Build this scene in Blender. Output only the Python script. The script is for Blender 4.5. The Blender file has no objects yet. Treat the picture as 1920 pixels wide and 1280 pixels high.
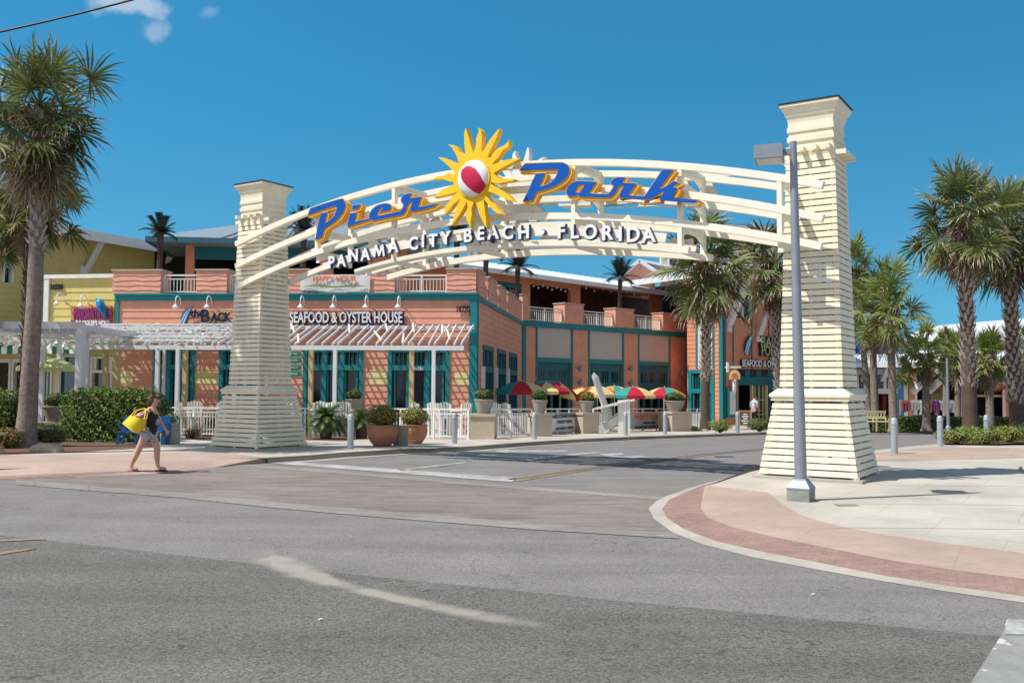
import bpy, bmesh, math, random
from mathutils import Vector, Matrix
from mathutils.geometry import tessellate_polygon
import numpy as np
random.seed(7)
sc = bpy.context.scene
COL = sc.collection
rad = math.radians
# ---------------------------------------------------------------- camera
F = 1741.6; HOR = 724.8; ROLL = 0.0053; CAMZ = 1.79
PIT = math.atan((HOR-640)/F)
cam_d = bpy.data.cameras.new('camera'); cam = bpy.data.objects.new('camera', cam_d); COL.objects.link(cam)
cam_d.sensor_width = 36; cam_d.lens = F/1920*36; cam_d.clip_start = 0.1; cam_d.clip_end = 6000
cr, sr = math.cos(ROLL), math.sin(ROLL); cp, sp = math.cos(PIT), math.sin(PIT)
def _w(x, y, z): return Vector((x, y*cp - z*sp, y*sp + z*cp))
R_, U_, B_ = _w(cr, 0, sr), _w(-sr, 0, cr), -_w(0, 1, 0)
m = Matrix((R_, U_, B_)).transposed().to_4x4(); m.translation = Vector((0, 0, CAMZ)); cam.matrix_world = m
sc.camera = cam
EYE = Vector((0, 0, CAMZ))
# ---------------------------------------------------------------- light
EL = rad(57); AZ = Vector((-0.94, -0.34, 0)).normalized()       # horizontal direction towards the sun
SD = Vector((AZ.x*math.cos(EL), AZ.y*math.cos(EL), math.sin(EL)))
sun_d = bpy.data.lights.new('sun', 'SUN'); sun_d.energy = 4.5; sun_d.angle = rad(0.53); sun_d.color = (1, 0.955, 0.89)
sun = bpy.data.objects.new('sun', sun_d); COL.objects.link(sun); sun.location = (0, 0, 50)
sun.rotation_euler = (-SD).to_track_quat('-Z', 'Y').to_euler()
W = bpy.data.worlds.new('World'); sc.world = W; W.use_nodes = True
nt = W.node_tree; nt.nodes.clear()
def N(nt, t, **k):
    n = nt.nodes.new(t)
    for a, b in k.items(): setattr(n, a, b)
    return n
sky = N(nt, 'ShaderNodeTexSky', sky_type='NISHITA', sun_disc=False)
sky.sun_elevation = EL; sky.sun_rotation = math.atan2(AZ.x, AZ.y); sky.air_density = 1.0; sky.dust_density = 0.15; sky.ozone_density = 2.2
hs = N(nt, 'ShaderNodeHueSaturation'); hs.inputs['Hue'].default_value = 0.485; hs.inputs['Saturation'].default_value = 1.25; hs.inputs['Value'].default_value = 1.0
bg = N(nt, 'ShaderNodeBackground'); bg.inputs['Strength'].default_value = 0.108
out = N(nt, 'ShaderNodeOutputWorld')
tint = N(nt, 'ShaderNodeMixRGB', blend_type='MULTIPLY'); tint.inputs[0].default_value = 1; tint.inputs[2].default_value = (.54, 1.13, 1.15, 1)
nt.links.new(sky.outputs[0], hs.inputs['Color']); nt.links.new(hs.outputs[0], tint.inputs[1])
tc = N(nt, 'ShaderNodeTexCoord')
lift = N(nt, 'ShaderNodeVectorMath', operation='MULTIPLY_ADD'); lift.inputs[1].default_value = (1, 1, .85); lift.inputs[2].default_value = (0, 0, .22)
nt.links.new(tc.outputs['Generated'], lift.inputs[0]); nrm = N(nt, 'ShaderNodeVectorMath', operation='NORMALIZE'); nt.links.new(lift.outputs[0], nrm.inputs[0]); nt.links.new(nrm.outputs[0], sky.inputs['Vector'])
def raydir(px, py):
    a, b = px-960, py-640
    u = cr*a + sr*b; v = -sr*a + cr*b
    return _w(u/F, 1, -v/F).normalized()
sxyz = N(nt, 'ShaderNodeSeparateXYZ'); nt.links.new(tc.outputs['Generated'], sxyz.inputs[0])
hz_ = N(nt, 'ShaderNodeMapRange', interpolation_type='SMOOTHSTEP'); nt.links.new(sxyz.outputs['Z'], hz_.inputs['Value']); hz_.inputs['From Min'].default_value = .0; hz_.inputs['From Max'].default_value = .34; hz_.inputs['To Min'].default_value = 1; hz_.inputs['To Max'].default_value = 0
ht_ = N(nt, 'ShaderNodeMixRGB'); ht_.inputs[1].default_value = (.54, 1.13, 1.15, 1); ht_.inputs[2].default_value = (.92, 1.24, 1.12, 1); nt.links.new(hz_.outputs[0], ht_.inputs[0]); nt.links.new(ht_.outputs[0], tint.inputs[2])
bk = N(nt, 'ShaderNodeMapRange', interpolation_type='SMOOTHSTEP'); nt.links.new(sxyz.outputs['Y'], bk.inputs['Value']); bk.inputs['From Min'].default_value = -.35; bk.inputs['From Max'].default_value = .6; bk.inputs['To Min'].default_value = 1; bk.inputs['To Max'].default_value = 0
bw = N(nt, 'ShaderNodeHueSaturation'); bw.inputs['Saturation'].default_value = .45; bw.inputs['Value'].default_value = 1.15; nt.links.new(sky.outputs[0], bw.inputs['Color'])  # paler, brighter sky behind the camera, made up to keep the fill light neutral
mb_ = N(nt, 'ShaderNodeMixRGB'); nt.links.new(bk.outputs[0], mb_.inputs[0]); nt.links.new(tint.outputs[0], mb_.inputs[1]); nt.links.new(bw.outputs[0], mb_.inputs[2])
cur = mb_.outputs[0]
for (px, py, rx, ry, amt) in ((222, 0, .040, .012, .5), (283, 60, .016, .011, .3), (392, 22, .012, .009, .2)):
    d = raydir(px, py)
    vs = N(nt, 'ShaderNodeVectorMath', operation='SUBTRACT'); vs.inputs[1].default_value = d
    nt.links.new(tc.outputs['Generated'], vs.inputs[0])
    nz0 = N(nt, 'ShaderNodeTexNoise'); nz0.inputs['Scale'].default_value = 38; nz0.inputs['Detail'].default_value = 6
    nt.links.new(tc.outputs['Generated'], nz0.inputs['Vector'])
    vm = N(nt, 'ShaderNodeVectorMath', operation='MULTIPLY'); vm.inputs[1].default_value = (1/rx, 1/rx, 1/ry); nt.links.new(vs.outputs[0], vm.inputs[0])
    ln = N(nt, 'ShaderNodeVectorMath', operation='LENGTH'); nt.links.new(vm.outputs[0], ln.inputs[0])
    ad = N(nt, 'ShaderNodeMath', operation='MULTIPLY_ADD'); nt.links.new(nz0.outputs['Fac'], ad.inputs[0]); ad.inputs[1].default_value = -2.6; nt.links.new(ln.outputs['Value'], ad.inputs[2])
    mr = N(nt, 'ShaderNodeMapRange', interpolation_type='SMOOTHSTEP'); nt.links.new(ad.outputs[0], mr.inputs['Value'])
    mr.inputs['From Min'].default_value = -0.95; mr.inputs['From Max'].default_value = -0.1; mr.inputs['To Min'].default_value = amt; mr.inputs['To Max'].default_value = 0
    mx = N(nt, 'ShaderNodeMixRGB'); nt.links.new(mr.outputs[0], mx.inputs[0]); nt.links.new(cur, mx.inputs[1]); mx.inputs[2].default_value = (6.0, 6.3, 6.9, 1)
    cur = mx.outputs[0]
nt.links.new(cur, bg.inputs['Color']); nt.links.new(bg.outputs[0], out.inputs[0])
sc.view_settings.view_transform = 'Standard'; sc.view_settings.look = 'None'
sc.view_settings.exposure = 0.3; sc.view_settings.gamma = 1.0; sc.view_settings.use_curve_mapping = False
# ---------------------------------------------------------------- geometry helpers
def gz(y): return -0.019*(min(max(y, 25), 95)-25)
SW = 0.12
def P(px, py, D):
    d = raydir(px, py); return EYE + d*(D/d.y)
def G(px, py, off=0.0):
    d = raydir(px, py); y = 20.0
    for _ in range(60):
        z = gz(y)+off; t = (z-CAMZ)/d.z; y = 0.5*y+0.5*min(max(d.y*t, 1), 900)
    t = (gz(y)+off-CAMZ)/d.z
    p = EYE+d*t; return Vector((p.x, p.y, gz(p.y)+off))
class Fr:
    def __init__(s, p0, p1):
        s.o = Vector((p0[0], p0[1], 0)); d = Vector((p1[0]-p0[0], p1[1]-p0[1], 0)); s.L = d.length
        s.u = d.normalized(); s.n = Vector((s.u.y, -s.u.x, 0))
    def pt(s, u, n, z): return s.o+s.u*u+s.n*n+Vector((0, 0, z))
    def hit(s, px, py, n=0.0):
        d = raydir(px, py); o = s.o+s.n*n
        t = (o-EYE).dot(s.n)/d.dot(s.n); p = EYE+d*t
        return ((p-s.o).dot(s.u), p.z)
WF = Fr((0, 0), (1, 0))
WF.n = Vector((0, 1, 0))       # plain world frame: u=x, n=y
class MB:
    def __init__(s): s.v = []; s.f = []; s.m = []; s.mi = 0; s.sm = []; s.smooth = False
    def add(s, vs, fs):
        b = len(s.v); s.v += [Vector(x) for x in vs]
        for f in fs: s.f.append([b+i for i in f]); s.m.append(s.mi); s.sm.append(s.smooth)
    def hexa(s, a): s.add(a, [(0, 1, 2, 3), (7, 6, 5, 4), (0, 4, 5, 1), (1, 5, 6, 2), (2, 6, 7, 3), (3, 7, 4, 0)])
    def box(s, fr, u0, u1, n0, n1, z0, z1):
        s.hexa([fr.pt(u0, n0, z0), fr.pt(u0, n1, z0), fr.pt(u1, n1, z0), fr.pt(u1, n0, z0), fr.pt(u0, n0, z1), fr.pt(u0, n1, z1), fr.pt(u1, n1, z1), fr.pt(u1, n0, z1)])
    def cbox(s, c, sx, sy, sz, rot=0):
        c = Vector(c); R = Matrix.Rotation(rot, 3, 'Z'); a = []
        for z in (-1, 1):
            for x, y in ((-1, -1), (-1, 1), (1, 1), (1, -1)): a.append(c+R@Vector((x*sx/2, y*sy/2, z*sz/2)))
        s.hexa(a)
    def beam(s, a, b, w, h, up=(0, 0, 1)):
        a, b = Vector(a), Vector(b); d = (b-a).normalized(); up = Vector(up)
        if abs(d.dot(up)) > .98: up = Vector((0, 1, 0))
        r = d.cross(up).normalized(); q = r.cross(d).normalized(); v = []
        for p in (a, b):
            for i, j in ((-1, -1), (-1, 1), (1, 1), (1, -1)): v.append(p+r*(i*w/2)+q*(j*h/2))
        s.hexa(v)
    def tube(s, pts, rs, n=8, caps=True):
        pts = [Vector(p) for p in pts]
        if not hasattr(rs, '__len__'): rs = [rs]*len(pts)
        rings = []; b = []; sm = s.smooth; s.smooth = True
        ref = None
        for i, p in enumerate(pts):
            d = (pts[min(i+1, len(pts)-1)]-pts[max(i-1, 0)]).normalized()
            if ref is None: ref = Vector((1, 0, 0)) if abs(d.x) < .9 else Vector((0, 1, 0))
            x = (ref-d*ref.dot(d)).normalized(); y = d.cross(x); ref = x
            b += [p+(x*math.cos(2*math.pi*k/n)+y*math.sin(2*math.pi*k/n))*rs[i] for k in range(n)]
        fs = []
        for i in range(len(pts)-1):
            for k in range(n): fs.append((i*n+k, i*n+(k+1) % n, (i+1)*n+(k+1) % n, (i+1)*n+k))
        s.add(b, fs); s.smooth = sm
        if caps:
            s.add(b[:n], [tuple(range(n))[::-1]]); s.add(b[-n:], [tuple(range(n))])
    def lathe(s, c, prof, n=24, fluted=0):
        c = Vector(c); b = []; sm = s.smooth; s.smooth = True
        for (r, z) in prof:
            for k in range(n):
                a = 2*math.pi*k/n; rr = r*(1+fluted*math.cos(a*12+z*9)); b.append(c+Vector((rr*math.cos(a), rr*math.sin(a), z)))
        s.add(b, [(i*n+k, i*n+(k+1) % n, (i+1)*n+(k+1) % n, (i+1)*n+k) for i in range(len(prof)-1) for k in range(n)]); s.smooth = sm
        if prof[-1][0] > 1e-3: s.add(b[-n:], [tuple(range(n))])
    def prism(s, poly, off):                       # poly: list of 3D points, extruded by vector off
        n = len(poly); off = Vector(off); poly = [Vector(p) for p in poly]
        tri = tessellate_polygon([poly]); q = [p+off for p in poly]
        s.add(poly, [tuple(t) for t in tri]); s.add(q, [tuple(reversed(t)) for t in tri])
        s.add(poly+q, [(i, (i+1) % n, n+(i+1) % n, n+i) for i in range(n)])
    def siding(s, fr, u0, u1, z0, z1, pitch=.25, n=0.0, wav=0.0, lap=.022):
        zz = z0; first = True
        while zz < z1-1e-4:
            nx = (math.floor(zz/pitch+1e-6)+1)*pitch; t = min(nx, z1)
            k0 = (math.floor(zz/pitch+1e-6)*pitch)
            na = n+lap*(1-(zz-k0)/pitch); nb = n+lap*(1-(t-k0)/pitch)
            if wav:
                st = max(1, int((u1-u0)/.14))
                us = [u0+(u1-u0)*i/st for i in range(st+1)]
                w = [wav*math.sin(u*5.1+zz*7)+wav*.6*math.sin(u*11+zz*3) for u in us]
                lo = [fr.pt(u, na, zz+(ww if zz > z0 else 0)) for u, ww in zip(us, w)]
                w2 = [wav*math.sin(u*5.1+t*7)+wav*.6*math.sin(u*11+t*3) for u in us]
                hi = [fr.pt(u, nb, t+(ww if t < z1 else 0)) for u, ww in zip(us, w2)]
                ba = [p-fr.n*(na-n+.002) for p in lo]
                k = st+1
                s.add(lo+hi+ba, [(i, i+1, k+i+1, k+i) for i in range(st)]+[(2*k+i, 2*k+i+1, i+1, i) for i in range(st)])
            else:
                s.add([fr.pt(u0, na, zz), fr.pt(u1, na, zz), fr.pt(u1, nb, t), fr.pt(u0, nb, t), fr.pt(u0, n-.002, zz), fr.pt(u1, n-.002, zz)], [(0, 1, 2, 3), (4, 5, 1, 0)])
            zz = t
        s.box(fr, u0, u1, n-.25, n-.004, z0, z1)
    def wall(s, fr, u0, u1, z0, z1, holes=(), pitch=.25, n=0.0, wav=0.0, lap=.022):
        br = sorted({u0, u1} | {h[0] for h in holes if u0 < h[0] < u1} | {h[1] for h in holes if u0 < h[1] < u1})
        for a, b in zip(br, br[1:]):
            c = (a+b)/2; cut = sorted([(h[2], h[3]) for h in holes if h[0] < c < h[1]]); z = z0
            for (p, q) in cut:
                if p > z+.01: s.siding(fr, a, b, z, p, pitch, n, wav, lap)
                z = max(z, q)
            if z < z1-.01: s.siding(fr, a, b, z, z1, pitch, n, wav, lap)
    def build(s, name, mats, parent=None, label=None, cat=None, group=None, kind=None, origin=None):
        if parent is not None: o0 = ORG[parent]
        elif origin is not None: o0 = Vector(origin)
        elif kind: o0 = Vector((0, 0, 0))
        else:
            xs = [v.x for v in s.v]; ys = [v.y for v in s.v]; zs = [v.z for v in s.v]
            o0 = Vector(((min(xs)+max(xs))/2, (min(ys)+max(ys))/2, min(zs)))
        me = bpy.data.meshes.new(name); me.from_pydata([v-o0 for v in s.v], [], s.f)
        for mm in (mats if isinstance(mats, (list, tuple)) else [mats]): me.materials.append(mm)
        me.polygons.foreach_set('material_index', s.m); me.polygons.foreach_set('use_smooth', s.sm); me.update()
        o = bpy.data.objects.new(name, me); COL.objects.link(o)
        if parent is not None: o.parent = parent
        else: o.location = o0
        ORG[o] = o0
        tag(o, label, cat, group, kind); return o
ORG = {}
def tag(o, label=None, cat=None, group=None, kind=None):
    if label: o['label'] = label
    if cat: o['category'] = cat
    if group: o['group'] = group
    if kind: o['kind'] = kind
    return o
def thing(name, loc, label, cat, group=None):
    o = bpy.data.objects.new(name, None); COL.objects.link(o); o.location = loc; o.empty_display_size = .2
    ORG[o] = Vector(loc); return tag(o, label, cat, group)
def dup(root, loc, rotz=None, label=None, scale=None):
    kids = [(c, list(c.children)) for c in root.children]
    r = root.copy(); COL.objects.link(r); r.location = loc
    if rotz is not None: r.rotation_euler = (0, 0, rotz)
    if scale: r.scale = (scale,)*3
    if label: r['label'] = label
    for c, gs in kids:
        d = c.copy(); COL.objects.link(d); d.parent = r
        for g in gs:
            e = g.copy(); COL.objects.link(e); e.parent = d
    return r
def from_obj(o, name, mats, parent=None, xf=None, smooth=True):   # evaluated copy of a temp object -> plain mesh object
    COL.objects.link(o); dg = bpy.context.evaluated_depsgraph_get(); dg.update()
    me = bpy.data.meshes.new_from_object(o.evaluated_get(dg)); bpy.data.objects.remove(o)
    me.name = name; me.materials.clear()
    for mm in mats: me.materials.append(mm)
    if xf is not None: me.transform(xf)
    if smooth is not None:
        me.polygons.foreach_set('use_smooth', [smooth]*len(me.polygons))
    n = bpy.data.objects.new(name, me)
    return n
def fmat(fr, u, n, z, su=1.0, rot=0.0):           # local x->u, y->z, z->normal
    M = Matrix((fr.u*su, Vector((0, 0, 1)), fr.n)).transposed().to_4x4(); M.translation = fr.pt(u, n, z)
    return M @ Matrix.Rotation(rot, 4, 'Z')
def place(o, parent, name=None):
    COL.objects.link(o)
    if parent is not None:
        o.parent = parent; o.data.transform(Matrix.Translation(-ORG[parent])); ORG[o] = ORG[parent]
    else: ORG[o] = Vector((0, 0, 0))
    return o
def text(s, name, mats, fr, u, n, z, size, depth=.03, off=0.0, su=1.0, rot=0.0, parent=None, align='CENTER', shear=0, width=None, spacing=1.0):
    c = bpy.data.curves.new(name, 'FONT'); c.body = s; c.size = size; c.extrude = depth/2; c.offset = off; c.align_x = align; c.align_y = 'CENTER'; c.shear = shear
    c.space_character = spacing; c.resolution_u = 4
    o = bpy.data.objects.new(name, c); o = from_obj(o, name, mats, smooth=False)
    if width:
        xs = [v.co.x for v in o.data.vertices]; k = width/(max(xs)-min(xs)); mid = (max(xs)+min(xs))/2
        o.data.transform(Matrix.Scale(k, 4, (1, 0, 0)) @ Matrix.Translation((-mid, 0, 0)))
    o.data.transform(fmat(fr, u, n, z, su, rot)); return place(o, parent)
def poly_shape(loops, name, mats, M, depth, off=0.0, parent=None):
    c = bpy.data.curves.new(name, 'CURVE'); c.dimensions = '2D'; c.fill_mode = 'BOTH'; c.extrude = depth/2; c.offset = off
    for lp in loops:
        sp_ = c.splines.new('POLY'); sp_.points.add(len(lp)-1); sp_.use_cyclic_u = True
        for q, (x, y) in zip(sp_.points, lp): q.co = (x, y, 0, 1)
    o = bpy.data.objects.new(name, c); o = from_obj(o, name, mats, smooth=False); o.data.transform(M); return place(o, parent)
def smooth_loop(pts, closed=True, n=3, tens=.5):   # light Catmull-Rom rounding, keeps the corners given twice sharp
    r = []; k = len(pts)
    for i in range(k):
        p0, p1, p2, p3 = pts[(i-1) % k], pts[i], pts[(i+1) % k], pts[(i+2) % k]
        if p1 == p2: r.append(p1); continue
        if p0 == p1: p0 = p1
        for j in range(n):
            t = j/n
            r.append(tuple(.5*((2*p1[a])+(-p0[a]+p2[a])*t+(2*p0[a]-5*p1[a]+4*p2[a]-p3[a])*t*t+(-p0[a]+3*p1[a]-3*p2[a]+p3[a])*t**3) for a in (0, 1)))
    q = []
    for p in r:
        if not q or (abs(p[0]-q[-1][0])+abs(p[1]-q[-1][1])) > 1e-5: q.append(p)
    return q
# ---------------------------------------------------------------- materials
MATS = {}
STREAK = {'cream_paint': .075, 'white_paint': .1, 'white_metal': .1, 'salmon_siding': .07, 'salmon_parapet': .08, 'yellow_siding': .06}
def mat(name, col, rough=.6, var=.1, scale=6.0, bump=0.0, metal=0.0, spec=.4, dirt=0.0, bscale=None, detail=5, trans=None, col2=None, big=.0):
    m = bpy.data.materials.new(name); m.use_nodes = True; nt = m.node_tree; b = nt.nodes['Principled BSDF']
    tc = N(nt, 'ShaderNodeTexCoord'); nz = N(nt, 'ShaderNodeTexNoise'); nz.inputs['Scale'].default_value = scale; nz.inputs['Detail'].default_value = detail; nz.inputs['Roughness'].default_value = .65
    nt.links.new(tc.outputs['Object'], nz.inputs['Vector'])
    c2 = col2 or tuple(min(1, x*(1+var)) for x in col)
    c1 = tuple(x*(1-var) for x in col)
    mx = N(nt, 'ShaderNodeMixRGB'); mx.inputs[1].default_value = (*c1, 1); mx.inputs[2].default_value = (*c2, 1)
    mr = N(nt, 'ShaderNodeMapRange'); mr.inputs['From Min'].default_value = .3; mr.inputs['From Max'].default_value = .7
    nt.links.new(nz.outputs['Fac'], mr.inputs['Value']); nt.links.new(mr.outputs[0], mx.inputs[0]); cur = mx.outputs[0]
    if big or dirt:
        n2 = N(nt, 'ShaderNodeTexNoise'); n2.inputs['Scale'].default_value = scale*.09 if big else 1.7; n2.inputs['Detail'].default_value = 6
        nt.links.new(tc.outputs['Object'], n2.inputs['Vector'])
        m2 = N(nt, 'ShaderNodeMapRange'); m2.inputs['From Min'].default_value = .38; m2.inputs['From Max'].default_value = .68
        a = big or dirt; m2.inputs['To Min'].default_value = 1.0; m2.inputs['To Max'].default_value = 1-a
        nt.links.new(n2.outputs['Fac'], m2.inputs['Value'])
        mm = N(nt, 'ShaderNodeMixRGB', blend_type='MULTIPLY'); mm.inputs[0].default_value = 1
        nt.links.new(cur, mm.inputs[1]); nt.links.new(m2.outputs[0], mm.inputs[2]); cur = mm.outputs[0]
    if name in STREAK:                             # rain streaks and grime running down the boards
        mp = N(nt, 'ShaderNodeMapping'); mp.inputs['Scale'].default_value = (5, 5, .55); nt.links.new(tc.outputs['Object'], mp.inputs[0])
        n4 = N(nt, 'ShaderNodeTexNoise'); n4.inputs['Scale'].default_value = 1.6; n4.inputs['Detail'].default_value = 7; n4.inputs['Roughness'].default_value = .7; nt.links.new(mp.outputs[0], n4.inputs['Vector'])
        m4 = N(nt, 'ShaderNodeMapRange'); m4.inputs['From Min'].default_value = .42; m4.inputs['From Max'].default_value = .75; nt.links.new(n4.outputs['Fac'], m4.inputs['Value'])
        m4.inputs['To Max'].default_value = STREAK[name]*3
        mm = N(nt, 'ShaderNodeMixRGB', blend_type='MULTIPLY'); nt.links.new(m4.outputs[0], mm.inputs[0]); nt.links.new(cur, mm.inputs[1]); mm.inputs[2].default_value = (.62, .58, .50, 1); cur = mm.outputs[0]
    nt.links.new(cur, b.inputs['Base Color'])
    b.inputs['Roughness'].default_value = rough; b.inputs['Metallic'].default_value = metal; b.inputs['Specular IOR Level'].default_value = spec
    if bump:
        bp = N(nt, 'ShaderNodeBump'); bp.inputs['Strength'].default_value = bump; bp.inputs['Distance'].default_value = .02
        nb = N(nt, 'ShaderNodeTexNoise'); nb.inputs['Scale'].default_value = bscale or scale*3; nb.inputs['Detail'].default_value = 4
        nt.links.new(tc.outputs['Object'], nb.inputs['Vector']); nt.links.new(nb.outputs['Fac'], bp.inputs['Height']); nt.links.new(bp.outputs[0], b.inputs['Normal'])
    if trans:
        tr = N(nt, 'ShaderNodeBsdfTranslucent'); nt.links.new(cur, tr.inputs[0]); ms = N(nt, 'ShaderNodeMixShader'); ms.inputs[0].default_value = trans
        nt.links.new(b.outputs[0], ms.inputs[1]); nt.links.new(tr.outputs[0], ms.inputs[2]); nt.links.new(ms.outputs[0], nt.nodes['Material Output'].inputs[0])
    MATS[name] = m; return m
def brickmat(name, c1, c2, mortar, scale, rot, rough=.85, w=.5, h=.25, var=.15, ms=.025, streak=0):
    m = mat(name, c1, rough, var, 9, bump=.15); nt = m.node_tree; b = nt.nodes['Principled BSDF']
    old = b.inputs['Base Color'].links[0].from_socket
    tc = N(nt, 'ShaderNodeTexCoord'); mp = N(nt, 'ShaderNodeMapping'); mp.inputs['Rotation'].default_value = (0, 0, rot)
    br = N(nt, 'ShaderNodeTexBrick'); br.inputs['Color1'].default_value = (1, 1, 1, 1); br.inputs['Color2'].default_value = tuple(a/max(b_, .001) for a, b_ in zip(c2, c1))+(1,)
    br.inputs['Mortar'].default_value = tuple(a/max(b_, .001) for a, b_ in zip(mortar, c1))+(1,)
    br.inputs['Scale'].default_value = scale; br.inputs['Mortar Size'].default_value = ms; br.inputs['Mortar Smooth'].default_value = .3; br.inputs['Brick Width'].default_value = w; br.inputs['Row Height'].default_value = h
    nt.links.new(tc.outputs['Object'], mp.inputs[0]); nt.links.new(mp.outputs[0], br.inputs['Vector'])
    mm = N(nt, 'ShaderNodeMixRGB', blend_type='MULTIPLY'); mm.inputs[0].default_value = 1
    nt.links.new(old, mm.inputs[1]); nt.links.new(br.outputs['Color'], mm.inputs[2]); cur = mm.outputs[0]
    for sc_, st_, a_ in ((.9, 7, streak), (.5, 1, .16)):     # wheel-worn streaks, then broad stains
        if not a_: continue
        mp = N(nt, 'ShaderNodeMapping'); mp.inputs['Rotation'].default_value = (0, 0, rad(27)); mp.inputs['Scale'].default_value = (1, st_, 1); nt.links.new(tc.outputs['Object'], mp.inputs[0])
        nz = N(nt, 'ShaderNodeTexNoise'); nz.inputs['Scale'].default_value = sc_; nz.inputs['Detail'].default_value = 8; nz.inputs['Roughness'].default_value = .62; nt.links.new(mp.outputs[0], nz.inputs['Vector'])
        mr = N(nt, 'ShaderNodeMapRange'); mr.inputs['From Min'].default_value = .35; mr.inputs['From Max'].default_value = .65; mr.inputs['To Min'].default_value = 1-a_; mr.inputs['To Max'].default_value = 1+a_; nt.links.new(nz.outputs['Fac'], mr.inputs['Value'])
        m5 = N(nt, 'ShaderNodeMixRGB', blend_type='MULTIPLY'); m5.inputs[0].default_value = 1; nt.links.new(cur, m5.inputs[1]); nt.links.new(mr.outputs[0], m5.inputs[2]); cur = m5.outputs[0]
    nt.links.new(cur, b.inputs['Base Color']); return m
M_cream = mat('cream_paint', (.82, .755, .575), .5, .04, 5, dirt=.10)
M_white = mat('white_paint', (.80, .79, .75), .45, .04, 6, dirt=.08)
M_whitemetal = mat('white_metal', (.74, .75, .76), .4, .05, 8)
M_salmon = mat('salmon_siding', (.74, .345, .235), .7, .07, 3, dirt=.10)
M_salmonp = mat('salmon_parapet', (.74, .36, .26), .7, .07, 3, dirt=.08)
M_orange = mat('orange_siding', (.72, .28, .155), .7, .07, 3, dirt=.10)
M_teal = mat('teal_paint', (.008, .20, .22), .5, .06, 5)
M_tealdk = mat('dark_teal_paint', (.008, .12, .15), .5, .06, 5)
M_yellow = mat('yellow_siding', (.68, .57, .21), .7, .05, 3, dirt=.08)
M_paleyel = mat('pale_yellow_board', (.70, .60, .28), .7, .05, 6)
M_glass = mat('dark_glass', (.012, .016, .02), .08, .3, 2, spec=.55)
M_glassb = mat('blue_glass', (.02, .06, .08), .06, .4, 1.5, spec=.9)
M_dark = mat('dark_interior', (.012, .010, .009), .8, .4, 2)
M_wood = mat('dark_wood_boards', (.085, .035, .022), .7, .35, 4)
M_metalroof = mat('white_metal_roof', (.62, .66, .70), .42, .05, 4, dirt=.1)
M_greyroof = mat('grey_metal_roof', (.23, .28, .31), .4, .06, 4)
M_darkroof = mat('dark_roof', (.05, .04, .045), .7, .2, 8)
M_stone = mat('beige_stone', (.50, .42, .32), .85, .1, 8, bump=.2, dirt=.12)
M_conc = mat('concrete', (.42, .40, .35), .9, .08, 7, bump=.15, big=.14)
M_sidewalk = brickmat('pale_concrete', (.44, .40, .345), (.43, .39, .335), (.37, .335, .288), .30, rad(32), var=.06, w=.5, h=.5, ms=.0035)
M_kerb = mat('kerb_concrete', (.40, .37, .31), .9, .1, 6, bump=.2, big=.3)
M_pinkwalk = brickmat('pink_concrete', (.385, .285, .23), (.373, .277, .224), (.345, .242, .19), .30, rad(30), var=.07, w=.5, h=.5, ms=.0035)
M_brick = brickmat('red_pavers', (.30, .188, .158), (.25, .158, .135), (.22, .14, .12), 3.2, rad(24))
M_cross = brickmat('crosswalk_pavers', (.208, .172, .154), (.188, .155, .14), (.18, .15, .136), 3.0, rad(-5), var=.12, streak=.22)
M_white_line = mat('white_marking', (.40, .395, .38), .8, .25, 14, dirt=.35)
M_yellow_line = mat('yellow_marking', (.28, .21, .12), .8, .25, 14, dirt=.35)
M_grey = mat('grey_metal', (.27, .30, .34), .42, .08, 5, metal=.3)
M_bollard = mat('silver_metal', (.38, .42, .45), .4, .06, 5, metal=.25)
M_blue = mat('blue_face', (.002, .085, .40), .45, .06, 3, spec=.2)
M_signor = mat('orange_sides', (.80, .42, .035), .5, .12, 5)
M_sunyel = mat('sun_yellow', (.85, .52, .01), .45, .06, 4)
M_navy = mat('navy_sides', (.03, .05, .13), .5, .1, 5)
M_red = mat('red_panel', (.50, .012, .055), .35, .06, 4)
M_ballw = mat('ball_white', (.78, .78, .78), .3, .03, 4)
M_navyl = mat('navy_lettering', (.012, .018, .06), .4, .1, 5)
M_black = mat('black', (.012, .012, .014), .5, .2, 5)
M_terra = mat('terracotta', (.50, .23, .13), .85, .12, 8, bump=.2, dirt=.25)
M_greypot = mat('grey_clay', (.33, .31, .26), .9, .12, 8, bump=.2, dirt=.2)
M_trunk = mat('palm_trunk', (.235, .195, .165), .95, .32, 9, bump=.8, bscale=22, dirt=.2)
M_trunkd = mat('palm_trunk_rough', (.10, .07, .052), .95, .3, 12, bump=.8, bscale=30)
M_boot = mat('palm_boot', (.36, .31, .27), .95, .25, 12)
M_frond = mat('palm_green', (.10, .13, .038), .5, .35, 3, trans=.25, spec=.35)
M_frond2 = mat('palm_yellow_green', (.18, .205, .055), .5, .3, 3, trans=.25, spec=.35)
M_frond3 = mat('palm_bright_green', (.20, .245, .055), .5, .3, 3, trans=.3, spec=.35)
M_dead = mat('dead_frond', (.24, .165, .10), .9, .3, 5, trans=.15)
M_deadp = mat('pale_dead_tips', (.46, .38, .27), .9, .2, 5, trans=.15)
M_rooftree = mat('dark_frond', (.022, .035, .028), .7, .3, 5)
M_rooftrunk = mat('dark_trunk', (.07, .045, .04), .8, .3, 9, bump=.5)
M_hedge = mat('hedge_leaf', (.055, .115, .018), .45, .45, 5, trans=.2, spec=.4)
M_shrub = mat('shrub_leaf', (.13, .16, .035), .5, .4, 5, trans=.2)
M_lime = mat('lime_leaf', (.24, .30, .045), .5, .35, 5, trans=.2)
M_copper = mat('copper_leaf', (.28, .13, .035), .5, .4, 7, trans=.2)
M_cycad = mat('cycad_leaf', (.07, .12, .025), .45, .35, 5, trans=.15)
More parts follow.
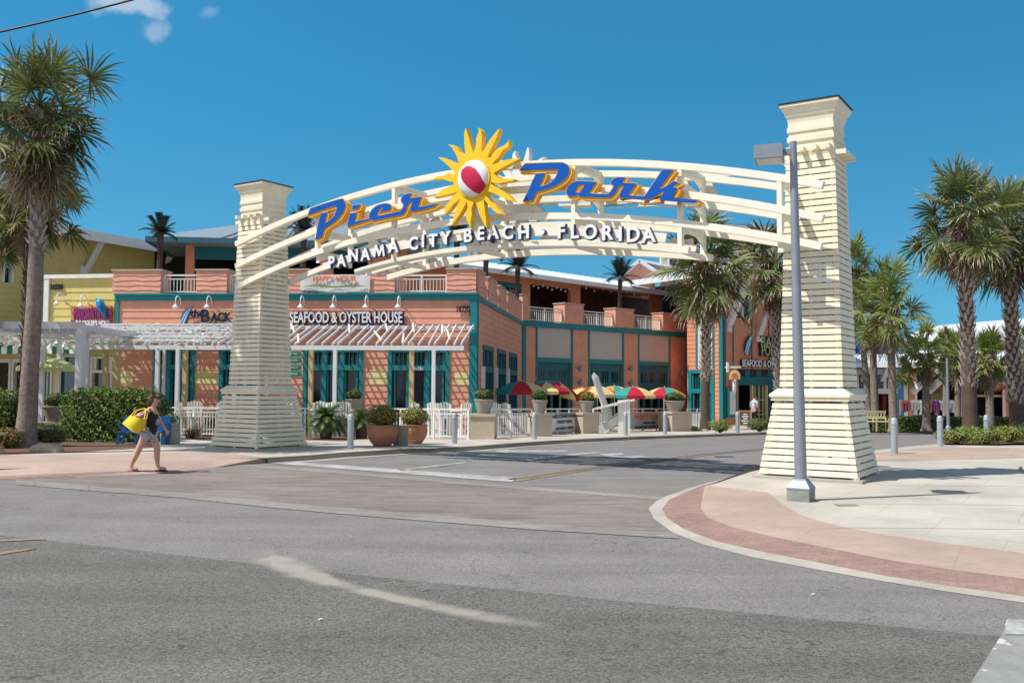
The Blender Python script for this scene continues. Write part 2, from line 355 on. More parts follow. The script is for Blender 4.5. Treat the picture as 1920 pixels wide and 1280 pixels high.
M_twig = mat('twigs', (.05, .035, .02), .9, .3, 9)
M_mulch = mat('mulch', (.13, .07, .045), .95, .4, 14, bump=.6)
M_rock = mat('rock', (.42, .35, .27), .9, .25, 5, bump=.8, dirt=.3)
M_bench = mat('blue_bench_paint', (.006, .10, .30), .45, .08, 5)
M_ybench = mat('yellow_bench_paint', (.62, .57, .33), .5, .05, 5)
M_skin = mat('skin', (.60, .33, .25), .5, .05, 8)
M_hair = mat('hair', (.10, .05, .03), .6, .3, 20)
M_tank = mat('dark_tank_top', (.018, .017, .024), .8, .2, 9)
M_tankg = mat('grey_print', (.36, .35, .38), .8, .2, 15)
M_denim = mat('pale_denim', (.36, .39, .47), .85, .15, 20)
M_bag = mat('yellow_bag', (.85, .60, .02), .45, .06, 6)
M_post = mat('tan_post', (.55, .42, .20), .7, .08, 5)
M_bluewall = mat('blue_wall', (.10, .27, .52), .7, .05, 4)
M_bluedeep = mat('deep_blue_wall', (.005, .13, .42), .6, .05, 4)
M_green = mat('sign_green', (.01, .17, .11), .5, .08, 5)
M_shade = {k: mat('canvas_'+k, c, .75, .06, 6, trans=.3) for k, c in dict(red=(.50, .015, .04), teal=(.02, .38, .32), cream=(.80, .62, .28), orange=(.85, .30, .03), blue=(.01, .24, .25), green=(.05, .30, .16), lime=(.58, .66, .32)).items()}
M_banner = mat('banner_white', (.66, .67, .66), .6, .08, 4)
M_bannerblk = mat('banner_dark', (.07, .08, .10), .6, .08, 4)
M_redor = mat('banner_red', (.72, .17, .08), .6, .1, 6)
M_chalk = mat('chalkboard', (.05, .05, .05), .6, .6, 22)
M_purple = mat('sign_purple', (.25, .03, .17), .5, .2, 5)
M_signpan = mat('sign_sunset', (.58, .22, .06), .6, .3, 3)
M_parrot = mat('parrot_blue', (.01, .27, .50), .45, .2, 8)
M_cloth = [mat('cloth_%s' % n, c, .85, .15, 12) for n, c in (('pink', (.22, .06, .08)), ('blue', (.06, .13, .35)), ('white', (.35, .36, .36)), ('orange', (.24, .07, .03)), ('violet', (.10, .03, .12)))]
# ---------------------------------------------------------------- asphalt
def asphalt(name, a, b, grain, speck, big, patch=None):
    m = mat(name, a, .92, .1, grain, bump=.35, bscale=grain*1.2); nt = m.node_tree; bs = nt.nodes['Principled BSDF']
    old = bs.inputs['Base Color'].links[0].from_socket; tc = N(nt, 'ShaderNodeTexCoord')
    vo = N(nt, 'ShaderNodeTexVoronoi'); vo.inputs['Scale'].default_value = speck
    nt.links.new(tc.outputs['Object'], vo.inputs['Vector'])
    sx = N(nt, 'ShaderNodeSeparateColor'); nt.links.new(vo.outputs['Color'], sx.inputs[0])
    r = N(nt, 'ShaderNodeMapRange'); r.inputs['To Min'].default_value = patch[0]; r.inputs['To Max'].default_value = patch[1]; nt.links.new(sx.outputs[0], r.inputs['Value'])
    n2 = N(nt, 'ShaderNodeTexNoise'); n2.inputs['Scale'].default_value = .25; n2.inputs['Detail'].default_value = 7; n2.inputs['Roughness'].default_value = .6
    mp = N(nt, 'ShaderNodeMapping'); mp.inputs['Rotation'].default_value = (0, 0, rad(24)); mp.inputs['Scale'].default_value = (1, 6.5, 1)
    nt.links.new(tc.outputs['Object'], mp.inputs[0]); nt.links.new(mp.outputs[0], n2.inputs['Vector'])
    r2 = N(nt, 'ShaderNodeMapRange'); r2.inputs['From Min'].default_value = .3; r2.inputs['From Max'].default_value = .7; r2.inputs['To Min'].default_value = 1-big; r2.inputs['To Max'].default_value = 1+big
    nt.links.new(n2.outputs['Fac'], r2.inputs['Value'])
    ml = N(nt, 'ShaderNodeMath', operation='MULTIPLY'); nt.links.new(r.outputs[0], ml.inputs[0]); nt.links.new(r2.outputs[0], ml.inputs[1])
    mm = N(nt, 'ShaderNodeMixRGB', blend_type='MULTIPLY'); mm.inputs[0].default_value = 1; nt.links.new(old, mm.inputs[1]); nt.links.new(ml.outputs[0], mm.inputs[2])
    nc = N(nt, 'ShaderNodeTexNoise'); nc.inputs['Scale'].default_value = .33; nc.inputs['Detail'].default_value = 5; nc.inputs['Roughness'].default_value = .55; nt.links.new(tc.outputs['Object'], nc.inputs['Vector'])
    ab = N(nt, 'ShaderNodeMath', operation='SUBTRACT'); nt.links.new(nc.outputs['Fac'], ab.inputs[0]); ab.inputs[1].default_value = .47
    a2 = N(nt, 'ShaderNodeMath', operation='ABSOLUTE'); nt.links.new(ab.outputs[0], a2.inputs[0])
    cr_ = N(nt, 'ShaderNodeMapRange'); nt.links.new(a2.outputs[0], cr_.inputs['Value']); cr_.inputs['From Min'].default_value = .0005; cr_.inputs['From Max'].default_value = .0022; cr_.inputs['To Min'].default_value = .62; cr_.inputs['To Max'].default_value = 1
    n6 = N(nt, 'ShaderNodeTexNoise'); n6.inputs['Scale'].default_value = .9; n6.inputs['Detail'].default_value = 8; nt.links.new(tc.outputs['Object'], n6.inputs['Vector'])
    r6 = N(nt, 'ShaderNodeMapRange'); r6.inputs['From Min'].default_value = .3; r6.inputs['From Max'].default_value = .72; r6.inputs['To Min'].default_value = 1.07; r6.inputs['To Max'].default_value = .90; nt.links.new(n6.outputs['Fac'], r6.inputs['Value'])
    m6 = N(nt, 'ShaderNodeMath', operation='MULTIPLY'); nt.links.new(cr_.outputs[0], m6.inputs[0]); nt.links.new(r6.outputs[0], m6.inputs[1])
    m7 = N(nt, 'ShaderNodeMixRGB', blend_type='MULTIPLY'); m7.inputs[0].default_value = 1; nt.links.new(mm.outputs[0], m7.inputs[1]); nt.links.new(m6.outputs[0], m7.inputs[2])
    nt.links.new(m7.outputs[0], bs.inputs['Base Color']); return m
M_asph = asphalt('smooth_asphalt', (.182, .170, .164), None, 40, 75, .12, (.72, 1.30))
M_asphc = asphalt('coarse_asphalt', (.120, .117, .105), None, 34, 70, .16, (.58, 1.45))
# ---------------------------------------------------------------- ground sheets
def sheet(name, pts, off, mt, label=None, cat=None, kind='structure', thick=0.0, cuts=()):
    bm = bmesh.new(); vs = [bm.verts.new((p[0], p[1], 0)) for p in pts]; bm.faces.new(vs)
    bmesh.ops.triangulate(bm, faces=bm.faces[:])
    for yc in (25, 95)+tuple(cuts): bmesh.ops.bisect_plane(bm, geom=bm.verts[:]+bm.edges[:]+bm.faces[:], plane_co=(0, yc, 0), plane_no=(0, 1, 0))
    for v in bm.verts: v.co.z = gz(v.co.y)+off
    bmesh.ops.recalc_face_normals(bm, faces=bm.faces[:])
    for f in bm.faces:
        if f.normal.z < 0: f.normal_flip()
    me = bpy.data.meshes.new(name); bm.to_mesh(me); bm.free(); me.materials.append(mt)
    o = bpy.data.objects.new(name, me); COL.objects.link(o); ORG[o] = Vector((0, 0, 0)); return tag(o, label, cat, None, kind)
def gp(lst, off=0.0): return [G(x, y, off) for x, y in lst]
def strip(name, A, offA, B, offB, mt):             # band between two pixel polylines, each at its own height
    a = [G(x, y, offA) for x, y in A]; b = [G(x, y, offB) for x, y in B]; n = len(a); mb = MB()
    for i in range(n):                             # never let an edge overhang the one in front of it
        if abs(B[i][0]-A[i][0]) < 8 and b[i].xy.length < a[i].xy.length+.02:
            d = a[i].xy.normalized()*.02; b[i].x = a[i].x+d.x; b[i].y = a[i].y+d.y; b[i].z = gz(b[i].y)+offB
    mb.add(a+b, [(i, i+1, n+i+1, n+i) for i in range(n-1)]); return mb.build(name, mt, kind='structure')
sheet('ground', [(-900, -40), (900, -40), (900, 2500), (-900, 2500)], 0.0, M_asph)
near = gp([(-900, 915), (0, 1003), (270, 1032), (540, 1064), (860, 1096), (1180, 1127), (1530, 1160), (1870, 1192), (2600, 1262)], .004)
sheet('road', [(-60, -30)]+[(p.x, p.y) for p in near]+[(60, -30)], .004, M_asphc)
# crosswalk
sheet('crosswalk', [tuple(p)[:2] for p in gp([(60, 903), (330, 924), (520, 944), (700, 960), (1000, 984), (1268, 1003), (1232, 984), (1214, 955), (1236, 934), (900, 908), (640, 886), (420, 868), (300, 876)], .004)], .004, M_cross)
M_band = brickmat('crosswalk_band', (.24, .225, .2), (.23, .215, .19), (.18, .165, .15), .30, rad(-27), var=.12, w=.5, h=.5, ms=.004, streak=.18)
sheet('crosswalk_band_path', [tuple(p)[:2] for p in gp([(30, 900), (330, 922), (520, 941), (700, 956), (1000, 980), (1262, 999), (1275, 1009), (1000, 992), (700, 968), (520, 952), (330, 932), (30, 908)], .008)], .008, M_band)
sheet('crosswalk_far_path', [tuple(p)[:2] for p in gp([(415, 866), (640, 883), (900, 905), (1245, 931), (1240, 937), (900, 911), (640, 888), (405, 870)], .008)], .008, M_band)
# left sidewalk and kerb
KO = [(-900, 965), (-300, 924), (0, 900), (120, 894), (300, 887), (400, 876), (500, 867), (583, 859), (637, 854), (750, 847), (812, 845), (887, 841), (985, 833), (1083, 827), (1200, 821.5), (1300, 818), (1430, 813), (1600, 809), (1900, 805)]
KI = [(-900, 915), (-300, 893), (0, 878), (120, 874), (300, 868), (400, 860), (500, 858), (583, 853), (637, 848.5), (750, 841.8), (812, 840), (887, 836.2), (985, 829), (1083, 823), (1200, 818), (1300, 814.8), (1430, 810.3), (1600, 806.6), (1900, 802.5)]
K2 = [(x, y-2.2) for x, y in KI]
strip('sidewalk_ramp', KO[:7], .006, [(x, y+(5 if i > 3 else 3)*0) for i, (x, y) in enumerate(KI[:7])], SW+.004, M_pinkwalk)
def kerb(name, top, h=SW):                         # upright kerb face with a rounded arris, then a concrete gutter
    t = [G(x, y, h) for x, y in top]; n = len(t); mb = MB(); rows = [[], [], [], []]
    for i, p in enumerate(t):
        d = (t[min(i+1, n-1)]-t[max(i-1, 0)]).xy; o = Vector((d.y, -d.x)).normalized()
        if o.dot(p.xy) > 0: o = -o
        for r, (dd, z) in zip(rows, ((.0, h+.004), (.03, h-.02), (.05, .012), (.42, .008))):
            q = p.xy+o*dd; r.append(Vector((q.x, q.y, gz(q.y)+z)))
    for a, b in zip(rows, rows[1:]): mb.add(a+b, [(i, i+1, n+i+1, n+i) for i in range(n-1)])
    return mb.build(name, M_kerb, kind='structure')
kerb('kerb', KI[6:])
kin = gp(KI, SW)
back = [(60, 110), (-90, 110), (-90, 20)]
M_side2 = M_sidewalk
sheet('sidewalk', [(p.x, p.y) for p in kin]+back, SW, M_side2)
strip('kerb_top', KI[6:], SW+.007, K2[6:], SW+.007, M_kerb)
sheet('pink_pavement', [tuple(p)[:2] for p in gp(KI[:7]+[(440, 850), (330, 848), (0, 853), (-300, 860), (-900, 870)], SW+.004)], SW+.004, M_pinkwalk)
strip('brick_band', [(-900, 962), (-300, 921), (0, 898), (120, 892), (300, 884)], .021, [(-900, 950), (-300, 913), (0, 892), (120, 887), (300, 880)], .050, M_brick)
# right island
IO = [(1440, 878), (1392, 888), (1290, 915), (1236, 934), (1216, 952), (1226, 972), (1262, 998), (1318, 1020), (1407, 1043), (1527, 1066), (1651, 1088), (1775, 1108), (1920, 1129), (2300, 1185), (3200, 1330)]
IB = [(1444, 876), (1400, 886), (1310, 912), (1255, 936), (1241, 953), (1251, 971), (1284, 992), (1343, 1014), (1431, 1034), (1531, 1053), (1651, 1077), (1775, 1097), (1920, 1117), (2300, 1172), (3200, 1312)]
IC = [(1446, 875), (1402, 885.5), (1322, 911), (1316, 935), (1314, 952), (1327, 970), (1375, 988), (1451, 1006), (1551, 1026), (1671, 1050), (1791, 1068), (1920, 1084), (2060, 1103), (2300, 1138), (3200, 1262)]
ID = [(1447, 874), (1404, 885), (1330, 910), (1440, 922), (1449, 930), (1466, 944), (1499, 964), (1551, 980), (1591, 989), (1671, 1004), (1791, 1020), (1920, 1036), (2060, 1054), (2300, 1084), (3200, 1190)]
strip('kerb_island', IO, .004, IB, .03, M_kerb)
strip('island_brick_edge', IB, .03, IC, .07, M_brick)
strip('island_pink_band', IC, .07, ID, SW, M_pinkwalk)
idp = gp(ID, SW)
backr = gp([(2600, 838), (1920, 836), (1750, 834.5), (1640, 846), (1500, 862)], SW)
sheet('island_sidewalk', [(p.x, p.y) for p in idp]+[(p.x, p.y) for p in backr], SW, M_sidewalk)
sheet('island_pink_strip', [tuple(p)[:2] for p in gp([(1600, 851.5), (1650, 847), (1752, 837), (1920, 838.5), (2600, 840), (2600, 864), (1920, 858), (1660, 864), (1600, 868)], SW+.004)], SW+.004, M_pinkwalk)
strip('kerb_island_back', [(1500, 862), (1640, 846), (1750, 834.5), (1920, 836), (2600, 838)], SW, [(1500, 860), (1640, 843), (1750, 831.5), (1920, 833), (2600, 835)], -.01, M_kerb)
# joints in the pale concrete
mb = MB()
for y0 in (905, 940, 985):
    a = G(1560, y0+4, SW); b = G(2300, y0+10, SW); mb.add([a+Vector((0, -.008, .005)), b+Vector((0, -.008, .005)), b+Vector((0, .008, .005)), a+Vector((0, .008, .005))], [(0, 1, 2, 3)])
mb.build('pavement_joints', mat('joint', (.25, .22, .18), .9), kind='structure')
# markings
def mark(name, pts, mt, off=.009): return sheet(name, [tuple(p)[:2] for p in gp(pts, off)], off, mt)
mark('stop_line', [(505, 861.5), (545, 865), (968, 895), (960, 903), (540, 870.5), (490, 866)], M_white_line)
mark('lane_line', [(745, 880), (870, 866), (876, 867.3), (757, 881.5)], M_white_line)
mark('lane_line_far', [(968, 862), (1120, 846.5), (1130, 848), (980, 864)], M_white_line)
M_faint = mat('worn_yellow_marking', (.205, .175, .135), .85, .2, 14, dirt=.3)
mark('centre_line', [(962, 900), (1083, 882), (1088, 883.3), (972, 901.3)], M_yellow_line)
mark('centre_line_twin', [(950, 897.5), (1075, 880), (1079, 881), (958, 898.8)], M_yellow_line)
mark('centre_line_far', [(1083, 882), (1430, 842), (1433, 843), (1088, 883.3)], M_faint)
mark('centre_line_far_twin', [(1075, 880), (1430, 839.8), (1432, 840.6), (1079, 881)], M_faint)
mark('lane_arrow', [(925, 845.5), (950, 841.5), (955, 843.5), (1060, 844.5), (1066, 847), (955, 847.3), (950, 849)], M_white_line)
mark('turn_arrow', [(1122, 850), (1165, 849), (1170, 852), (1150, 853), (1165, 855.5), (1195, 853.5), (1228, 858), (1180, 860.5), (1178, 858.3), (1145, 858)], M_white_line)
mark('yellow_line_left', [(-300, 1025), (0, 1011), (80, 1008), (88, 1010), (0, 1014.5), (-300, 1030)], M_yellow_line, .012)
mark('yellow_line_near', [(-300, 1060), (0, 1034.5), (62, 1026), (70, 1028), (0, 1039), (-300, 1067)], M_yellow_line, .012)
# drain inlet and cover
mb = MB(); a = G(855, 843.6, .0); b = G(808, 846.8, .0); f = Fr(b[:2], a[:2]); mb.box(f, 0, f.L, -.02, .07, gz(28)+.01, gz(28)+SW-.012); mb.build('drain_inlet', M_black, label='dark storm drain slot in the kerb below the silver bollards', cat='drain')
sheet('utility_cover', [tuple(p)[:2] for p in gp([(1563, 944), (1600, 944), (1612, 947.5), (1570, 948)], SW+.006)], SW+.006, mat('cover', (.26, .22, .18), .8), 'small brown rectangular cover set in the pale pavement near the lamp base', 'cover', None)
sheet('manhole_cover', [tuple(p)[:2] for p in gp([(1338, 854.5), (1372, 854.5), (1376, 856), (1342, 856.3)], .01)], .01, mat('iron', (.07, .07, .07), .7), 'dark flat manhole cover in the road left of the right gate pillar', 'cover', None)
# concrete nose at bottom right
NP = gp([(1888, 1160), (2100, 1160), (2300, 1400), (1770, 1400), (1826, 1270), (1880, 1186)], .05)
mb = MB(); mb.prism([p-Vector((0, 0, .06)) for p in NP], (0, 0, .06))
mm_ = mat('painted_old_concrete', (.27, .265, .25), .9, .15, 9, bump=.3, big=.15); nt = mm_.node_tree; bs = nt.nodes['Principled BSDF']; old = bs.inputs['Base Color'].links[0].from_socket
tc = N(nt, 'ShaderNodeTexCoord'); nz = N(nt, 'ShaderNodeTexNoise'); nz.inputs['Scale'].default_value = 5.5; nz.inputs['Detail'].default_value = 3; nt.links.new(tc.outputs['Object'], nz.inputs['Vector'])
mr = N(nt, 'ShaderNodeMapRange'); nt.links.new(nz.outputs['Fac'], mr.inputs['Value']); mr.inputs['From Min'].default_value = .60; mr.inputs['From Max'].default_value = .62
mx = N(nt, 'ShaderNodeMixRGB'); nt.links.new(mr.outputs[0], mx.inputs[0]); nt.links.new(old, mx.inputs[1]); mx.inputs[2].default_value = (.52, .50, .46, 1); nt.links.new(mx.outputs[0], bs.inputs['Base Color'])
mb.build('median_kerb', mm_, kind='structure')
sheet('median_paint', [tuple(p)[:2] for p in gp([(1890, 1160.5), (2090, 1160.5), (2100, 1192), (1884, 1188)], .056)], .056, M_white_line)
# sand drift on the road: thin sheet whose grains thin out towards its own ragged outline
ms = bpy.data.materials.new('sand'); ms.use_nodes = True; nt = ms.node_tree; b = nt.nodes['Principled BSDF']; b.inputs['Base Color'].default_value = (.44, .40, .345, 1); b.inputs['Roughness'].default_value = 1
at = N(nt, 'ShaderNodeAttribute', attribute_name='dens'); nz = N(nt, 'ShaderNodeTexNoise'); nz.inputs['Scale'].default_value = 30; nz.inputs['Detail'].default_value = 8; nz.inputs['Roughness'].default_value = .75
tc = N(nt, 'ShaderNodeTexCoord'); nt.links.new(tc.outputs['Object'], nz.inputs['Vector'])
n3 = N(nt, 'ShaderNodeTexNoise'); n3.inputs['Scale'].default_value = 2.2; n3.inputs['Detail'].default_value = 6; nt.links.new(tc.outputs['Object'], n3.inputs['Vector'])
ma = N(nt, 'ShaderNodeMath', operation='MULTIPLY'); nt.links.new(at.outputs['Fac'], ma.inputs[0]); nt.links.new(n3.outputs['Fac'], ma.inputs[1])
mb_ = N(nt, 'ShaderNodeMath', operation='MULTIPLY_ADD'); nt.links.new(ma.outputs[0], mb_.inputs[0]); mb_.inputs[1].default_value = 3.0; mb_.inputs[2].default_value = -1.0
mc = N(nt, 'ShaderNodeMath', operation='ADD'); nt.links.new(mb_.outputs[0], mc.inputs[0]); nt.links.new(nz.outputs['Fac'], mc.inputs[1])
mr = N(nt, 'ShaderNodeMapRange', interpolation_type='SMOOTHSTEP'); nt.links.new(mc.outputs[0], mr.inputs['Value']); mr.inputs['From Min'].default_value = .0; mr.inputs['From Max'].default_value = 1.7; mr.inputs['To Max'].default_value = .62
tb = N(nt, 'ShaderNodeBsdfTransparent'); mx = N(nt, 'ShaderNodeMixShader'); nt.links.new(mr.outputs[0], mx.inputs[0]); nt.links.new(tb.outputs[0], mx.inputs[1]); nt.links.new(b.outputs[0], mx.inputs[2]); nt.links.new(mx.outputs[0], nt.nodes['Material Output'].inputs[0])
mid = [(400, 1036, 18), (455, 1042, 26), (505, 1050, 36), (545, 1062, 40), (590, 1079, 32), (635, 1095, 20), (700, 1111, 19), (770, 1128, 20), (860, 1146, 22), (950, 1160, 23), (1040, 1176, 24), (1140, 1196, 20)]
mb = MB(); rows = 17; dens = []; ncol = 0
for i in range(len(mid)-1):
    for k in range(6):
        t = k/6; x = mid[i][0]*(1-t)+mid[i+1][0]*t; y = mid[i][1]*(1-t)+mid[i+1][1]*t; w = mid[i][2]*(1-t)+mid[i+1][2]*t; ncol += 1
        e = min(1, (i+t)/2.2, (len(mid)-1-i-t)/2.5); e *= (1.55 if 2 < i+t < 4.6 else 1.3 if i+t < 8 else 1.15)
        for r_ in range(rows):
            q = r_/(rows-1)*2-1; p = G(x, y+q*w*1.45, .009); mb.v.append(p); dens.append(math.exp(-(q*2.5)**2)*(1-abs(q)**4)*e)
for i in range(ncol-1):
    for r_ in range(rows-1): mb.f.append([i*rows+r_, i*rows+r_+1, (i+1)*rows+r_+1, (i+1)*rows+r_]); mb.m.append(0); mb.sm.append(False)
so = mb.build('sand', ms, kind='stuff', label='pale streak of drifted sand across the dark asphalt', cat='sand')
a_ = so.data.attributes.new('dens', 'FLOAT', 'POINT'); a_.data.foreach_set('value', dens)
# small litter
for i, (px, py) in enumerate(((601, 1160), (1525, 1113), (1843, 1017))):
    mb = MB(); c = G(px, py, .014); mb.cbox(c, .035, .02, .005, random.random()*3)
    mb.build('paper_scrap', M_white, label=('small white paper scrap on the dark asphalt below the sand streak', 'small white paper scrap on the smooth asphalt before the island', 'white scrap lying on the pink island band')[i], cat='litter')
# ---------------------------------------------------------------- gateway
AL = rad(32.65); TL = (-6.7655, 25.004); TR = (5.8344, 17.6703); BZ = .12
AF = Fr(TL, (TL[0]+math.cos(AL), TL[1]-math.sin(AL)))
def pillar(c, label):
    root = thing('gate_pillar', (c[0], c[1], BZ), label, 'pillar', 'cream slatted pillars carrying the arch')
    fr = Fr(c, (c[0]+math.cos(AL), c[1]-math.sin(AL)))
    def ring(mb, b0, z0, b1, z1, th=.022):
        for k in range(4):
            R = Matrix.Rotation(k*math.pi/2, 3, 'Z')
            def q(x, y, z): v = R@Vector((x, y, 0)); return fr.pt(v.x, v.y, BZ+z)
            e0, e1_ = b0-.0, b1-.0
            a = [q(-e0+th, e0-th, z0), q(-e0, e0, z0), q(e0, e0, z0), q(e0-th, e0-th, z0), q(-e1_+th, e1_-th, z1), q(-e1_, e1_, z1), q(e1_, e1_, z1), q(e1_-th, e1_-th, z1)]
            mb.hexa(a)
    rnd = random.Random(3)
    mb = MB(); z = .09; p = .121; H1 = 1.43
    while z+p < H1+.02:
        f = lambda zz: .8946+(.655-.8946)*(zz/1.5)
        j = rnd.uniform(-.001, .001); ring(mb, f(z)+.008+j, z, f(z+p-.026)+.004+j, z+p-.026); z += p
    mb.build('skirt_boards', M_cream, root)
    mb = MB(); z = 1.70
    f = lambda zz: .575+(.4449-.575)*((zz-1.55)/(6.097-1.55))
    while z+p < 6.1:
        j = rnd.uniform(-.001, .001); ring(mb, f(z)+.007+j, z, f(z+p-.024)+.003+j, z+p-.024); z += p
    mb.build('shaft_boards', M_cream, root)
    mb = MB()
    for sx in (-1, 1):
        for sy in (-1, 1):
            mb.beam(fr.pt(sx*.82, sy*.82, BZ), fr.pt(sx*.59, sy*.59, BZ+1.5), .09, .09)
            mb.beam(fr.pt(sx*.50, sy*.50, BZ+1.45), fr.pt(sx*.385, sy*.385, BZ+6.2), .09, .09)
            mb.beam(fr.pt(sx*.855, sy*.855, BZ), fr.pt(sx*.86, sy*.86, BZ+.1), .08, .08)
    for s_ in (-1, 1):                             # middle studs behind the boards
        mb.beam(fr.pt(0, s_*.84, BZ+.05), fr.pt(0, s_*.60, BZ+1.5), .06, .05); mb.beam(fr.pt(s_*.84, 0, BZ+.05), fr.pt(s_*.60, 0, BZ+1.5), .05, .06)
        mb.beam(fr.pt(0, s_*.525, BZ+1.45), fr.pt(0, s_*.40, BZ+6.2), .06, .05); mb.beam(fr.pt(s_*.525, 0, BZ+1.45), fr.pt(s_*.40, 0, BZ+6.2), .05, .06)
    mb.build('corner_posts', M_cream, root)
    def prof(mb, pr):
        for (b0, z0), (b1, z1) in zip(pr, pr[1:]):
            c0 = [fr.pt(x*b0, y*b0, BZ+z0) for x, y in ((-1, 1), (1, 1), (1, -1), (-1, -1))]; c1 = [fr.pt(x*b1, y*b1, BZ+z1) for x, y in ((-1, 1), (1, 1), (1, -1), (-1, -1))]
            mb.add(c0+c1, [(i, (i+1) % 4, 4+(i+1) % 4, 4+i) for i in range(4)])
    mb = MB(); prof(mb, [(.60, 1.43), (.705, 1.44), (.705, 1.50), (.73, 1.51), (.73, 1.555), (.60, 1.665), (.50, 1.665)]); mb.build('skirt_ledge', M_cream, root)
    mb = MB(); prof(mb, [(.35, 6.08), (.405, 6.08), (.405, 6.14), (.43, 6.14), (.43, 6.24), (.405, 6.25), (.405, 6.34), (.435, 6.345), (.435, 6.44), (.41, 6.45), (.41, 6.53), (.435, 6.535), (.435, 6.62), (.42, 6.63), (.42, 6.72), (.43, 6.78), (.46, 6.84), (.475, 6.90), (.50, 6.93), (.535, 7.0), (.5444, 7.01), (.5444, 7.055), (.3, 7.06)])
    mb.build('capital', M_cream, root)
    mb = MB()
    for k in range(4):
        o = -.36+.24*k; mb.box(fr, o-.04, o+.04, -.62, .62, BZ+6.115, BZ+6.205); mb.box(fr, -.64, .64, o-.04, o+.04, BZ+6.02, BZ+6.11)
    mb.build('bracket_joists', M_cream, root)
    mb = MB(); prof(mb, [(.50, 7.062), (.56, 7.062), (.565, 7.085), (.30, 7.13), (.0, 7.18)]); mb.build('roof', M_darkroof, root)
    mb = MB(); mb.box(fr, -.98, .98, -.98, .98, BZ-.02, BZ+.055); mb.build('plinth', M_conc, root)
    return root
pillar(TL, 'cream slatted pillar beside the planting bed, farther end of the arch')
pillar(TR, 'cream slatted pillar standing on the island behind the grey lamp post')
M_arch = mat('arch_paint', (.84, .795, .665), .45, .04, 5, dirt=.07)
root = thing('gateway_arch', AF.pt(6.5, 0, 4.0), 'cream curved double truss arch with sunburst and lettering spanning the road', 'arch')
NF = .60
def fit(px, deg=4, n=NF):
    q = [AF.hit(x, y, n) for x, y in px]; return np.polyfit([a for a, _ in q], [b for _, b in q], deg), min(a for a, _ in q), max(a for a, _ in q)
R1 = fit([(444, 458), (494, 434), (587, 394), (650, 373), (731, 350), (800, 334), (1071, 306), (1159, 306), (1246, 309), (1300, 314.5), (1394, 325), (1472, 335), (1544, 347.5)], 4)
R2 = fit([(444, 500), (494, 475), (581, 437.5), (731, 393), (800, 378), (1071, 353), (1159, 353), (1322, 370), (1394, 382), (1456, 393), (1544, 408)], 4)
R3 = fit([(444, 539), (494, 515.6), (587.5, 476.5), (650, 456), (731, 436), (800, 424), (917, 411), (1073, 405.5), (1159, 408), (1246, 415), (1340, 427), (1394, 436.5), (1484, 450.6), (1541, 461.5)], 4)
R4 = fit([(668, 511), (738, 491.5), (797, 478), (949, 462), (1060, 459), (1150, 461), (1225, 464), (1293, 470)], 3)
RB = fit([(606, 500), (680, 479), (755, 460), (900, 440), (1017, 435), (1106, 436), (1249, 446)], 3, .87)
def sweep(mb, pf, u0, u1, n, w, h, st=40, mir=None):
    us = [u0+(u1-u0)*i/st for i in range(st+1)]; v = []
    for i, u in enumerate(us):
        uu = u if mir is None else mir-u
        z = np.polyval(pf, u); du = .01; t = Vector((du, np.polyval(pf, u+du)-z)).normalized(); nn = Vector((-t.y, t.x))
        for a, b in ((-1, -1), (-1, 1), (1, 1), (1, -1)):
            v.append(AF.pt(u+nn.x*b*h/2, n+a*w/2, z+nn.y*b*h/2))
    fs = [(i*4+k, i*4+(k+1) % 4, (i+1)*4+(k+1) % 4, (i+1)*4+k) for i in range(st) for k in range(4)]
    mb.add(v, fs+[(0, 1, 2, 3), (st*4+3, st*4+2, st*4+1, st*4)])
for n_ in (NF, -NF):
    for (pf, a, b) in (R1, R2, R3, R4):
        mb = MB(); sweep(mb, pf, a, b, n_, .13, .135); mb.build('curved_rail', M_arch, root)
mb = MB(); sweep(mb, RB[0], RB[1], RB[2], .87, .04, .17); mb.build('letter_bar', M_arch, root)
for x in (734, 890, 1071, 1190):
    u, z = AF.hit(x, 445, .7)[0], 0; z = np.polyval(RB[0], u); mb = MB(); mb.box(AF, u-.03, u+.03, .6, .86, z-.03, z+.03); mb.build('bar_bracket', M_arch, root)
us_sun = AF.hit(890, 334, 1.0)[0]
mb = MB(); sweep(mb, RB[0], RB[1], RB[2], -.685, .04, .13); mb.build('letter_bar', M_arch, root)
upos = [AF.hit(x, 400, NF)[0] for x in (597, 740, 890, 1077, 1276, 1463)]
upos = [.0+upos[0], upos[1], upos[2], upos[3], upos[4], upos[5]]
for i, u in enumerate(upos):
    mb = MB(); zt = np.polyval(R1[0], u); zb = np.polyval(R3[0], u) if i in (0, 5) else np.polyval(R4[0], u)
    for n_ in (NF, -NF): mb.box(AF, u-.045, u+.045, n_-.06, n_+.06, zb, zt-.03)
    for pf in (R1[0], R2[0], R3[0])+((R4[0],) if 0 < i < 5 else ()):
        z = np.polyval(pf, u); z0 = z-.06
        prof_ = [(-NF, z0), (NF, z0), (NF, z0-.20), (NF-.12, z0-.14), (NF-.3, z0-.07), (-NF+.3, z0-.07), (-NF+.12, z0-.14), (-NF, z0-.20)]
        if pf is not R4[0]: mb.prism([AF.pt(u-.05, a, b) for a, b in prof_], AF.u*.10)
        mb.box(AF, u-.05, u+.05, -NF, NF, z-.055, z+.03)
    mb.build('cross_frame', M_arch, root)
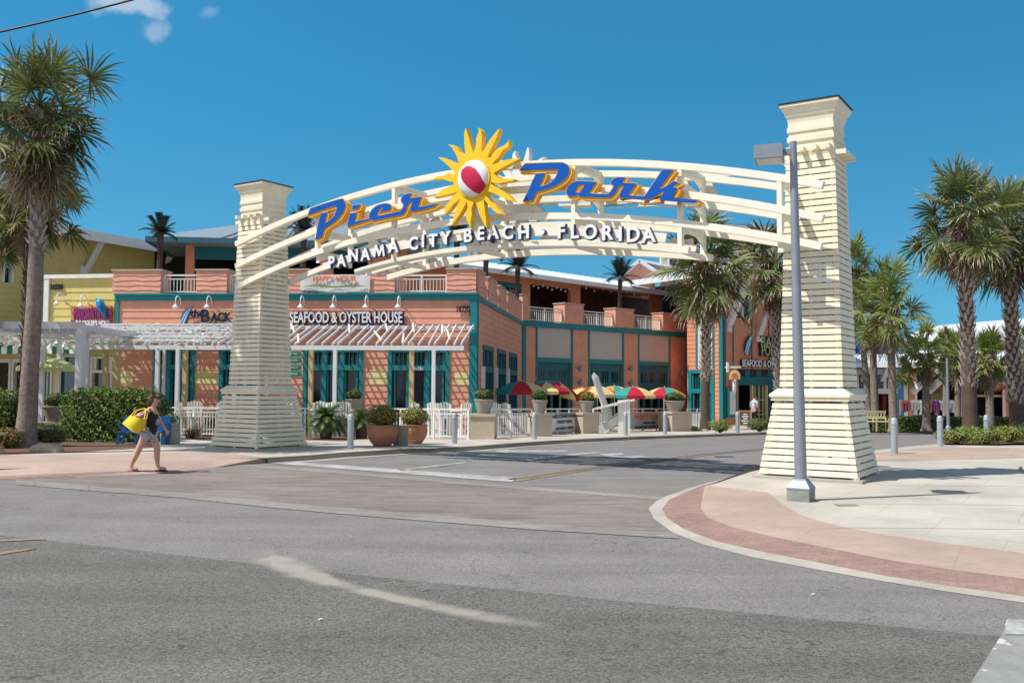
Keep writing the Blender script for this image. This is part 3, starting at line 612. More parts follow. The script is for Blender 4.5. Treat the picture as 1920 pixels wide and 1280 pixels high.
# script lettering, outlines as (pixel) loops on the sign plane n=1.0
def conv(lst, ox, oy, s, n=.87): return [AF.hit(ox+x/s, oy+y/s, n) for x, y in lst]
Pa = [(150, 395), (150, 395), (500, 275), (880, 165), (945, 185), (985, 245), (990, 330), (955, 445), (870, 575), (760, 685), (640, 775), (540, 840), (480, 905), (480, 905), (430, 1080), (430, 1080), (270, 1145), (270, 1145), (345, 760), (410, 510), (410, 510), (555, 485), (555, 485), (500, 745), (500, 745), (600, 690), (720, 570), (785, 430), (770, 360), (700, 345), (90, 550), (90, 550)]
idot = [(205, 435), (205, 435), (340, 408), (340, 408), (305, 490), (305, 490), (195, 512), (195, 512)]
ier = [(160, 577), (160, 577), (280, 560), (280, 560), (240, 722), (240, 722), (500, 668), (500, 640), (512, 575), (560, 500), (645, 435), (760, 402), (850, 405), (893, 445), (872, 515), (855, 525), (690, 558), (690, 558), (765, 470), (765, 470), (705, 482), (665, 545), (645, 622), (645, 622), (860, 580), (1055, 535), (1090, 500), (1122, 405), (1082, 372), (1075, 320), (1110, 262), (1180, 225), (1262, 215), (1262, 215), (1235, 300), (1235, 300), (1440, 278), (1440, 278), (1382, 468), (1382, 468), (1700, 402), (1725, 405), (1640, 460), (1480, 505), (1290, 542), (1245, 522), (1250, 470), (1272, 372), (1225, 382), (1192, 425), (1152, 540), (1105, 592), (1050, 610), (690, 682), (580, 708), (540, 695), (520, 690), (120, 818), (120, 818), (112, 780)]
Pk = [(180, 150), (180, 150), (1000, 125), (1120, 142), (1210, 190), (1255, 280), (1230, 400), (1170, 500), (1060, 595), (900, 685), (740, 752), (480, 830), (440, 875), (360, 1040), (360, 1040), (140, 1058), (140, 1058), (300, 720), (450, 390), (450, 390), (660, 380), (660, 380), (535, 690), (535, 690), (620, 683), (780, 612), (890, 515), (955, 400), (958, 330), (900, 290), (60, 318), (60, 318)]
ar = [(150, 640), (170, 560), (230, 472), (330, 402), (480, 375), (870, 400), (870, 400), (710, 645), (710, 645), (780, 680), (1140, 690), (1170, 680), (1290, 500), (1228, 440), (1240, 370), (1310, 312), (1400, 287), (1560, 290), (1560, 290), (1495, 415), (1495, 415), (1830, 435), (1830, 435), (1650, 705), (1650, 705)]
k1 = [(0, 848), (345, 868), (380, 850), (800, 225), (800, 225), (1050, 235), (1050, 235), (715, 700), (715, 700), (860, 640), (1000, 545), (1075, 508), (1190, 545), (1190, 545), (1035, 650), (1120, 660), (1148, 700), (1018, 910), (1018, 910), (1640, 960), (1640, 960), (1560, 1035), (1560, 1035), (830, 980), (760, 955), (742, 920), (850, 740), (850, 740), (720, 805), (600, 888), (500, 940), (420, 952), (0, 920)]
k1 = [((x/12.8+1180-1050)*12.8, (y/12.8+300-310)*12.8) for x, y in k1]
ark = ar+k1+[(1510, 787), (1425, 760), (1425, 715), (1475, 600), (1530, 500), (1450, 488), (1405, 515), (1355, 610), (1295, 690), (1220, 750), (1150, 768), (500, 752), (440, 705), (350, 738), (240, 747), (175, 712)]
ahole = [(370, 650), (370, 650), (400, 560), (460, 472), (585, 465), (585, 465), (540, 560), (475, 655), (475, 655)]
def loc(pts):
    return pts
SIGNP = [('letter_p', [conv(Pa, 570, 360, 12.8)]), ('letter_i_dot', [conv(idot, 640, 340, 9.6)]), ('letters_ier', [conv(ier, 640, 340, 9.6)]),
         ('letter_p', [conv(Pk, 970, 295, 12.8)]), ('letters_ark', [conv(ark, 1050, 310, 12.8), conv(ahole, 1050, 310, 12.8)])]
M0 = fmat(AF, 0, 0, 0)
def shift(lps, du, dz): return [[(a+du, b+dz) for a, b in lp] for lp in lps]
for nm, lps in SIGNP:
    lp = [smooth_loop(l) for l in lps]
    T = Matrix.Translation(AF.n*.77); body = poly_shape(shift(lp, .028, -.045), nm+'_body', [M_signor], T@M0, .16, .018, root)
    T = Matrix.Translation(AF.n*.858); mid_ = poly_shape(lp, nm+'_rim', [M_signor], T@M0, .02, .012, root)
    T = Matrix.Translation(AF.n*.869); poly_shape(lp, nm+'_face', [M_blue], T@M0, .012, 0, root)
# the same words on the far side, read from there: we see their pale backs
M_backw = mat('sign_back_white', (.72, .70, .64), .6, .06, 5, dirt=.1)
for nm, lps in SIGNP:
    lp = [[(2*us_sun-a, b+.02) for a, b in l] for l in shift([smooth_loop(l) for l in lps], .0, .0)]
    poly_shape(lp, 'rear_'+nm, [M_backw], Matrix.Translation(AF.n*-.83)@M0, .12, .02, root)
# sun
RAY = [(310, 440), (290, 385), (235, 295), (198, 268), (200, 263), (255, 270), (300, 292), (330, 345), (400, 392), (398, 360), (388, 250), (385, 150), (398, 72), (408, 75), (440, 180), (470, 290), (498, 372), (520, 300), (530, 245), (530, 190), (560, 110), (560, 62), (592, 95), (598, 150), (600, 220), (590, 300), (598, 372), (640, 300), (690, 210), (745, 140), (803, 72), (808, 80), (760, 210), (700, 330), (662, 415), (700, 420), (745, 350), (800, 300), (860, 275), (905, 240), (918, 205), (925, 260), (905, 300), (850, 330), (810, 395), (715, 505), (790, 480), (870, 450), (960, 435), (1062, 430), (1000, 460), (920, 500), (830, 550), (735, 605), (770, 640), (830, 672), (915, 672), (1000, 680), (955, 700), (880, 712), (790, 732), (705, 715), (712, 740), (780, 780), (850, 822), (915, 865), (985, 945), (920, 930), (840, 895), (760, 855), (672, 822), (640, 862), (700, 945), (760, 990), (795, 1040), (850, 1100), (780, 1085), (730, 1050), (680, 985), (615, 910), (625, 980), (635, 1060), (645, 1150), (655, 1265), (610, 1190), (570, 1100), (545, 1010), (515, 940), (495, 970), (472, 1030), (480, 1100), (462, 1170), (460, 1262), (430, 1200), (410, 1140), (410, 1080), (428, 1010), (415, 942), (380, 1020), (320, 1120), (235, 1235), (265, 1110), (300, 1000), (342, 905), (320, 930), (250, 980), (215, 1035), (150, 1105), (155, 1020), (215, 935), (245, 880), (320, 822), (260, 845), (150, 872), (20, 900), (70, 850), (120, 808), (190, 775), (262, 742), (258, 705), (190, 702), (130, 672), (8, 680), (60, 645), (130, 640), (200, 605), (268, 622), (272, 592), (150, 478), (72, 415), (150, 425), (230, 455), (315, 490)]
sunp = conv(RAY, 810, 230, 6.4, 1.12)
bcu, bcz = AF.hit(810+500/6.4, 230+672/6.4, 1.12)
se = thing('tmp', (0, 0, 0), None, None); bpy.data.objects.remove(se)
sb = poly_shape([sunp], 'sun_emblem', [M_sunyel], Matrix.Translation(AF.n*1.045)@M0, .15, .0, root)
rb = .40
mb = MB(); mb.smooth = False
n_ = 64
ang = [2*math.pi*k/n_ for k in range(n_)]
def ringp(r, d): return [AF.pt(bcu+r*math.cos(a), 1.12+d, bcz+r*math.sin(a)) for a in ang]
mb.add(ringp(rb+.035, .002)+ringp(rb+.03, .03)+ringp(rb, .03)+ringp(rb-.01, .0), [(j*n_+k, j*n_+(k+1) % n_, (j+1)*n_+(k+1) % n_, (j+1)*n_+k) for j in range(3) for k in range(n_)])
mb.build('ball_rim', M_sunyel, sb)
redz = [(440, 525), (500, 535), (560, 585), (605, 660), (640, 770), (610, 830), (570, 858), (500, 825), (430, 760), (380, 690), (360, 600), (385, 555)]
redp = smooth_loop(conv(redz, 810, 230, 6.4, 1.2), n=4)
def inside(p, poly):
    c = False; j = len(poly)-1
    for i in range(len(poly)):
        if (poly[i][1] > p[1]) != (poly[j][1] > p[1]) and p[0] < (poly[j][0]-poly[i][0])*(p[1]-poly[i][1])/(poly[j][1]-poly[i][1])+poly[i][0]: c = not c
        j = i
    return c
mb = MB(); mb.smooth = True; NR, NA = 40, 150; vs = []
for i in range(NR+1):
    r = rb*math.sin(math.pi/2*i/NR); d = .17*math.cos(math.pi/2*i/NR)
    for k in range(NA): a = 2*math.pi*k/NA; vs.append(AF.pt(bcu+r*math.cos(a), 1.125+d, bcz+r*math.sin(a)))
mb.v = vs
for i in range(NR):
    r = rb*math.sin(math.pi/2*(i+.5)/NR)
    for k in range(NA):
        a = 2*math.pi*(k+.5)/NA; mb.f.append([i*NA+k, i*NA+(k+1) % NA, (i+1)*NA+(k+1) % NA, (i+1)*NA+k]); mb.m.append(1 if inside((bcu+r*math.cos(a), bcz+r*math.sin(a)), redp) else 0); mb.sm.append(True)
mb.build('beach_ball', [M_ballw, M_red], sb)
poly_shape([[(2*us_sun-a, b) for a, b in sunp]], 'rear_sun_emblem', [M_backw], Matrix.Translation(AF.n*-1.0)@M0, .16, .0, root)
# small lettering
LET = [('P', 621, 493), ('A', 640, 490), ('N', 663, 480), ('A', 685, 478), ('M', 711, 470), ('A', 737.5, 463), ('C', 775, 457.5), ('I', 793, 453), ('T', 812, 452), ('Y', 835.7, 447.5), ('B', 876.7, 442.7), ('E', 901, 439), ('A', 924.5, 437), ('C', 952, 437), ('H', 982, 436), ('\u2022', 1016.7, 435), ('F', 1052, 435), ('L', 1077, 435), ('O', 1106, 436), ('R', 1138, 438), ('I', 1163, 439.5), ('D', 1187, 441), ('A', 1216, 442)]
for ch, px, py in LET:
    u, z = AF.hit(px, py, .99); sl = math.atan(np.polyval(np.polyder(RB[0]), u)) if 0 else 0.0
    if ch == '\u2022':
        for (n0, n1, r, mt, nm) in ((.90, .98, .06, M_navy, 'letter_body'), (.98, .992, .052, M_ballw, 'letter_face')):
            mb = MB(); mb.tube([AF.pt(u, n0, z), AF.pt(u, n1, z)], r, 16); mb.build(nm, mt, root)
        continue
    if ch == 'M':
        mp_ = [(-.172, -.14), (-.125, .14), (-.075, .14), (0, -.02), (.075, .14), (.125, .14), (.172, -.14), (.118, -.14), (.093, .035), (.02, -.13), (-.02, -.13), (-.093, .035), (-.118, -.14)]
        poly_shape([[(u+a+.006, z+b-.014) for a, b in mp_]], 'letter_body', [M_navy], Matrix.Translation(AF.n*.95)@M0, .07, .008, root)
        poly_shape([[(u+a, z+b) for a, b in mp_]], 'letter_face', [M_ballw], Matrix.Translation(AF.n*.989)@M0, .012, 0, root)
        text(ch, 'rear_letter', [M_backw], AF, 2*us_sun-u, -.76, np.polyval(RB[0], 2*us_sun-u), .40, .09, .0, su=-1, parent=root); continue
    o = text(ch, 'letter_body', [M_navy], AF, u+.006, .95, z-.014, .40, .07, .014 if ch == 'M' else .021, rot=sl, parent=root, su=.95 if ch in 'MN' else 1)
    o = text(ch, 'letter_face', [M_ballw], AF, u, .989, z, .40, .012, .005 if ch == 'M' else .012, rot=sl, parent=root, su=.95 if ch in 'MN' else 1)
    text(ch, 'rear_letter', [M_backw], AF, 2*us_sun-u, -.76, np.polyval(RB[0], 2*us_sun-u), .40, .09, .022, su=-1, parent=root)
# ---------------------------------------------------------------- street lamp
b0 = G(1502, 938, SW); root = thing('street_lamp', b0, 'tall grey lamp post with one box head on the island', 'street lamp')
fl = Fr((b0.x, b0.y), (b0.x+math.cos(AL), b0.y-math.sin(AL)))
mb = MB(); mb.box(fl, -.165, .165, -.165, .165, b0.z-.02, b0.z+.18); mb.build('concrete_base', mat('lamp_concrete', (.30, .31, .29), .9, .15, 9, bump=.3, dirt=.3), root)
mb = MB()
for (q0, z0), (q1, z1) in (((.172, .18), (.165, .205)), ((.165, .205), (.10, .30)), ((.10, .30), (.09, .33))):
    c0 = [fl.pt(x*q0, y*q0, b0.z+z0) for x, y in ((-1, 1), (1, 1), (1, -1), (-1, -1))]; c1 = [fl.pt(x*q1, y*q1, b0.z+z1) for x, y in ((-1, 1), (1, 1), (1, -1), (-1, -1))]
    mb.add(c0+c1, [(i, (i+1) % 4, 4+(i+1) % 4, 4+i) for i in range(4)])
mb.build('base_cover', M_grey, root)
top = P(1487, 266, b0.y); mb = MB(); mb.tube([(b0.x, b0.y, b0.z+.30), (top.x, b0.y, top.z)], [.090, .052], 20); mb.build('pole', M_grey, root)
hz = P(1447, 290, b0.y).z
mb = MB(); fh = Fr((top.x, b0.y), (top.x-math.cos(rad(20)), b0.y+math.sin(rad(20)))); mb.box(fh, .02, .2, -.04, .04, hz+.0, hz+.09); mb.build('arm', M_grey, root)
# box head with slightly tapered sides
fh2 = Fr((top.x-.10, b0.y), (top.x-.10-math.cos(AL), b0.y+math.sin(AL)))
mb = MB(); mb.box(fh, .14, .56, -.24, .24, hz-.07, hz+.135); hd = mb.build('lamp_head', M_grey, root)
mb = MB(); mb.box(fh, .17, .53, -.21, .21, hz-.078, hz-.068); mb.build('lens', mat('lamp_lens', (.55, .50, .45), .3), hd)
# bollards
bpos = [(657, 841.5), (852, 831.2), (1002, 823), (1173, 816), (1247, 813.8), (1383, 811.2), (1677, 850.5), (1763, 836.6), (1850, 829)]
bl = ['silver bollard on the kerb beside the big terracotta pots', 'silver bollard in front of the first stone pier', 'silver bollard between the first and second stone piers', 'silver bollard in front of the giant white chair', 'silver bollard in front of the orange lettered banner', 'dark silver bollard beside the sandwich board entrance', 'silver bollard on the island nearest the right gate pillar', 'silver bollard left of the lime shrubs on the island', 'silver bollard standing behind the lime shrubs at the far right']
c = G(*bpos[0], SW); bol = thing('bollard', c, bl[0], 'bollard', 'silver bollards along the kerbs')
mb = MB(); mb.tube([c, c+Vector((0, 0, .76))], .085, 20); mb.build('post', M_bollard, bol)
mb = MB(); mb.lathe(c, [(.088, .74), (.092, .76), (.092, .79), (.085, .80), (.085, .86), (.07, .90), (.04, .925), (.0, .93)], 20); mb.build('cap', M_bollard, bol)
for q, l in zip(bpos[1:], bl[1:]): dup(bol, G(*q, SW), None, l)
#@@PART2 ---------------------------------------------------------- restaurant building
def uz(fr, x0, x1, y0, y1, n=0.0):                 # pixel box -> wall box, centre based
    xm, ym = (x0+x1)/2, (y0+y1)/2
    return fr.hit(x0, ym, n)[0], fr.hit(x1, ym, n)[0], fr.hit(xm, y1, n)[1], fr.hit(xm, y0, n)[1]
pA = P(215, 700, 37.6); pB = P(892, 700, 36.5); pC = P(979, 700, 51.8); pE = P(1287, 700, 62.9)
F1 = Fr(pA, pB); F2 = Fr(pB, pC); F3 = Fr(pC, pE)
pF = P(1355, 700, 57.0); pE2 = P(1289, 700, 58.5); F5 = Fr(pE2, pF); pH = P(1560, 700, 65.5); F6 = Fr(pF, pH)
RB_ = thing('restaurant_building', Vector((pB.x, pB.y, gz(36))), 'salmon and teal two storey restaurant with roof terraces behind the arch', 'building')
zb = -.5
def window_unit(fr, u0, u1, z0, z1, parent, cols=3, transom=.22, n=-.06, frame=None, glass=None, fw=.16, name='window', bars=True, door=True):
    frame = frame or M_teal; glass = glass or M_glass
    mb = MB(); mb.box(fr, u0, u0+fw, n-.1, n+.12, z0, z1); mb.box(fr, u1-fw, u1, n-.1, n+.12, z0, z1); mb.box(fr, u0+fw, u1-fw, n-.1, n+.12, z1-fw, z1)
    zt = z1-(z1-z0)*transom-fw; w = (u1-u0-2*fw)
    mb.box(fr, u0+fw, u1-fw, n-.1, n+.11, zt-fw*.9, zt+fw*.4)
    for k in range(1, cols): c = u0+fw+w*k/cols; mb.box(fr, c-.07, c+.07, n-.1, n+.09, z0, zt-fw*.9); mb.box(fr, c-.09, c+.09, n-.1, n+.09, zt+fw*.4, z1-fw)
    for k in range(cols):
        a = u0+fw+w*k/cols; b = u0+fw+w*(k+1)/cols; bw = (b-a)*.17
        mb.box(fr, a+.01, a+bw, n-.1, n+.05, zt+fw*.4, z1-fw); mb.box(fr, b-bw, b-.01, n-.1, n+.05, zt+fw*.4, z1-fw)
        if bars:
            for j in (1, 2): c = a+bw+(b-a-2*bw)*j/3; mb.box(fr, c-.018, c+.018, n-.08, n+.0, zt+fw*.4, z1-fw)
        if door: mb.box(fr, a+.08, a+.15, n-.1, n+.03, z0, zt-fw*.9); mb.box(fr, b-.15, b-.08, n-.1, n+.03, z0, zt-fw*.9); mb.box(fr, a+.15, b-.15, n-.1, n+.03, z0, z0+.3)
    o = mb.build(name, frame, parent)
    mb = MB(); mb.box(fr, u0+.05, u1-.05, n-.13, n-.105, z0+.02, z1-.05); mb.build('pane', glass, o); return o
zband = F1.hit(500, 557)[1]; zband0 = F1.hit(500, 563)[1]
L1 = F1.L
win1 = [uz(F1, 287, 365, 652, 800), uz(F1, 411, 489, 652, 800), uz(F1, 568, 681, 651, 800), uz(F1, 727, 843, 651, 800)]
zt1 = F1.hit(600, 652)[1]
holes = [(a, b, zb, zt1) for a, b, _, _ in win1]
mb = MB(); mb.wall(F1, 0, L1-.0, zb, zband0, holes, .265); mb.build('front_wall', M_salmon, RB_)
for a, b, _, _ in win1: window_unit(F1, a, b, gz(37)+.1, zt1, RB_, 3, .17)
mb = MB()
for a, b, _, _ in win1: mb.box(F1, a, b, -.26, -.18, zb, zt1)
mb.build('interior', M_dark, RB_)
mb = MB(); mb.box(F1, -.02, L1+.06, .0, .10, zband0, zband+.08); mb.box(F1, L1-.26, L1+.05, .03, .075, zb, zband0); mb.box(F1, -.0, .14, .03, .075, zb, zband0); mb.box(F1, -.05, L1+.1, -.3, .16, zband+.08, zband+.15)
mb.build('band_trim', M_teal, RB_)
for x0, x1, y0, y1 in ((220, 250, 695, 722), (366, 411, 695, 722), (693, 726, 694, 721), (853, 884, 697, 722)):
    u0, u1, z0, z1 = uz(F1, x0, x1, y0, y1); mb = MB(); mb.wall(F1, u0, u1, z0, z1, (), .265, .008); mb.build('painted_panel', M_paleyel, RB_)
# parapet blocks with railings between
def block(fr, u0, u1, z0, z1, depth=.9, n=.06):
    mb = MB(); mb.siding(fr, u0, u1, z0, z1, .20, n, .022); f2 = Fr(fr.pt(u1, n, 0)[:2], fr.pt(u1, n-depth, 0)[:2]); mb.siding(f2, 0, f2.L, z0, z1, .20, 0, .022)
    mb.box(fr, u0+.0, u1-.26, n-depth, n-.251, z0, z1); o = mb.build('parapet', M_salmonp, RB_)
    mb = MB(); mb.box(fr, u0-.05, u1+.06, n-depth-.04, n+.06, z1, z1+.06); mb.build('coping', M_stone, o); return o
def rail(fr, u0, u1, z0, z1, n, parent, name='railing', mt=None, sp_=.13, posts=True, cell=1.3):
    mb = MB(); mt = mt or M_white
    mb.box(fr, u0, u1, n-.035, n+.035, z1-.06, z1); mb.box(fr, u0, u1, n-.02, n+.02, z1-.20, z1-.16); mb.box(fr, u0, u1, n-.025, n+.025, z0+.06, z0+.11)
    k = max(2, int((u1-u0)/sp_))
    for i in range(1, k): u = u0+(u1-u0)*i/k; mb.box(fr, u-.013, u+.013, n-.013, n+.013, z0+.11, z1-.16)
    q = max(1, round((u1-u0)/cell))
    for i in range(q+1): u = u0+.03+(u1-u0-.06)*i/q; mb.box(fr, u-.03, u+.03, n-.03, n+.03, z0, z1)
    return mb.build(name, mt, parent)
zc = zband+.15
zpt = F1.hit(270, 508)[1]
for x0, x1 in ((213, 303), (369, 427), (541, 579), (693, 741), (838, 893)):
    u0, u1 = F1.hit(x0, 530)[0], F1.hit(x1, 530)[0]; block(F1, u0, min(u1, L1+.05), zc, zpt, .9)
for x0, x1 in ((303, 369), (427, 541), (579, 693), (741, 838)):
    u0, u1 = F1.hit(x0, 530)[0], F1.hit(x1, 530)[0]; rail(F1, u0+.02, u1-.02, zc, F1.hit((x0+x1)/2, 514)[1], -.15, RB_)
mb = MB(); mb.box(F1, -.1, L1, -12, -.25, zband-.3, zc); mb.build('terrace_floor', M_conc, RB_)
# side wall
L2 = F2.L; zs = zband0
dw = [uz(F2, 904, 923, 648, 800), uz(F2, 931, 947, 656, 800), uz(F2, 953.5, 968, 663, 800)]
tops = F2.hit(913, 648)[1]
mb = MB(); mb.wall(F2, 0, L2, -1.2, zs, [(a, b, -1.2, tops) for a, b, _, _ in dw], .265); mb.build('side_wall', M_salmon, RB_)
for a, b, _, _ in dw: window_unit(F2, a, b, gz(45)+.1, tops, RB_, 2, .2, frame=M_tealdk, fw=.2)
mb = MB(); mb.box(F2, .0, L2, .0, .09, zs, zband+.07); mb.box(F2, .05, .28, .03, .07, -1.2, zs); mb.box(F2, L2-.3, L2, .03, .07, -1.2, zs); mb.build('side_trim', M_teal, RB_)
us = [F2.hit(x, 560)[0] for x in (893, 906, 913.5, 929, 934.5, 947, 951, 961, 966, 978)]
for a, b in ((us[0]+.05, us[1]), (us[2], us[3]), (us[4], us[5]), (us[6], us[9]-.3)): block(F2, a, b, zband+.07, zpt, .8, .05)
for a, b in ((us[1], us[2]), (us[3], us[4]), (us[5], us[6])): rail(F2, a, b, zband+.07, zpt-.25, -.15, RB_)
mb = MB()
for k, x in enumerate((906, 930, 952)):
    u, z = F2.hit(x+1, 708); mb.box(F2, u-.9, u-.55, .03, .16, z-.45, z+.45)
mb.build('notice_box', M_white, RB_)
# garage front
L3 = F3.L; zb3 = -1.6; z30 = F3.hit(979, 611)[1]; z31 = F3.hit(979, 602)[1]
bays = [uz(F3, 1007, 1071, 613, 671), uz(F3, 1105, 1167, 621, 676), uz(F3, 1198, 1254, 629, 681)]
mb = MB(); mb.wall(F3, 0, L3, zb3, z30, [(a, b, zb3, z30+.1) for a, b, _, _ in bays], .265); mb.build('garage_wall', M_orange if 0 else M_salmon, RB_)
zpl = F3.hit(1039, 671)[1]; zpl2 = F3.hit(1039, 678)[1]
for a, b, z0, z1 in bays:
    mb = MB(); mb.box(F3, a, b, -.12, -.02, zpl, z30+.1); o = mb.build('plain_panel', mat('grey_panel', (.50, .46, .43), .6, .04, 3) if 'grey_panel' not in MATS else MATS['grey_panel'], RB_)
    mb = MB(); mb.box(F3, a-.12, a, -.1, .06, zb3, z30); mb.box(F3, b, b+.12, -.1, .06, zb3, z30); mb.box(F3, a, b, -.1, .05, zpl-.25, zpl); mb.build('bay_trim', M_teal, RB_)
    # roll-up door with small windows
    d0 = zpl-.25; mb = MB(); mb.box(F3, a, b, -.2, -.1, d0-1.9, d0)
    for k in range(1, 4): z = d0-1.9*k/4; mb.box(F3, a, b, -.1, -.085, z-.02, z+.02)
    dr = mb.build('door', M_tealdk, RB_)
    mb = MB(); w = b-a
    for k in range(3):
        c = a+w*(.2+.3*k); mb = MB(); mb.box(F3, c-.3, c+.3, -.1, -.08, d0-1.12, d0-.45)
        mb.mi = 1
        for j in (-.1, .1): mb.box(F3, c+j-.03, c+j+.03, -.081, -.06, d0-1.12, d0-.45)
        mb.build('pane', [M_glass, M_tealdk], dr)
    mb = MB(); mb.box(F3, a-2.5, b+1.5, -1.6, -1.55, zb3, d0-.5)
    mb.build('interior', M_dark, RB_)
    mb = MB()
    for k in range(5): c = a+w*k/4; mb.box(F3, max(a, c-.09), min(b, c+.09), -.3, -.2, zb3, d0-1.9)
    mb.build('door_posts', M_tealdk, RB_)
mb = MB(); mb.box(F3, 0, L3+.3, .0, .1, z30, z31+.05); mb.box(F3, .0, .25, .03, .07, zb3, z30); mb.box(F3, L3-.15, L3+.1, .03, .08, zb3, z31+2.); mb.build('garage_band', M_teal, RB_)
zp3 = F3.hit(1080, 571)[1]
bx = [(979, 1006), (1058, 1107), (1153, 1200), (1242, 1285)]
for x0, x1 in bx:
    block(F3, F3.hit(x0, 590)[0], F3.hit(x1, 600)[0]-(.3 if x1 > 1250 else .7), z31+.05, zp3+(.25 if x0 < 1000 else 0), .9, .05)
for x0, x1 in ((1004, 1060), (1104, 1155), (1197, 1244)):
    rail(F3, F3.hit(x0, 590)[0]-.5, F3.hit(x1, 600)[0]-.1, z31+.05, F3.hit((x0+x1)/2, 577+(x0-1004)*.078)[1], -.2, RB_, sp_=.16)
mb = MB(); mb.box(F3, -.1, L3, -9, -.25, z31-.3, z31+.02); mb.build('terrace_floor', M_conc, RB_)
# upper storey behind the long terrace
u0P = P(742, 600, 48.6); u1P = P(1245, 600, 66.5); F4 = Fr(u0P, u1P); L4 = F4.L
zr4 = F4.hit(1000, 519)[1]; z4b = z31-.2
op = [uz(F4, 933, 977, 530, 556), uz(F4, 994, 1070, 537, 590), uz(F4, 1088, 1222, 545, 600)]
hol = [(op[0][0], op[0][1], op[0][2], op[0][3]), (op[1][0], op[1][1], z4b, op[1][3]), (op[2][0], op[2][1], z4b, op[2][3])]
mb = MB(); mb.wall(F4, 0, L4, z4b, zr4, hol, .265); mb.build('upper_wall', M_orange, RB_)
window_unit(F4, *op[0], RB_, 2, .0, frame=M_tealdk, bars=False, door=False)
mb = MB()
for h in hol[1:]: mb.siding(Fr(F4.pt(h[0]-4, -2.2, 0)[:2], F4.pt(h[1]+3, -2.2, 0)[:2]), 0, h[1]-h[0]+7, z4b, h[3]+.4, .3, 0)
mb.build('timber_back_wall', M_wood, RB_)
mb = MB()
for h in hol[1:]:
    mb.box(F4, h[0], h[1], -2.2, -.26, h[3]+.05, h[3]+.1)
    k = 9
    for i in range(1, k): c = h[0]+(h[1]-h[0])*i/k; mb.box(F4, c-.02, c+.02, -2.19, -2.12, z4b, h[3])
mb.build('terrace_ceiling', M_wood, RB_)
# string lights under the terrace eave
M_bulb = mat('bulb_glass', (.85, .8, .65), .2)
mb = MB()
for h in hol[1:]:
    for i in range(9):
        c = h[0]+(h[1]-h[0])*(i+.5)/9; p = F4.pt(c, .1, h[3]-.12-.1*math.sin(i*2.1)); mb.cbox(p, .09, .09, .11)
mb.build('string_lights', M_bulb, RB_)
def ribs(mb, a, b, c, d, n):                       # standing seams on a roof quad a-b (eave) to d-c (ridge)
    for i in range(n+1):
        t = i/n; p = a.lerp(b, t); q = d.lerp(c, t); mb.beam(p+Vector((0, 0, .03)), q+Vector((0, 0, .03)), .05, .06)
def roofslab(name, e0, e1, r1, r0, mt, parent, nr, fm=None, th=.16):
    mb = MB(); a = [e0, e1, r1, r0]; lo = [p-Vector((0, 0, th)) for p in a]; mb.hexa(lo+a); ribs(mb, e0, e1, r1, r0, nr); o = mb.build(name, mt, parent)
    mb = MB(); mb.beam(e0-Vector((0, 0, th*.6)), e1-Vector((0, 0, th*.6)), .07, th*1.7); mb.build('fascia', fm or M_whitemetal, o); return o
ea = F4.pt(-3.5, 1.1, zr4-.05); eb = F4.pt(L4+1.0, 1.1, zr4-.05)
ra = F4.pt(-3.5, -3.8, F4.hit(830, 481, -3.8)[1]); rb_ = F4.pt(L4+1.0, -3.8, ra.z)
roofslab('roof', ea, eb, rb_, ra, M_metalroof, RB_, 46)
# upper storey over the front range (behind the left pillar)
FU = Fr(P(345, 600, 45.0), P(762, 600, 46.5)); LU = FU.L; zu = FU.hit(400, 449)[1]; zub = zc-.2
ho = [uz(FU, 364, 470, 462, 520), uz(FU, 500, 600, 462, 520), uz(FU, 625, 690, 466, 520)]
mb = MB(); mb.wall(FU, 0, LU, zub, zu, [(a, b, zub, z1) for a, b, _, z1 in ho], .5, lap=.006); mb.build('upper_wall', M_orange, RB_)
mb = MB()
for a, b, _, z1 in ho: mb.box(FU, a, b, -.12, -.06, z1-.65, z1)
mb.build('roller_blind', M_tealdk, RB_)
mb = MB()
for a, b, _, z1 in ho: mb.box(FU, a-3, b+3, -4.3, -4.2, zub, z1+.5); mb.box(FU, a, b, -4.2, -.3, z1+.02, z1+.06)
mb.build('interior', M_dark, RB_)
# its overhanging hip roof
ov = 1.5; ze = FU.hit(400, 447, ov)[1]; zrg = ze+1.9
e = [FU.pt(-ov, ov, ze), FU.pt(LU+ov, ov, ze), FU.pt(LU+ov, -9, ze), FU.pt(-ov, -9, ze)]; r = [FU.pt(4, -3.6, zrg), FU.pt(LU-4, -3.6, zrg)]
mb = MB(); lo = [p-Vector((0, 0, .14)) for p in e]
mb.add(e+r, [(0, 1, 5, 4), (1, 2, 5), (2, 3, 4, 5), (3, 0, 4)]); mb.add(lo, [(3, 2, 1, 0)])
ribs(mb, e[0].lerp(e[1], .25), e[0].lerp(e[1], .75), r[1], r[0], 14); ro = mb.build('roof', M_greyroof, RB_)
mb = MB()
for a, b in ((0, 1), (1, 2), (3, 0)): mb.beam(e[a]-Vector((0, 0, .1)), e[b]-Vector((0, 0, .1)), .08, .26)
mb.build('fascia', mat('blue_grey_fascia', (.05, .14, .19), .5), ro)
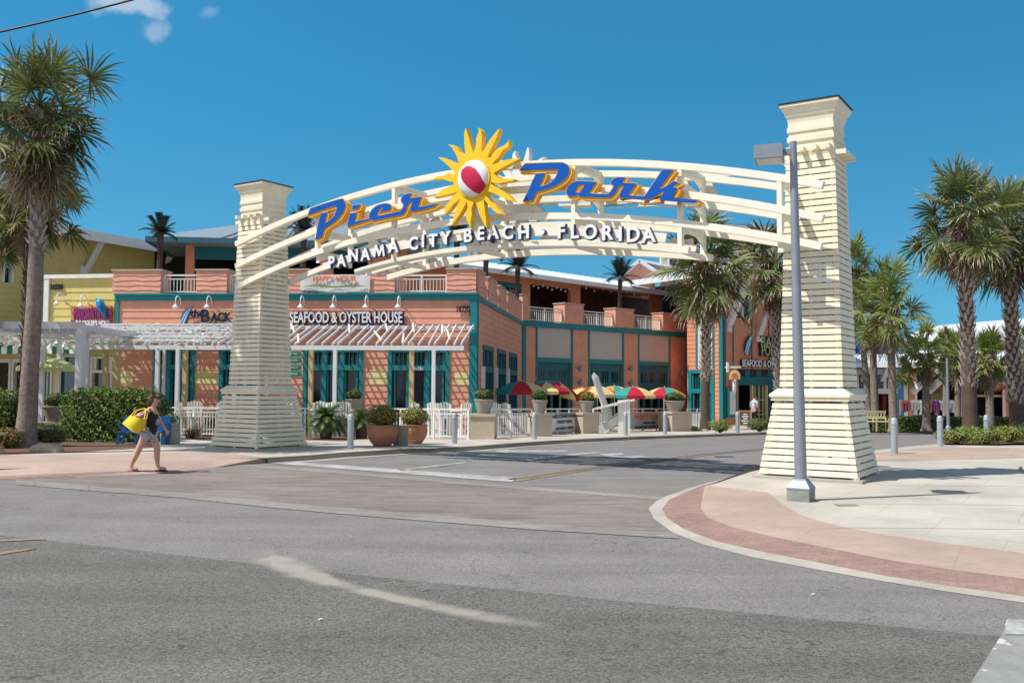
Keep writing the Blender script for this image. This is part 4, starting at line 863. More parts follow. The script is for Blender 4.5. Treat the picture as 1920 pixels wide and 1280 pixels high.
# right wing
zw = P(1385, 500, 54).z-.12; ww = uz(F5, 1306, 1338, 560, 606); wp = uz(F5, 1308, 1336, 606, 690); wd = uz(F5, 1291, 1340, 693, 800)
L5 = F5.L; zb5 = -1.8
mb = MB(); mb.wall(F5, 0, L5, zb5, zw, [ww, wp, (max(.02, wd[0]), wd[1], zb5, wd[3])], .265); mb.build('wing_wall', M_orange, RB_)
F7 = Fr(P(1221, 700, 67), P(1288, 700, 65)); q7 = uz(F7, 1243, 1275, 538, 590); q7 = (q7[0], q7[1], z31-.2, q7[3])
mb = MB(); mb.wall(F7, 0, F7.L, z31-.2, zw+.3, [q7], .265); mb.box(Fr(P(1288.5, 700, 65).xy, P(1288.5, 700, 58.6).xy), 0, 6.6, -.2, 0, zb5, zw); mb.build('wing_back_wall', M_orange, RB_)
window_unit(F7, *q7, RB_, 1, .2, frame=M_tealdk)
mb = MB(); mb.box(F7, .0, .2, .02, .07, z31-.2, zw+.3); mb.build('wing_trim', M_tealdk, RB_)
window_unit(F5, *ww, RB_, 1, .0, frame=M_tealdk, bars=False, door=False, fw=.1)
mb = MB(); mb.box(F5, wp[0], wp[1], -.1, .02, wp[2], wp[3]); mb.build('plain_panel', mat('pale_panel', (.62, .58, .50), .6, .04, 3), RB_)
mb = MB(); mb.box(F5, wp[0]-.12, wp[0], -.1, .06, wp[2], ww[3]); mb.box(F5, wp[1], wp[1]+.12, -.1, .06, wp[2], ww[3]); mb.box(F5, L5-.22, L5+.03, .02, .07, zb5, zw); mb.build('wing_trim', M_teal, RB_)
window_unit(F5, max(.02, wd[0]), wd[1], zb5, wd[3], RB_, 2, .22, frame=M_teal, fw=.22)
L6 = F6.L
e1 = uz(F6, 1376, 1408, 532, 597); e2 = uz(F6, 1445, 1475, 535, 603); en = uz(F6, 1383, 1478, 692, 800)
mb = MB(); mb.wall(F6, 0, L6, zb5, zw, [e1, e2, (en[0], en[1], zb5, en[3])], .265); mb.build('wing_side_wall', M_orange, RB_)
for q in (e1, e2): window_unit(F6, *q, RB_, 2, .25, frame=M_white, fw=.07, bars=False, door=False)
mb = MB(); mb.box(F6, .03, .26, .02, .07, zb5, zw)
for x in (1374, 1409, 1441): u = F6.hit(x, 640)[0]; mb.box(F6, u-.05, u+.05, .02, .05, en[3], zw)
mb.build('wing_trim', M_tealdk, RB_)
mb = MB(); w = en[1]-en[0]; zz = F6.hit(1430, 723)[1]; zh = F6.hit(1430, 722)[1]
mb.box(F6, en[0], en[1], -.2, -.08, zh, en[3]); mb.box(F6, en[0], en[0]+.25, -.2, -.08, zb5, zh); mb.box(F6, en[0]+w*.62, en[1], -.2, -.08, zb5, zh)
po = mb.build('entrance_frame', M_tealdk, RB_)
mb = MB()
for k in range(4): c = en[0]+w*(.1+.22*k); mb = MB(); mb.box(F6, c-.35, c+.35, -.08, -.06, zh+.55, zh+1.25); mb.build('pane', M_glass, po)
mb = MB(); mb.box(F6, en[0]+w*.66, en[1]-.3, -.08, -.06, zb5+.9, zh-.25)
mb.build('pane', M_glass, po)
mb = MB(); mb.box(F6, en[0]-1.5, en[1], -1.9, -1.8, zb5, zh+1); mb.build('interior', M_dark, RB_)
mb = MB(); a = en[0]+w*.31; b = en[0]+w*.62; mb.box(F6, a, a+.14, -.3, -.14, zb5, zh); mb.box(F6, b-.14, b, -.3, -.14, zb5, zh)
for k in range(1, 4): mb.box(F6, a, b, -.28, -.2, zb5+(zh-zb5)*k/4-.02, zb5+(zh-zb5)*k/4+.02); mb.box(F6, a+(b-a)*k/4-.02, a+(b-a)*k/4+.02, -.28, -.2, zb5, zh)
dd = mb.build('door', M_wood if 0 else M_paleyel, RB_)
mb = MB(); mb.box(F6, a, b, -.32, -.3, zb5, zh); mb.build('pane', M_glassb, dd)
# wing eaves, braces, gable and lookout
zw2 = P(1385, 500, 54).z; ep = [Vector((*P(1163, 533, 63).xy, zw2)), P(1385, 500, 54), Vector((*P(1540, 600, 60).xy, zw2))]
mb = MB()
ins = [ep[0]+Vector((3.5, 4, 1.0)), ep[1]+Vector((0, 9, 1.5)), ep[2]+Vector((0, 6, 1.5))]
for i in range(2):
    a, b, c, d = ep[i], ep[i+1], ins[i+1], ins[i]; lo = [p-Vector((0, 0, .2)) for p in (a, b, c, d)]; mb.hexa(lo+[a, b, c, d]); ribs(mb, a, b, c, d, 16)
ro = mb.build('roof', M_metalroof, RB_)
mb = MB()
for i in range(2): mb.beam(ep[i]-Vector((0, 0, .12)), ep[i+1]-Vector((0, 0, .12)), .1, .34)
mb.build('fascia', M_whitemetal, ro)
for (xa, ya, xb, yb, na) in ((1368, 607, 1404, 522, 1.9), (1424, 625, 1446, 560, 1.5)):
    u0, z0 = F6.hit(xa, ya, .1); u1, z1 = F6.hit(xb, yb, na)
    mb = MB(); mb.beam(F6.pt(u0, .1, z0), F6.pt(u1, na, min(z1, zw)), .32, .32); mb.box(F6, u0-.2, u0+.2, .0, .16, z0-.5, z0+.3); mb.build('roof_brace', M_whitemetal, RB_)
FG = Fr(P(1166, 600, 66), P(1226, 600, 66)); g0 = FG.hit(1166, 528)[1]; g1 = FG.hit(1192, 492)[1]; uL, uR = FG.hit(1166, 528)[0], FG.hit(1228, 528)[0]; um = FG.hit(1197, 500)[0]
mb = MB(); mb.prism([FG.pt(uL, 0, g0-1), FG.pt(uR, 0, g0-1), FG.pt(uR, 0, g0+.6), FG.pt(um, 0, g1), FG.pt(uL, 0, g0+.3)], FG.n*-5); mb.build('gable', M_salmonp, RB_)
mb = MB(); mb.beam(FG.pt(uL-.3, .2, g0+.15), FG.pt(um, .2, g1+.1), .5, .25); mb.beam(FG.pt(um, .2, g1+.1), FG.pt(uR+.3, .2, g0+.5), .5, .25)
mb.hexa([FG.pt(um, .3, g1+.05), FG.pt(um, -6, g1+.05), FG.pt(uR+2.6, -6, g0+.75), FG.pt(uR+2.6, .3, g0+.75), FG.pt(um, .3, g1+.2), FG.pt(um, -6, g1+.2), FG.pt(uR+2.6, -6, g0+.9), FG.pt(uR+2.6, .3, g0+.9)])
mb.build('gable_roof', M_whitemetal, RB_)
# lookout turret
LT = Fr(P(1240, 600, 70), P(1462, 600, 73)); LLT = LT.L; t0 = LT.hit(1260, 540)[1]; t1 = LT.hit(1350, 428)[1]
hs_ = [uz(LT, 1253, 1271, 482, 500), uz(LT, 1362, 1378, 440, 470), uz(LT, 1392, 1408, 440, 470)]
mb = MB(); mb.wall(LT, 0, LLT, t0-1, LT.hit(1260, 470)[1], [hs_[0]], .4, lap=.008); mb.wall(LT, LT.hit(1345, 450)[0], LLT, LT.hit(1260, 470)[1], t1, hs_[1:], .4, lap=.008); mb.build('lookout_wall', M_cream, RB_)
for q in hs_: window_unit(LT, *q, RB_, 1, .0, frame=M_white, fw=.08, bars=False, door=False)
mb = MB(); ua = LT.hit(1340, 450)[0]; mb.box(LT, ua, LLT+.5, -6, 1.1, t1-.1, t1+.18); mb.build('lookout_roof', M_darkroof, RB_)
mb = MB(); mb.box(LT, ua-.06, LLT+.5, 1.1, 1.2, t1-.22, t1+.12); mb.box(LT, -.3, LLT, -.1, .35, LT.hit(1260, 512)[1]-.3, LT.hit(1260, 512)[1]); mb.build('fascia', M_whitemetal, RB_)
mb = MB(); p = LT.pt(LT.hit(1364, 410)[0], -.6, t1); mb.tube([p, p+Vector((0, 0, 1.1))], .025, 6); mb.build('aerial', M_grey, RB_)
# gooseneck wall lamps
def gooseneck(fr, px, py, n, name='wall_lamp', parent=RB_):
    u, z = fr.hit(px, py, 0); mb = MB(); pts = []
    for i in range(9): a = math.pi*i/8; pts.append(fr.pt(u-.1*0, .12+.42*(1-math.cos(a))/2*1.6, z+.18+.32*math.sin(a)))
    pts = [fr.pt(u, .02, z+.0)]+pts+[fr.pt(u, .79, z-.02)]; O_ = fr.pt(u, 0, z); K_ = .68; pts = [O_+(p-O_)*K_ for p in pts]; C_ = O_+(fr.pt(u, .79, z-.02)-O_)*K_
    mb.tube(pts, .022, 6); o = mb.build(name, M_whitemetal, parent)
    mb = MB(); mb.lathe(C_, [(a*K_, b*K_) for a, b in [(.0, .02), (.06, .0), (.09, -.06), (.17, -.14), (.20, -.20), (.19, -.20), (.12, -.12)]], 14); mb.lathe(C_, [(a*K_, b*K_) for a, b in [(.0, -.30), (.09, -.27), (.11, -.2), (.06, -.13)]], 10); mb.build('lamp_shade', M_white, o)
for x in (340, 398, 571, 631, 691, 751): gooseneck(F1, x, 572, 0)
# signs
sg = thing('wall_sign', F1.pt(F1.hit(388, 600)[0], .1, F1.hit(388, 607)[1]), 'restaurant name sign with striped porch chair emblem in navy letters', 'sign')
u0, z0 = F1.hit(407, 593)
for dn, mt_, of_ in ((.0, M_paleyel, .05), (.07, M_navyl, .012)):
    text('B', 'lettering', [mt_], F1, F1.hit(388, 593)[0], .14+dn, F1.hit(388, 594)[1], .72, .06, of_, parent=sg)
    text('ACK', 'lettering', [mt_], F1, F1.hit(418, 594)[0], .14+dn, F1.hit(418, 596)[1], .52, .06, of_, width=F1.hit(437, 594)[0]-F1.hit(399, 594)[0], parent=sg)
    text('PORCH', 'lettering', [mt_], F1, F1.hit(487, 594)[0], .14+dn, F1.hit(487, 596)[1], .52, .06, of_, width=F1.hit(530, 594)[0]-F1.hit(445, 594)[0], parent=sg)
text('the', 'lettering', [M_navyl], F1, F1.hit(373, 588)[0], .16, F1.hit(373, 589)[1], .42, .08, .01, parent=sg)
def emblem(fr, cx, cy, s, parent, n=.14):          # striped teardrop fan, point at the upper right
    cu, cz = fr.hit(cx, cy); A = Vector((.38*s, .85*s)); cols = [M_navyl, M_parrot, M_ballw, M_parrot, M_ballw, M_parrot, M_navyl]
    def edge(t):                                   # t=0 left edge, 1 right edge: quadratic curve from the point to the round foot
        a = rad(172+92*t); e_ = Vector((-.12*s+.62*s*math.cos(a), -.38*s+.55*s*math.sin(a))); c_ = Vector((-.72*s+.80*s*t, .50*s-.42*s*t))
        return [A*(1-k)**2+c_*2*k*(1-k)+e_*k*k for k in [i/7 for i in range(8)]]
    for i in range(7):
        l, r_ = edge(i/7), edge((i+1)/7); pl = l+r_[::-1][:-1]
        mb = MB(); mb.prism([fr.pt(cu+p.x, n+.006*(i % 2), cz+p.y) for p in pl], fr.n*.05); mb.build('stripe', cols[i], parent)
emblem(F1, 357, 592, .42, sg)
s2 = thing('wall_sign', F1.pt(F1.hit(650, 600)[0], .1, F1.hit(650, 606)[1]), 'white seafood and oyster house lettering with dark edges on the salmon wall', 'sign')
wdt = F1.hit(758, 596)[0]-F1.hit(544, 596)[0]; uc, zc_ = (F1.hit(758, 596)[0]+F1.hit(544, 596)[0])/2, F1.hit(650, 596.5)[1]
text('SEAFOOD & OYSTER HOUSE', 'letter_backing', [M_navyl], F1, uc+.02, .12, zc_-.02, .60, .1, .055, width=wdt, parent=s2)
text('SEAFOOD & OYSTER HOUSE', 'lettering', [M_ballw], F1, uc, .19, zc_, .60, .03, .012, width=wdt-.08, parent=s2)
o = text('16220', 'house_number', [M_black], F1, F1.hit(869, 580)[0], .09, F1.hit(869, 580)[1], .36, .03, .012, width=F1.hit(881, 580)[0]-F1.hit(857, 580)[0], parent=RB_)
text('16220', 'door_number', [M_white], F1, win1[3][0]+(win1[3][1]-win1[3][0])*.5, .06, F1.hit(785, 691)[1], .16, .01, .004, parent=RB_)
s3 = thing('wall_sign', F6.pt(F6.hit(1425, 690)[0], .1, F6.hit(1425, 690)[1]), 'restaurant name sign with striped emblem above the teal entrance', 'sign')
emblem(F6, 1403, 646, .82, s3)
for t_, y, xx in (('BACK', 643, 1443), ('PORCH', 659, 1444)):
    text(t_, 'letter_backing', [M_navyl], F6, F6.hit(xx, y)[0], .14, F6.hit(xx, y)[1], 1.0, .1, .05, width=F6.hit(xx+24, y)[0]-F6.hit(xx-20, y)[0], parent=s3)
    text(t_, 'lettering', [M_shade['lime']], F6, F6.hit(xx, y)[0], .21, F6.hit(xx, y)[1], .92, .03, .0, width=F6.hit(xx+22, y)[0]-F6.hit(xx-19, y)[0], parent=s3)
text('the', 'lettering', [M_ballw], F6, F6.hit(1418, 640)[0], .22, F6.hit(1418, 636)[1], .5, .04, .01, parent=s3)
text('SEAFOOD & OYSTER HOUSE', 'letter_backing', [M_navyl], F6, F6.hit(1440, 683)[0], .12, F6.hit(1440, 683)[1], .6, .08, .04, width=F6.hit(1492, 683)[0]-F6.hit(1388, 683)[0], parent=s3)
text('SEAFOOD & OYSTER HOUSE', 'lettering', [M_ballw], F6, F6.hit(1440, 683)[0], .18, F6.hit(1440, 683)[1], .6, .03, .008, width=F6.hit(1491, 683)[0]-F6.hit(1389, 683)[0], parent=s3)
# hanging entrance sign
hp = F6.pt(F6.hit(1371, 690)[0], .1, F6.hit(1371, 690)[1]); hsn = thing('hanging_sign', hp, 'round topped yellow sign hanging from a bracket beside the teal entrance', 'sign')
fh_ = Fr((hp.x, hp.y-1.0), (hp.x+1, hp.y-1.0)); q = lambda px, py: (P(px, py, hp.y-1.0))
mb = MB(); a = q(1364, 688); b = q(1389, 688); mb.beam(a, b, .1, .12); mb.beam(a, a+Vector((0, 1.0, 0)), .08, .08); mb.cbox(a, .12, .2, .6); mb.build('bracket', M_white, hsn)
sp__ = [(1367.5, 711), (1367, 702), (1370, 696), (1377, 693), (1384, 696), (1387.5, 702), (1387, 711)]
mb = MB(); mb.prism([q(x, y) for x, y in sp__], (0, -.08, 0)); bd = mb.build('board', M_paleyel, hsn)
mb = MB(); c = q(1377, 705)+Vector((0, -.09, 0)); mb.tube([c, c+Vector((0, -.02, 0))], .2, 14); mb.build('emblem', M_redor, bd)
# menu case and small things at the entrance
u, z = F6.hit(1368.5, 755); mb = MB(); mb.box(F6, u-.45, u+.45, .08, .2, z-.9, z+.9); o = mb.build('menu_case', M_teal, RB_); mb = MB(); mb.box(F6, u-.3, u+.3, .2, .22, z-.7, z+.7); mb.build('menu', M_banner, o)
u, z = F6.hit(1368.5, 724); mb = MB(); mb.lathe(F6.pt(u, .3, z), [(0, -.4), (.12, -.38), (.14, -.2), (.14, .35), (.09, .4), (0, .42)], 12); mb.build('wall_lamp', M_white, RB_)
for x, y in ((1083, 690), (1083, 716), (1178, 690), (1178, 718), (1273, 700)):
    u, z = F3.hit(x, y); mb = MB(); mb.lathe(F3.pt(u, .25, z), [(0, -.2), (.1, -.18), (.16, -.05), (.09, .05), (.06, .2), (0, .22)], 12); mb.beam(F3.pt(u, 0, z), F3.pt(u, .25, z), .05, .05); mb.build('wall_lamp', M_grey, RB_)
# ---------------------------------------------------------------- banners
def banner(fr, x0, x1, y0, y1, n, label, lines, base=None, name='banner'):
    u0, u1, z0, z1 = uz(fr, x0, x1, y0, y1, n); r = thing(name, fr.pt((u0+u1)/2, n, z0), label, 'banner'); mb = MB()
    k = 16
    for i in range(k):
        a = u0+(u1-u0)*i/k; b = u0+(u1-u0)*(i+1)/k; na = n+.025*math.sin(i*.9); nb = n+.025*math.sin((i+1)*.9); sa = .05*math.sin(math.pi*i/k); sb_ = .05*math.sin(math.pi*(i+1)/k)
        mb.add([fr.pt(a, na, z0+.03-sa), fr.pt(b, nb, z0+.03-sb_), fr.pt(b, nb, z1-sb_*.8), fr.pt(a, na, z1-sa*.8)], [(0, 1, 2, 3)]); mb.add([fr.pt(a, na-.01, z0+.03-sa), fr.pt(b, nb-.01, z0+.03-sb_), fr.pt(b, nb-.01, z1-sb_*.8), fr.pt(a, na-.01, z1-sa*.8)], [(3, 2, 1, 0)])
    mb.build('cloth', base or M_banner, r); H = z1-z0
    for (t_, cy, size, mt, wf) in lines:
        text(t_, 'printed_words', [mt], fr, (u0+u1)/2, n+.045, z0+H*cy, H*size, .006, .01, width=(u1-u0)*wf, parent=r)
    return r, (u0, u1, z0, z1)
r_, q_ = banner(F1, 563, 694, 514, 545, .12, 'white happy hour banner with green swooshes hung on the terrace rail', [('HAPPY HOUR', .70, .42, M_redor, .62)])
mb = MB(); u0, u1, z0, z1 = q_
mb.prism([F1.pt(u0+(u1-u0)*a, .17, z0+(z1-z0)*b) for a, b in ((.02, .22), (.2, .36), (.5, .26), (.8, .36), (.98, .24), (.8, .28), (.5, .18), (.2, .28))], F1.n*.006); mb.build('green_swoosh', M_lime, r_)
mb = MB(); mb.wall(F1, u0+1.2, u1-1.0, z0-.32, z0-.05, (), .1, .02); mb.build('slotted_board', M_paleyel if 0 else M_cream, r_)
# ---------------------------------------------------------------- yellow building
YB = Fr(P(-150, 600, 38), P(352, 600, 51.0)); YL = Fr(P(88, 600, 38.6), P(214, 600, 38.1))
yr = thing('yellow_building', YL.pt(0, 0, -.2), 'yellow clapboard building with long white metal roof behind the palms', 'building')
zy0 = YB.hit(105, 434)[1]; zy1 = YB.hit(340, 470)[1]; zy = (zy0+zy1)/2
mb = MB(); mb.wall(YB, -4, YB.L, -1, zy, [uz(YB, 3, 25, 492, 530)], .265); mb.build('tall_wall', M_yellow, yr)
window_unit(YB, *uz(YB, 3, 25, 492, 530), yr, 1, .0, frame=M_white, fw=.12, bars=False, door=False)
roofslab('roof', YB.pt(-4, 1.1, zy-.0), YB.pt(YB.L+.3, 1.1, zy-.0), YB.pt(YB.L+.3, -6, zy+1.0), YB.pt(-4, -6, zy+1.0), M_metalroof, yr, 40, th=.28)
for (xa, ya, xb, yb) in ((160, 512, 192, 450), (305, 505, 322, 474)):
    u0, z0 = YB.hit(xa, ya, .1); u1, z1 = YB.hit(xb, yb, .9); mb = MB(); mb.beam(YB.pt(u0, .1, z0), YB.pt(u1, .95, min(z1, zy-.1)), .2, .2); mb.box(YB, u0-.22, u0+.22, 0, .1, z0-.25, z0+.35); mb.build('roof_brace', M_whitemetal, yr)
c = YB.pt(YB.hit(152, 415)[0], -4.2, zy+.4); mb = MB(); mb.cbox(c+Vector((0, 0, .5)), 1.0, 1.0, 1.5, .3); mb.cbox(c+Vector((0, 0, 1.3)), 1.3, 1.3, .1, .3); mb.build('roof_vent', M_greyroof, yr)
LY = YL.L; zl = YL.hit(150, 522)[1]
sf = Fr(P(-60, 600, 39.4), P(214, 600, 38.1)); zsf = sf.hit(100, 655)[1]
mb = MB(); mb.wall(YL, 0, LY, zsf, zl, (), .33); mb.build('low_wall', M_yellow, yr)
mb = MB(); mb.box(YL, -.1, LY, -.0, .14, zl-.0, zl+.16); mb.box(YL, -.1, .12, .03, .12, zsf, zl); mb.build('white_trim', M_white, yr)
ho = [uz(sf, -50, 20, 672, 800), uz(sf, 22, 98, 672, 800), uz(sf, 106, 168, 665, 745), uz(sf, 170, 212, 668, 745)]
mb = MB(); mb.wall(sf, -6, sf.L, -.6, zsf, ho, .33); mb.build('shop_wall', M_yellow, yr)
for i, h in enumerate(ho): window_unit(sf, *h, yr, 1 if i > 1 else 2, .0 if i < 2 else .3, frame=M_white, fw=.09, bars=False, door=False, glass=M_glass if i < 2 else M_glassb)
# striped awning
A0 = sf.hit(-80, 640, 1.2); A1 = sf.hit(152, 640, 1.2); zt_, zb_ = sf.hit(60, 636, .0)[1]+.35, sf.hit(60, 650, 1.2)[1]; mb = MB(); k = 22
for i in range(k):
    a = A0[0]+(A1[0]-A0[0])*i/k; b = A0[0]+(A1[0]-A0[0])*(i+1)/k; mb.mi = i % 2
    mb.add([sf.pt(a, 0.03, zt_), sf.pt(b, .03, zt_), sf.pt(b, 1.2, zb_), sf.pt(a, 1.2, zb_)], [(0, 1, 2, 3)]); mb.add([sf.pt(a, 1.2, zb_), sf.pt(b, 1.2, zb_), sf.pt(b, 1.2, zb_-.28), sf.pt(a, 1.2, zb_-.28)], [(0, 1, 2, 3)])
mb.build('awning', [M_ballw, M_green], yr)
text('16230', 'house_number', [M_black], YL, YL.hit(109, 538)[0], .08, YL.hit(109, 539)[1], .30, .03, .012, width=YL.hit(120, 538)[0]-YL.hit(98, 538)[0], parent=yr)
for x, y in ((122, 566), (166, 570)): gooseneck(YL, x, y, 0, parent=yr)
sn = thing('shop_sign', YL.pt(YL.hit(175, 600)[0], .1, YL.hit(175, 606)[1]), 'sunset coloured bar sign with purple lettering and blue bird on yellow wall', 'sign')
u0, u1, z0, z1 = uz(YL, 137, 212, 574, 612); mb = MB(); mb.box(YL, u0, u1, .05, .14, z0, z1); mb.build('sign_board', M_signpan, sn)
mb = MB(); mb.box(YL, u0, u1, .14, .155, z0, z0+(z1-z0)*.3); mb.build('purple_stripe', M_purple, sn)
text("MARGARITAVILLE", 'lettering', [M_purple], YL, (u0+u1)/2+.1, .16, z0+(z1-z0)*.60, .6, .05, .03, width=(u1-u0)*.95, parent=sn)
text("SMUGGLER'S HOLD", 'lettering', [M_ballw], YL, (u0+u1)/2+.1, .17, z0+(z1-z0)*.14, .28, .03, .012, width=(u1-u0)*.85, parent=sn)
# blue bird figure: body, head, wing, tail
cu, cz = YL.hit(193, 577); bp = lambda a, b, n=.25: YL.pt(cu+.05+a*.72, n, cz+.1+b*.72)
mb = MB(); mb.tube([bp(-.12, .34), bp(-.10, .28), bp(-.05, .12), bp(.05, -.1), bp(.16, -.32), bp(.26, -.55), bp(.30, -.75)], [.05, .13, .16, .18, .13, .08, .03], 12); mb.tube([bp(-.16, .33, .3), bp(-.22, .28, .3), bp(-.23, .2, .3)], [.06, .04, .01], 8)
brd = mb.build('bird_figure', M_parrot, sn)
mb = MB(); mb.tube([bp(.06, .12, .38), bp(.16, -.12, .42), bp(.28, -.5, .35)], [.05, .1, .02], 8); mb.build('wing', M_bluedeep, brd)
# ---------------------------------------------------------------- pergolas
def pergola(root, fr, u0, u1, n0, n1, z0, z1, posts, nr, layers=1, seed=1):
    rn = random.Random(seed)
    mb = MB(); mb.box(fr, u0, u1, n1-.06, n1+.06, z1-.1, z1+.06); mb.build('front_beam', M_whitemetal, root)
    mb = MB(); mb.box(fr, u0, u1, n0-.05, n0+.05, z0-.08, z0+.05); mb.build('wall_beam', M_whitemetal, root)
    mb = MB()
    for i in range(nr+1):
        u = u0+.05+(u1-u0-.1)*i/nr; mb.beam(fr.pt(u+.04*math.sin(i*3.7), n0, z0+.06), fr.pt(u+.07*math.sin(i*2.3), n1, z1+.10), .034, .10)
    mb.build('rafters', M_whitemetal, root)
    for (u, n, zb_, w, mt) in posts:
        zt = z1-.1 if n > n1-.3 else z0+(z1-z0)*(n-n0)/(n1-n0)
        mb = MB(); mb.box(fr, u-w/2, u+w/2, n-w/2, n+w/2, zb_, zt); mb.build('post', mt, root)
# right pergola: low front beam, high wall beam
PRf = Fr(F1.pt(0, 0, 0)[:2], F1.pt(1, 0, 0)[:2])
nf = 3.3
z1 = F1.hit(700, 651, nf)[1]; z0 = F1.hit(700, 613, .2)[1]
ua, ub = F1.hit(158, 640, 2.0)[0], L1-.05
pr = thing('pergola', F1.pt(ub-3, nf, gz(33)), 'white metal pergola with slanted rafters along the salmon restaurant wall', 'pergola')
def pp(x, w, mt, n=None): n = nf if n is None else n; return (F1.hit(x, 700, n)[0], n, gz(34)-.1, w, mt)
pergola(pr, F1, ua, ub, .2, nf, z0, z1, [pp(x, .13, M_whitemetal) for x in (628, 813, 333, 295, 440)]+[pp(x, .10, M_whitemetal, 1.2) for x in (307, 500)]+[pp(x, .16, M_post, 2.4) for x in (583, 772, 347, 198)]+[pp(218, .22, M_post)], 46)
rn = random.Random(5)
mb = MB()
for i in range(12):                                # loose shade slats lying askew on the rafters
    u = ua+6.0+(ub-ua-6.2)*rn.random(); n = rn.uniform(.6, 2.8); f = (n-.2)/(nf-.2); z = z0+(z1-z0)*f+.16
    mb.beam(F1.pt(u-rn.uniform(.0, .25), max(.3, n-.7), z0+(z1-z0)*((max(.3, n-.7)-.2)/(nf-.2))+.16), F1.pt(u+rn.uniform(.05, .4), min(nf, n+.7), z0+(z1-z0)*((min(nf, n+.7)-.2)/(nf-.2))+.16), .06, .05)
mb.build('shade_slats', M_white, pr, kind='stuff')
mb = MB()
for i in range(15):                                # denser battens over the left half
    n = .35+i*.2; z = z0+(z1-z0)*((n-.2)/(nf-.2))+.17+rn.uniform(-.05, .05); mb.box(F1, ua, ua+5.4+rn.uniform(-.5, .5), n-.03, n+.03, z, z+.05)
mb.build('battens', M_whitemetal, pr)
mb = MB()
for i in range(330):                               # broken lattice pieces lying over the left half
    u = ua+rn.random()**1.15*6.2; n = rn.uniform(.3, nf); a = rn.uniform(-.6, .6)+(1.57 if rn.random() < .35 else 0); z = z0+(z1-z0)*((n-.2)/(nf-.2))+rn.uniform(-.12, .25); L_ = rn.uniform(.15, .5)
    mb.beam(F1.pt(u, n, z), F1.pt(u+L_*math.cos(a), n+L_*math.sin(a), z+rn.uniform(-.1, .1)), .045, .025)
mb.build('lattice_pieces', M_white, pr, kind='stuff')
# left pergola, deeper and flat
PLf = Fr(P(-260, 700, 30.8), P(150, 700, 30.8)); zt = PLf.hit(100, 605)[1]
pl = thing('pergola', PLf.pt(PLf.L, 0, gz(31)), 'deep white lattice pergola over the yellow storefront behind the tall palm', 'pergola')
D = 7.2
mb = MB(); mb.box(PLf, 0, PLf.L+.1, -.07, .07, zt-.2, zt+.03); mb.build('front_beam', M_whitemetal, pl)
mb = MB(); mb.box(PLf, PLf.L-.06, PLf.L+.06, -D, 0, zt-.25, zt-.05); mb.box(PLf, 0, PLf.L, -D, -D+.12, zt-.3, zt-.1); mb.build('side_beam', M_whitemetal, pl)
mb = MB()
for i in range(24): u = .1+(PLf.L-.2)*i/23; mb.box(PLf, u-.025, u+.025, -D, .05, zt-.30, zt-.18)
mb.build('rafters', M_whitemetal, pl)
mb = MB()
for i in range(26): n = -D*(i+.5)/26; mb.beam(PLf.pt(-.1, n+rn.uniform(-.1, .1), zt-.15), PLf.pt(PLf.L+.1, n+rn.uniform(-.1, .1), zt-.15), .06, .05)
mb.build('battens', M_white, pl)
mb = MB()
for i in range(520):
    u = rn.uniform(.1, PLf.L-.1); n = -rn.uniform(.2, D-.2); a = rn.uniform(0, 3.14); q = PLf.pt(u, n, zt-.11+rn.uniform(-.42, .03))
    mb.beam(q, q+Vector((math.cos(a)*rn.uniform(.2, .6), math.sin(a)*rn.uniform(.2, .6), rn.uniform(-.02, .05))), .05, .03)
mb.build('shade_slats', M_white, pl, kind='stuff')
for x, w, n in ((150, .24, 0), (79, .14, -2), (110, .12, -3.0), (162, .12, -1.6), (-60, .2, 0)):
    u = PLf.hit(x, 700, n)[0]; mb = MB(); mb.box(PLf, u-w/2, u+w/2, n-w/2, n+w/2, gz(31)+SW-.1, zt-.2); mb.build('post', M_whitemetal, pl)
